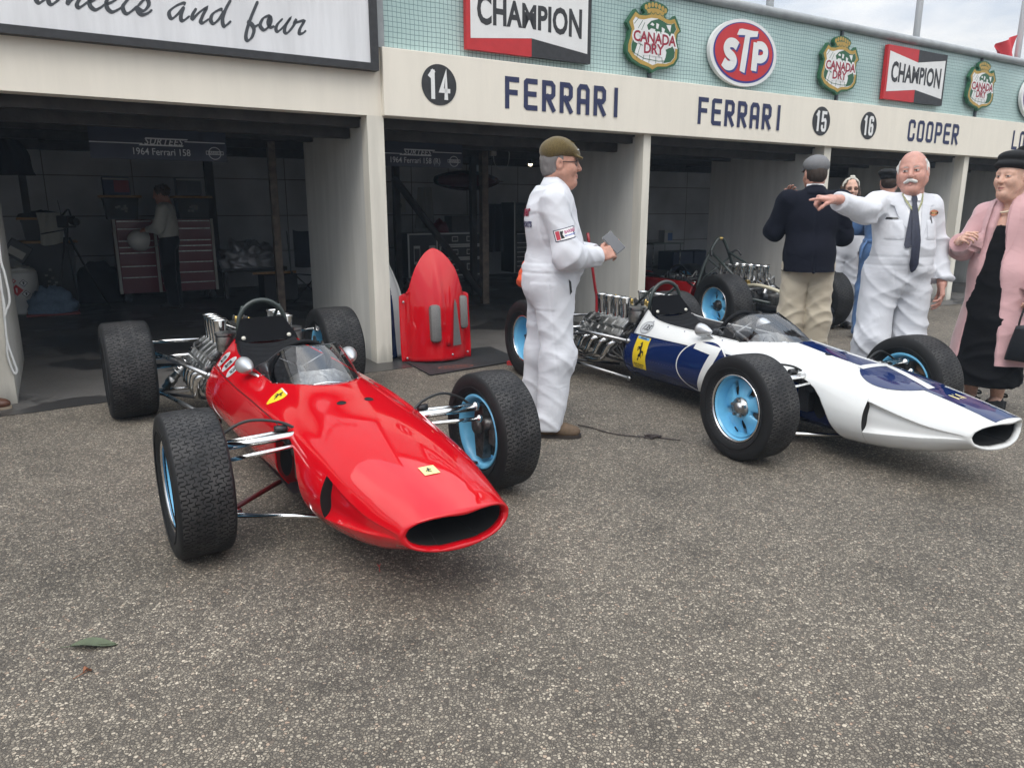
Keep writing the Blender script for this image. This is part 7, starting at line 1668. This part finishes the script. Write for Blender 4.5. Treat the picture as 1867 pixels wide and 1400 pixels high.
def crate(s, t, z, w, h, label, lid=True, group='black lidded crates in the left garage', d=.36):
    r = fobj('crate', s, t, z, label, 'crate', group); g = MB(); rows = []
    for zz, k in ((0,.90),(h-.03,1.0),(h-.03,1.03),(h,1.03)): rows.append([(w/2*k*a, d/2*k*b, zz) for a, b in ((-1,-1),(1,-1),(1,1),(-1,1),(-1,-1))])
    g.grid(rows, smooth=False); g.box(-w*.44,w*.44,-d*.44,d*.44,.002,.01); g.build('tub', CRATE, r)
    if lid: MB().box(-w/2-.05,w/2+.05,-d/2-.03,d/2+.03,h+.002,h+.034, bev=.004).build('lid', ORANGEW, r)
    g = MB(); rg = random.Random(int(w*1000)+int(s*100))
    for k in range(7): 
        a, b = rg.uniform(-.09,.05), rg.uniform(h*.3,h*.62); g.box(a,a+.035,-d/2*1.02-.004,-d/2*.97,b,b+.03)
    g.build('stencil', mat('faded stencil paint', (.3,.3,.27), .8), r); return r
crate(.90,6.2,1.206,.44,.30,'black lidded crate standing on the left end of the maroon tool chest')
crate(1.86,6.2,1.206,.44,.30,'black lidded crate standing on the right end of the maroon tool chest')
def carton(s, t, z, w, d, h, label, m, m2):
    r = fobj('carton', s, t, z, label, 'box', 'cartons on the crates'); MB().box(-w/2,w/2,-d/2,d/2,0,h, bev=.004).build('box', m, r); MB().box(-w*.1,w*.46,-d/2-.004,-d/2-.0005,h*.15,h*.8).build('printed_panel', m2, r); MB().box(-w/2,w/2,-d/2-.002,-d/2-.0002,h*.84,h*.93).build('tape', PALE, r)
carton(.87,6.2,1.545,.34,.26,.25,'red and blue printed carton on the left black crate', mat('blue carton', (.05,.06,.12), .7), mat('red carton print', (.25,.03,.05), .7))
carton(1.83,6.2,1.545,.34,.26,.26,'plain grey carton on the right black crate', mat('grey carton', (.10,.10,.11), .7), mat('darker carton print', (.07,.07,.08), .7))
crate(-.08,6.3,.005,.66,.88,'tall black lidded crate at the bottom of the pile behind the tripod')
crate(-.06,6.3,.922,.56,.28,'smaller black lidded crate on top of the tall one, holding the dark cloth')
g = MB()
def heap(name, s, t, z, rx, ry, h, m, label, cat, seed=0, rough=.05, n=40):
    vs = []; g = MB(); rows = []
    for i in range(n//2+1):
        ph = pi/2*i/(n//2); row = []
        for j in range(n):
            th = 2*pi*j/n; row.append([rx*sin(ph)*cos(th), ry*sin(ph)*sin(th), h*cos(ph)])
        rows.append(row)
    A = np.array(rows).reshape(-1, 3); nn = A/(np.linalg.norm(A, axis=1, keepdims=True)+1e-6); q = A*9+seed*10
    dd = (np.abs(vnoise(q, seed)*2-1)+.5*np.abs(vnoise(q*2.1, seed+1)*2-1)-.5)*rough; A = A+nn*dd[:, None]; A[:,2] = np.maximum(A[:,2], 0)
    A = A.reshape(n//2+1, n, 3); g.grid([[tuple(p) for p in r]+[tuple(r[0])] for r in A]); o = g.build(name, m, loc=fpt(s, t, z), rot=(0,0,FA_R), merge=.0005); return tag(o, label, cat)
heap('cloth', -.08, 6.3, 1.236, .30, .17, .10, mat('black cloth heap', (.01,.01,.013), .9), 'crumpled black cloth lying on the upper crate of the pile behind the tripod', 'cloth', 1, .04)
heap('dust_sheet', .52, 6.5, .005, .38, .30, .60, mat('black dust sheet', (.008,.009,.012), .85), 'black sheet draped over a bulky thing left of the tool chest', 'dust sheet', 2, .05)
heap('denim_jacket', -.10, 5.3, .030, .30, .22, .34, mat('faded denim', (.13,.19,.27), .9, noise=(30,.7,1.15)), 'faded blue denim clothes heaped on the floor beside the white drum', 'clothing', 3, .09)
o = MB().box(-.3,.3,-.2,.2,0,.024, bev=.008).build('red_tray', mat('dull red tray', (.22,.05,.05), .7), loc=fpt(-.10,5.25,.005), rot=(0,0,FA_R)); tag(o, 'flat dull red tray under the heap of blue clothes', 'tray')
heap('plastic_sheet', 2.62, 6.1, .46, .46, .30, .42, mat('crumpled silver sheeting', (.34,.34,.36), .28, metal=.35), 'crumpled silvery plastic sheeting heaped on a low bench right of the tool chest', 'sheeting', 4, .13, 60)
bn = fobj('bench', 2.65, 6.15, 0, 'low dark bench under the silvery sheeting', 'bench'); MB().box(-.50,.50,-.25,.25,.40,.46, bev=.005).build('top', IRON, bn)
for x in (-.44,.44):
    for y in (-.2,.2): MB().box(x-.025,x+.025,y-.025,y+.025,0,.40).build('leg', IRON, bn)
o = MB().box(-.32,.32,-.02,.02,0,.035, bev=.003).build('plank', ORANGEW, loc=fpt(2.8,5.3,.40), rot=(0,0,FA_R)); tag(o, 'raw timber plank lying across the trestle behind the worn wooden post', 'plank')
o = MB().box(-.25,.25,-.18,.18,0,.39, bev=.01).build('trestle_box', CRATE, loc=fpt(2.85,5.35,.005), rot=(0,0,FA_R)); tag(o, 'black box under the raw plank behind the worn post', 'box')
ch = fobj('folding_chair', 3.2, 4.9, 0, 'dark folding camping chair half hidden by the garage wing wall', 'chair', None, radians(20))
g = MB(); g.grid([[(-.27+.54*u, .10*(4*(u-.5)**2)*-1+.05, z+.03*(4*(u-.5)**2)) for u in np.linspace(0,1,9)] for z in np.linspace(.5,1.03,5)]); g.build('backrest', mat('dark navy canvas', (.012,.014,.022), .9), ch)
g = MB(); g.grid([[(-.26+.52*u, y, .44-.05*(1-4*(u-.5)**2)) for u in np.linspace(0,1,9)] for y in (-.42,-.2,0.05)]); g.build('seat', mat('dark navy canvas', (.012,.014,.022), .9), ch)
for p, q in (((-.26,-.42,0),(.26,-.42,.45)),((.26,-.42,0),(-.26,-.42,.45)),((-.26,.05,0),(.26,.05,.45)),((.26,.05,0),(-.26,.05,.45)),((-.27,.05,.4),(-.28,.08,1.04)),((.27,.05,.4),(.28,.08,1.04))): MB().tube([p, q], .010, 6).build('leg', IRON, ch)
dr = fobj('drum', -.41, 5.6, 0, 'white plastic drum with hazard diamonds and white rags on top', 'drum', None, -radians(20))
g = MB(); g.lathe([(0,.005),(.165,.005),(.17,.02),(.175,.22),(.182,.23),(.185,.50),(.178,.52),(.178,.54),(.165,.545),(0,.545)], (0,0,1), n=36); g.build('body', mat('white drum plastic', (.55,.55,.53), .4), dr)
def dpt(a, b, d=0): th = -pi/2+a/.186; return ((.187+d)*cos(th), (.187+d)*sin(th), b)
dm = lambda cx, cz, r: [(cx-r,cz),(cx,cz-r),(cx+r,cz),(cx,cz+r)]
for cx, cz, r, m in ((-.0,.32,.075,RED_S), (.085,.41,.05,SBLACK), (.10,.27,.05,SBLACK), (-.10,.42,.035,SBLACK), (-.02,.44,.03,RED_S)):
    g = MB(); decal(g, dm(cx,cz,r), lambda a, b, d=0: dpt(a,b,.001+d), .02); l_ = g.build('hazard_diamond', m, dr, normals=False)
    g = MB(); decal(g, dm(cx,cz,r*.80), lambda a, b, d=0: dpt(a,b,.002+d), .02); 
    if m is SBLACK: g.build('diamond_field', SWHITE, l_, normals=False)
    g = MB(); decal(g, [(cx-.006,cz-r*.4),(cx+.006,cz-r*.4),(cx+.012,cz+r*.4),(cx-.012,cz+r*.4)], lambda a, b, d=0: dpt(a,b,.003+d), .02); g.build('symbol', SBLACK if m is SBLACK else SWHITE, l_, normals=False)
heap('rag', -.41, 5.6, .547, .19, .19, .08, mat('white rag', (.55,.54,.50), .95), 'white rags bunched on the lid of the hazard drum', 'rag', 6, .06)
tp = fobj('tripod', .16, 5.55, 0, 'black camera tripod standing in the left garage', 'tripod')
for k, (x, y) in enumerate(((-.22,-.12),(.42,-.02),(.05,.40))): MB().tube([(x,y,.008),(x*.5,y*.5,.5),(x*.08,y*.08,.98)], [.010,.013,.016], 8).build('leg', IRON, tp)
MB().tube([(0,0,.90),(0,0,1.10)], .018, 10).build('column', IRON, tp); MB().tube([(0,0,1.08),(-.28,-.1,1.03)], .009, 8).build('pan_handle', IRON, tp)
cm = fobj('video_camera', .18, 5.53, 1.105, 'black video camera mounted on the tripod', 'camera', None, .5); MB().box(-.06,.06,-.14,.12,0,.16, bev=.015).build('body', IRON, cm); MB().lathe([(.045,0),(.05,.10),(.04,.10),(0,.09)], (0,-1,0), (0,-.14,.08), 16).build('lens', IRON, cm); MB().tube(crom([(.02,.1,.16),(.05,.0,.24),(.02,-.1,.16)], 5), .012, 6).tube([(-.05,0,.15),(-.07,0,.36)], .005, 6).build('handle', IRON, cm); MB().box(-.045,.045,-.1425,-.1405,.03,.07).build('label_plate', PALE, cm)
g = MB(); g.grid([[(-.17+.34*u+.02*sin(9*u+3*v), .02*sin(14*u+2*v), -.42*v-.02*sin(6*u)*(v)) for u in np.linspace(0,1,22)] for v in np.linspace(0,1,10)]); o = g.build('hung_shirt', cloth_mat('grey white cloth', (.42,.42,.38), 300, .3), loc=fpt(.02,5.98,1.30), rot=(0,0,FA_R)); tag(o, 'pale grey shirt hung over the edge of the stacked black crates', 'clothing')
g = MB(); g.grid([[(.03*sin(5*v)+.22*(u-.5)*(1+.5*v)+.10*v, .05*sin(10*u), -.36*v) for u in np.linspace(0,1,16)] for v in np.linspace(0,1,10)]); o = g.build('hung_jacket', mat('dark jacket', (.010,.010,.014), .9), loc=fpt(-.30,3.45,2.05), rot=(0,0,FA_R)); tag(o, 'dark jacket hanging high at the left end of the left garage', 'clothing')
g = MB(); g.box(-.14,.14,-.03,.03,-.12,.12, bev=.01); g.box(-.10,.10,-.036,-.031,-.08,.02, mi=1); o = g.build('clipboard_case', [IRON, PALE], loc=fpt(-.42,6.0,.80), rot=(0,radians(35),FA_R)); tag(o, 'dark case leaning on the crates above the white drum', 'case')
# banners
def banner(s0, s1, t, z0, z1, sub, label):
    b = fobj('banner', s0, t, z0, label, 'banner', 'dark blue name banners hung inside the garages'); w, h = s1-s0, z1-z0
    MB().box(0,w,-.004,.004,0,h).build('cloth', mat('navy banner vinyl', (.010,.014,.035), .5), b); WB = mat('banner white print', (.55,.56,.58), .6)
    g = MB(); lx0, lx1 = w*.36, w*.68
    flat(g, [[(0,h*.395),(lx0+.01,h*.395),(lx0+.01,h*.42),(0,h*.42)]], .0052, fn_f); flat(g, [[(lx1,h*.485),(w*.99,h*.485),(w*.99,h*.51),(lx1,h*.51)]], .0052, fn_f)
    flat(g, [[(lx0-.02,h*.36),(lx1-.02,h*.36),(lx1-.01,h*.395),(lx0-.01,h*.395)]], .0056, fn_f); flat(g, [[(lx0+.03,h*.53),(lx1+.02,h*.53),(lx1+.03,h*.565),(lx0+.04,h*.565)]], .0056, fn_f); g.build('stripe', WB, b, normals=False)
    g = MB(); v, f_ = text2d('SURTEES', .080, .0008, .92, .35, 1.12); flat_text(g, (v, f_), .006, fn_f, at=((lx0+lx1)/2, h*.465)); flat_text(g, text2d(sub, .082, .0002, .85), .006, fn_f, at=((lx0+lx1)/2-.02, h*.20)); g.build('lettering', WB, b, normals=False)
    g = MB(); cx = w*.905; flat(g, [ell(cx,h*.22,.055,.055,30), ell(cx,h*.22,.049,.049,30)], .0056, fn_f); flat(g, [[(cx-.075,h*.18),(cx+.075,h*.18),(cx+.075,h*.28),(cx-.075,h*.28)],[(cx-.071,h*.195),(cx+.071,h*.195),(cx+.071,h*.265),(cx-.071,h*.265)]], .0060, fn_f); flat_text(g, text2d('BARBER', .034, .0003, .9), .0064, fn_f, at=(cx, h*.228)); g.build('emblem', WB, b, normals=False)
banner(.36,1.46,1.27,1.765,2.09,'1964 Ferrari 158','dark blue banner with white driver name hung in the left garage')
banner(2.78,3.90,1.27,1.775,2.09,'1964 Ferrari 158 (R)','dark blue banner with white name ending in (R), hung in the middle garage')
# middle garage
EDGE = mat('aluminium edging', (.36,.36,.35), .4, metal=.7)
k = 0
for i, (s, z, w, h) in enumerate(((6.38,.16,.86,.30),(6.38,.475,.86,.22),(6.38,.71,.86,.22),(5.62,.16,.58,.77))):
    r = fobj('flight_case', s, 6.35, z, ['lowest black flight case of the stack behind the diagonal brace','middle black flight case of the stack behind the diagonal brace','topmost black flight case of the stack, under the dark boxes','upright black flight case left of the stack of three'][i], 'case', 'aluminium edged flight cases in the middle garage')
    MB().box(-w/2,w/2,-.25,.25,0,h, bev=.004).build('body', CRATE, r)
    for z0, z1 in ((0,.022),(h-.022,h)): MB().box(-w/2-.004,w/2+.004,-.258,-.2505,z0,z1).build('edging', EDGE, r)
    for x in (-w/2,w/2-.022): MB().box(x-.004,x+.026,-.2565,-.2502,.0225,h-.0225).build('edging', EDGE, r)
    for x in (-.12,.18): 
        l_ = MB().box(x-.06,x+.06,-.2585,-.2505,h*.3,h*.72).build('latch', EDGE, r)
        MB().box(x-.05,x+.05,-.2605,-.2588,h*.36,h*.66).build('recess', IRON, l_)
ft = fobj('dolly', 6.2, 6.35, 0, 'low wheeled dolly under the stacked flight cases', 'dolly'); MB().box(-.9,.62,-.25,.25,.10,.155).build('deck', IRON, ft)
for x in (-.8,-.4,.1,.5):
    for y in (-.18,.18): MB().lathe([(0,-.015),(.05,-.015),(.05,.015),(0,.015)], (0,1,0), (x,y,.05), 12).build('castor', IRON, ft)
o = MB().box(-.20,.20,-.15,.15,0,.30, bev=.01).build('speaker_case', IRON, loc=fpt(6.45,6.35,.935), rot=(0,0,FA_R)); tag(o, 'black box standing on the stacked flight cases', 'box')
heap('red_bag', 6.08, 6.35, .935, .17, .15, .22, mat('dark red bag', (.14,.015,.03), .8), 'dark red bag slumped on top of the flight cases', 'bag', 7, .05)
tc2 = fobj('tool_cabinet', 7.65, 6.3, 0, 'tall black tool cabinet with silver drawer edges half hidden by the man in the cap', 'tool cabinet'); MB().box(0,.75,0,.5,.14,1.48, bev=.006).build('cabinet', CRATE, tc2)
for z in (.20,.29,.38,.47,.56,.65,.82): d_ = MB().box(.05,.70,-.012,0,z,z+.075, bev=.002).build('drawer', IRON, tc2); MB().box(.06,.69,-.020,-.0125,z+.058,z+.070).build('handle', EDGE, d_)
for a, b_, c_, e_ in ((-.004,.018,.14,1.48),(.732,.754,.14,1.48)): MB().box(a,b_,-.014,-.0002,c_,e_).build('edging', EDGE, tc2)
MB().box(.05,.70,-.006,-.0003,.94,1.42).build('pegboard', mat('green grey pegboard', (.05,.06,.055), .7, noise=(40,.4,1.9)), tc2)
for x in (.08,.67): MB().lathe([(0,-.03),(.06,-.03),(.06,.03),(0,.03)], (0,1,0), (x,.1,.062), 14).build('castor', IRON, tc2)
def coat_(s, t, z, w, h, m, label):
    g = MB(); g.grid([[(w*(u-.5)*(.8+.4*v), .04*sin(12*u+v), -h*v) for u in np.linspace(0,1,16)] for v in np.linspace(0,1,8)]); o = g.build('hung_coat', m, loc=fpt(s,t,z), rot=(0,0,FA_R)); tag(o, label, 'clothing')
coat_(7.25,6.35,1.45,.34,.9,mat('dark overall', (.012,.013,.02), .9),'dark overalls hanging beside the tall tool cabinet'); coat_(6.05,6.9,1.75,.34,.75,mat('dusty white overall', (.30,.30,.29), .9),'dusty white overalls hanging on the back wall behind the flight cases')
o = MB().box(-.17,.17,-.006,0,-.13,.13).build('notice', mat('white notice paper', (.5,.5,.47), .8), loc=fpt(5.78,7.58,1.42), rot=(0,0,FA_R)); tag(o, 'white paper notice with a round emblem on the back wall of the middle garage', 'notice')
g = MB(); flat(g, [ell(.03,0,.06,.06,24), ell(.03,0,.035,.035,24)], .0075, fn_f); g.build('emblem', mat('grey notice print', (.2,.2,.2), .8), o, normals=False)
hb = fobj('hung_bodywork', 5.95, 4.9, 1.80, 'dark red car bodywork hung under the roof of the middle garage', 'body panel')
g = MB(); rows = []
for k in np.linspace(0,1,16): rows.append([(-.62+1.35*k, .25*cos(a)*sin(pi*min(1,k*1.1+.05))**.5, .16*sin(a)*sin(pi*min(1,k*1.05+.08))**.6) for a in np.linspace(0,2*pi,20)])
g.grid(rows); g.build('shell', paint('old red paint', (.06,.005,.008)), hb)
for x in (-.4,.4): MB().tube([(x,0,.1),(x,0,.36)], .006, 6).build('hanger', IRON, hb)
g = MB(); g.tube(crom([(0,0,0),(-.02,0,-.10),(.0,0,-.22),(.10,0,-.29),(.19,0,-.24),(.22,0,-.10),(.20,0,-.02)], 6), .006, 6); o = g.build('hanging_cable', mat('pale grey cable', (.40,.40,.38), .6), loc=fpt(5.05,2.55,2.14), rot=(0,0,FA_R)); tag(o, 'pale cable hanging in a loop from the roof timbers of the middle garage', 'cable')
g = MB(); g.box(-.04,.04,-.03,.03,-.08,.0, bev=.008); o = g.build('junction_box', PALE, loc=fpt(5.02,2.55,2.10), rot=(0,0,FA_R)); tag(o, 'pale junction box on the roof timber at the top of the cable loop', 'junction box')
lb = fobj('lamp', 7.05, 4.8, 2.12, 'small lit lamp under the roof timbers beside the cap of the man with the phone', 'lamp')
lm = mat('lit lamp glass', (1,.85,.6), .5); N, L, b = nodes(lm); b.inputs['Emission Color'].default_value = (1,.82,.55,1); b.inputs['Emission Strength'].default_value = 6
MB().sphere((0,0,-.03), .035, n=12).build('bulb', lm, lb); MB().lathe([(.02,.04),(.03,0),(.09,-.03),(.085,-.03)], (0,0,1), n=20).build('shade', IRON, lb)
# right hand garages
tb3 = fobj('folding_table', 11.55, 6.45, 0, 'light folding table with a carton far back in the right garage', 'table'); MB().box(-.45,.45,-.3,.3,.60,.63, bev=.004).build('top', mat('green grey table', (.25,.29,.27), .6), tb3)
for x in (-.4,.4):
    for y in (-.25,.25): MB().tube([(x,y,0),(x,y,.60)], .012, 6).build('leg', STEEL_R, tb3)
carton(11.72,6.45,.632,.24,.2,.26,'white carton standing on the folding table in the right garage', mat('white carton', (.5,.5,.5), .7), mat('blue carton print', (.12,.2,.4), .7))
for i, (s, w) in enumerate(((12.1,.6),(12.75,.6))):
    o = MB().box(-w/2,w/2,-.25,.25,0,.42, bev=.01).build('storage_box', mat('dark blue plastic box', (.012,.022,.06), .5), loc=fpt(s,6.5,.005), rot=(0,0,FA_R)); tag(o, ['dark blue plastic box beneath the table in the right garage, left one','dark blue plastic box right of the table in the right garage'][i], 'box', 'blue plastic boxes in the right garage')

# ================================================================ smoky air over the paddock and in the garages
hz = MB().box(-30, 40, -25, 45, -1, 9.5).build('haze', None or bpy.data.materials.new('thin haze')); tag(hz, kind='stuff')
hm_ = hz.data.materials[0]; hm_.use_nodes = True; N = hm_.node_tree.nodes; N.clear(); ho = N.new('ShaderNodeOutputMaterial'); hv = N.new('ShaderNodeVolumePrincipled')
hv.inputs['Color'].default_value = (.62,.80,1,1); hv.inputs['Density'].default_value = .0020; hm_.node_tree.links.new(hv.outputs[0], ho.inputs['Volume'])
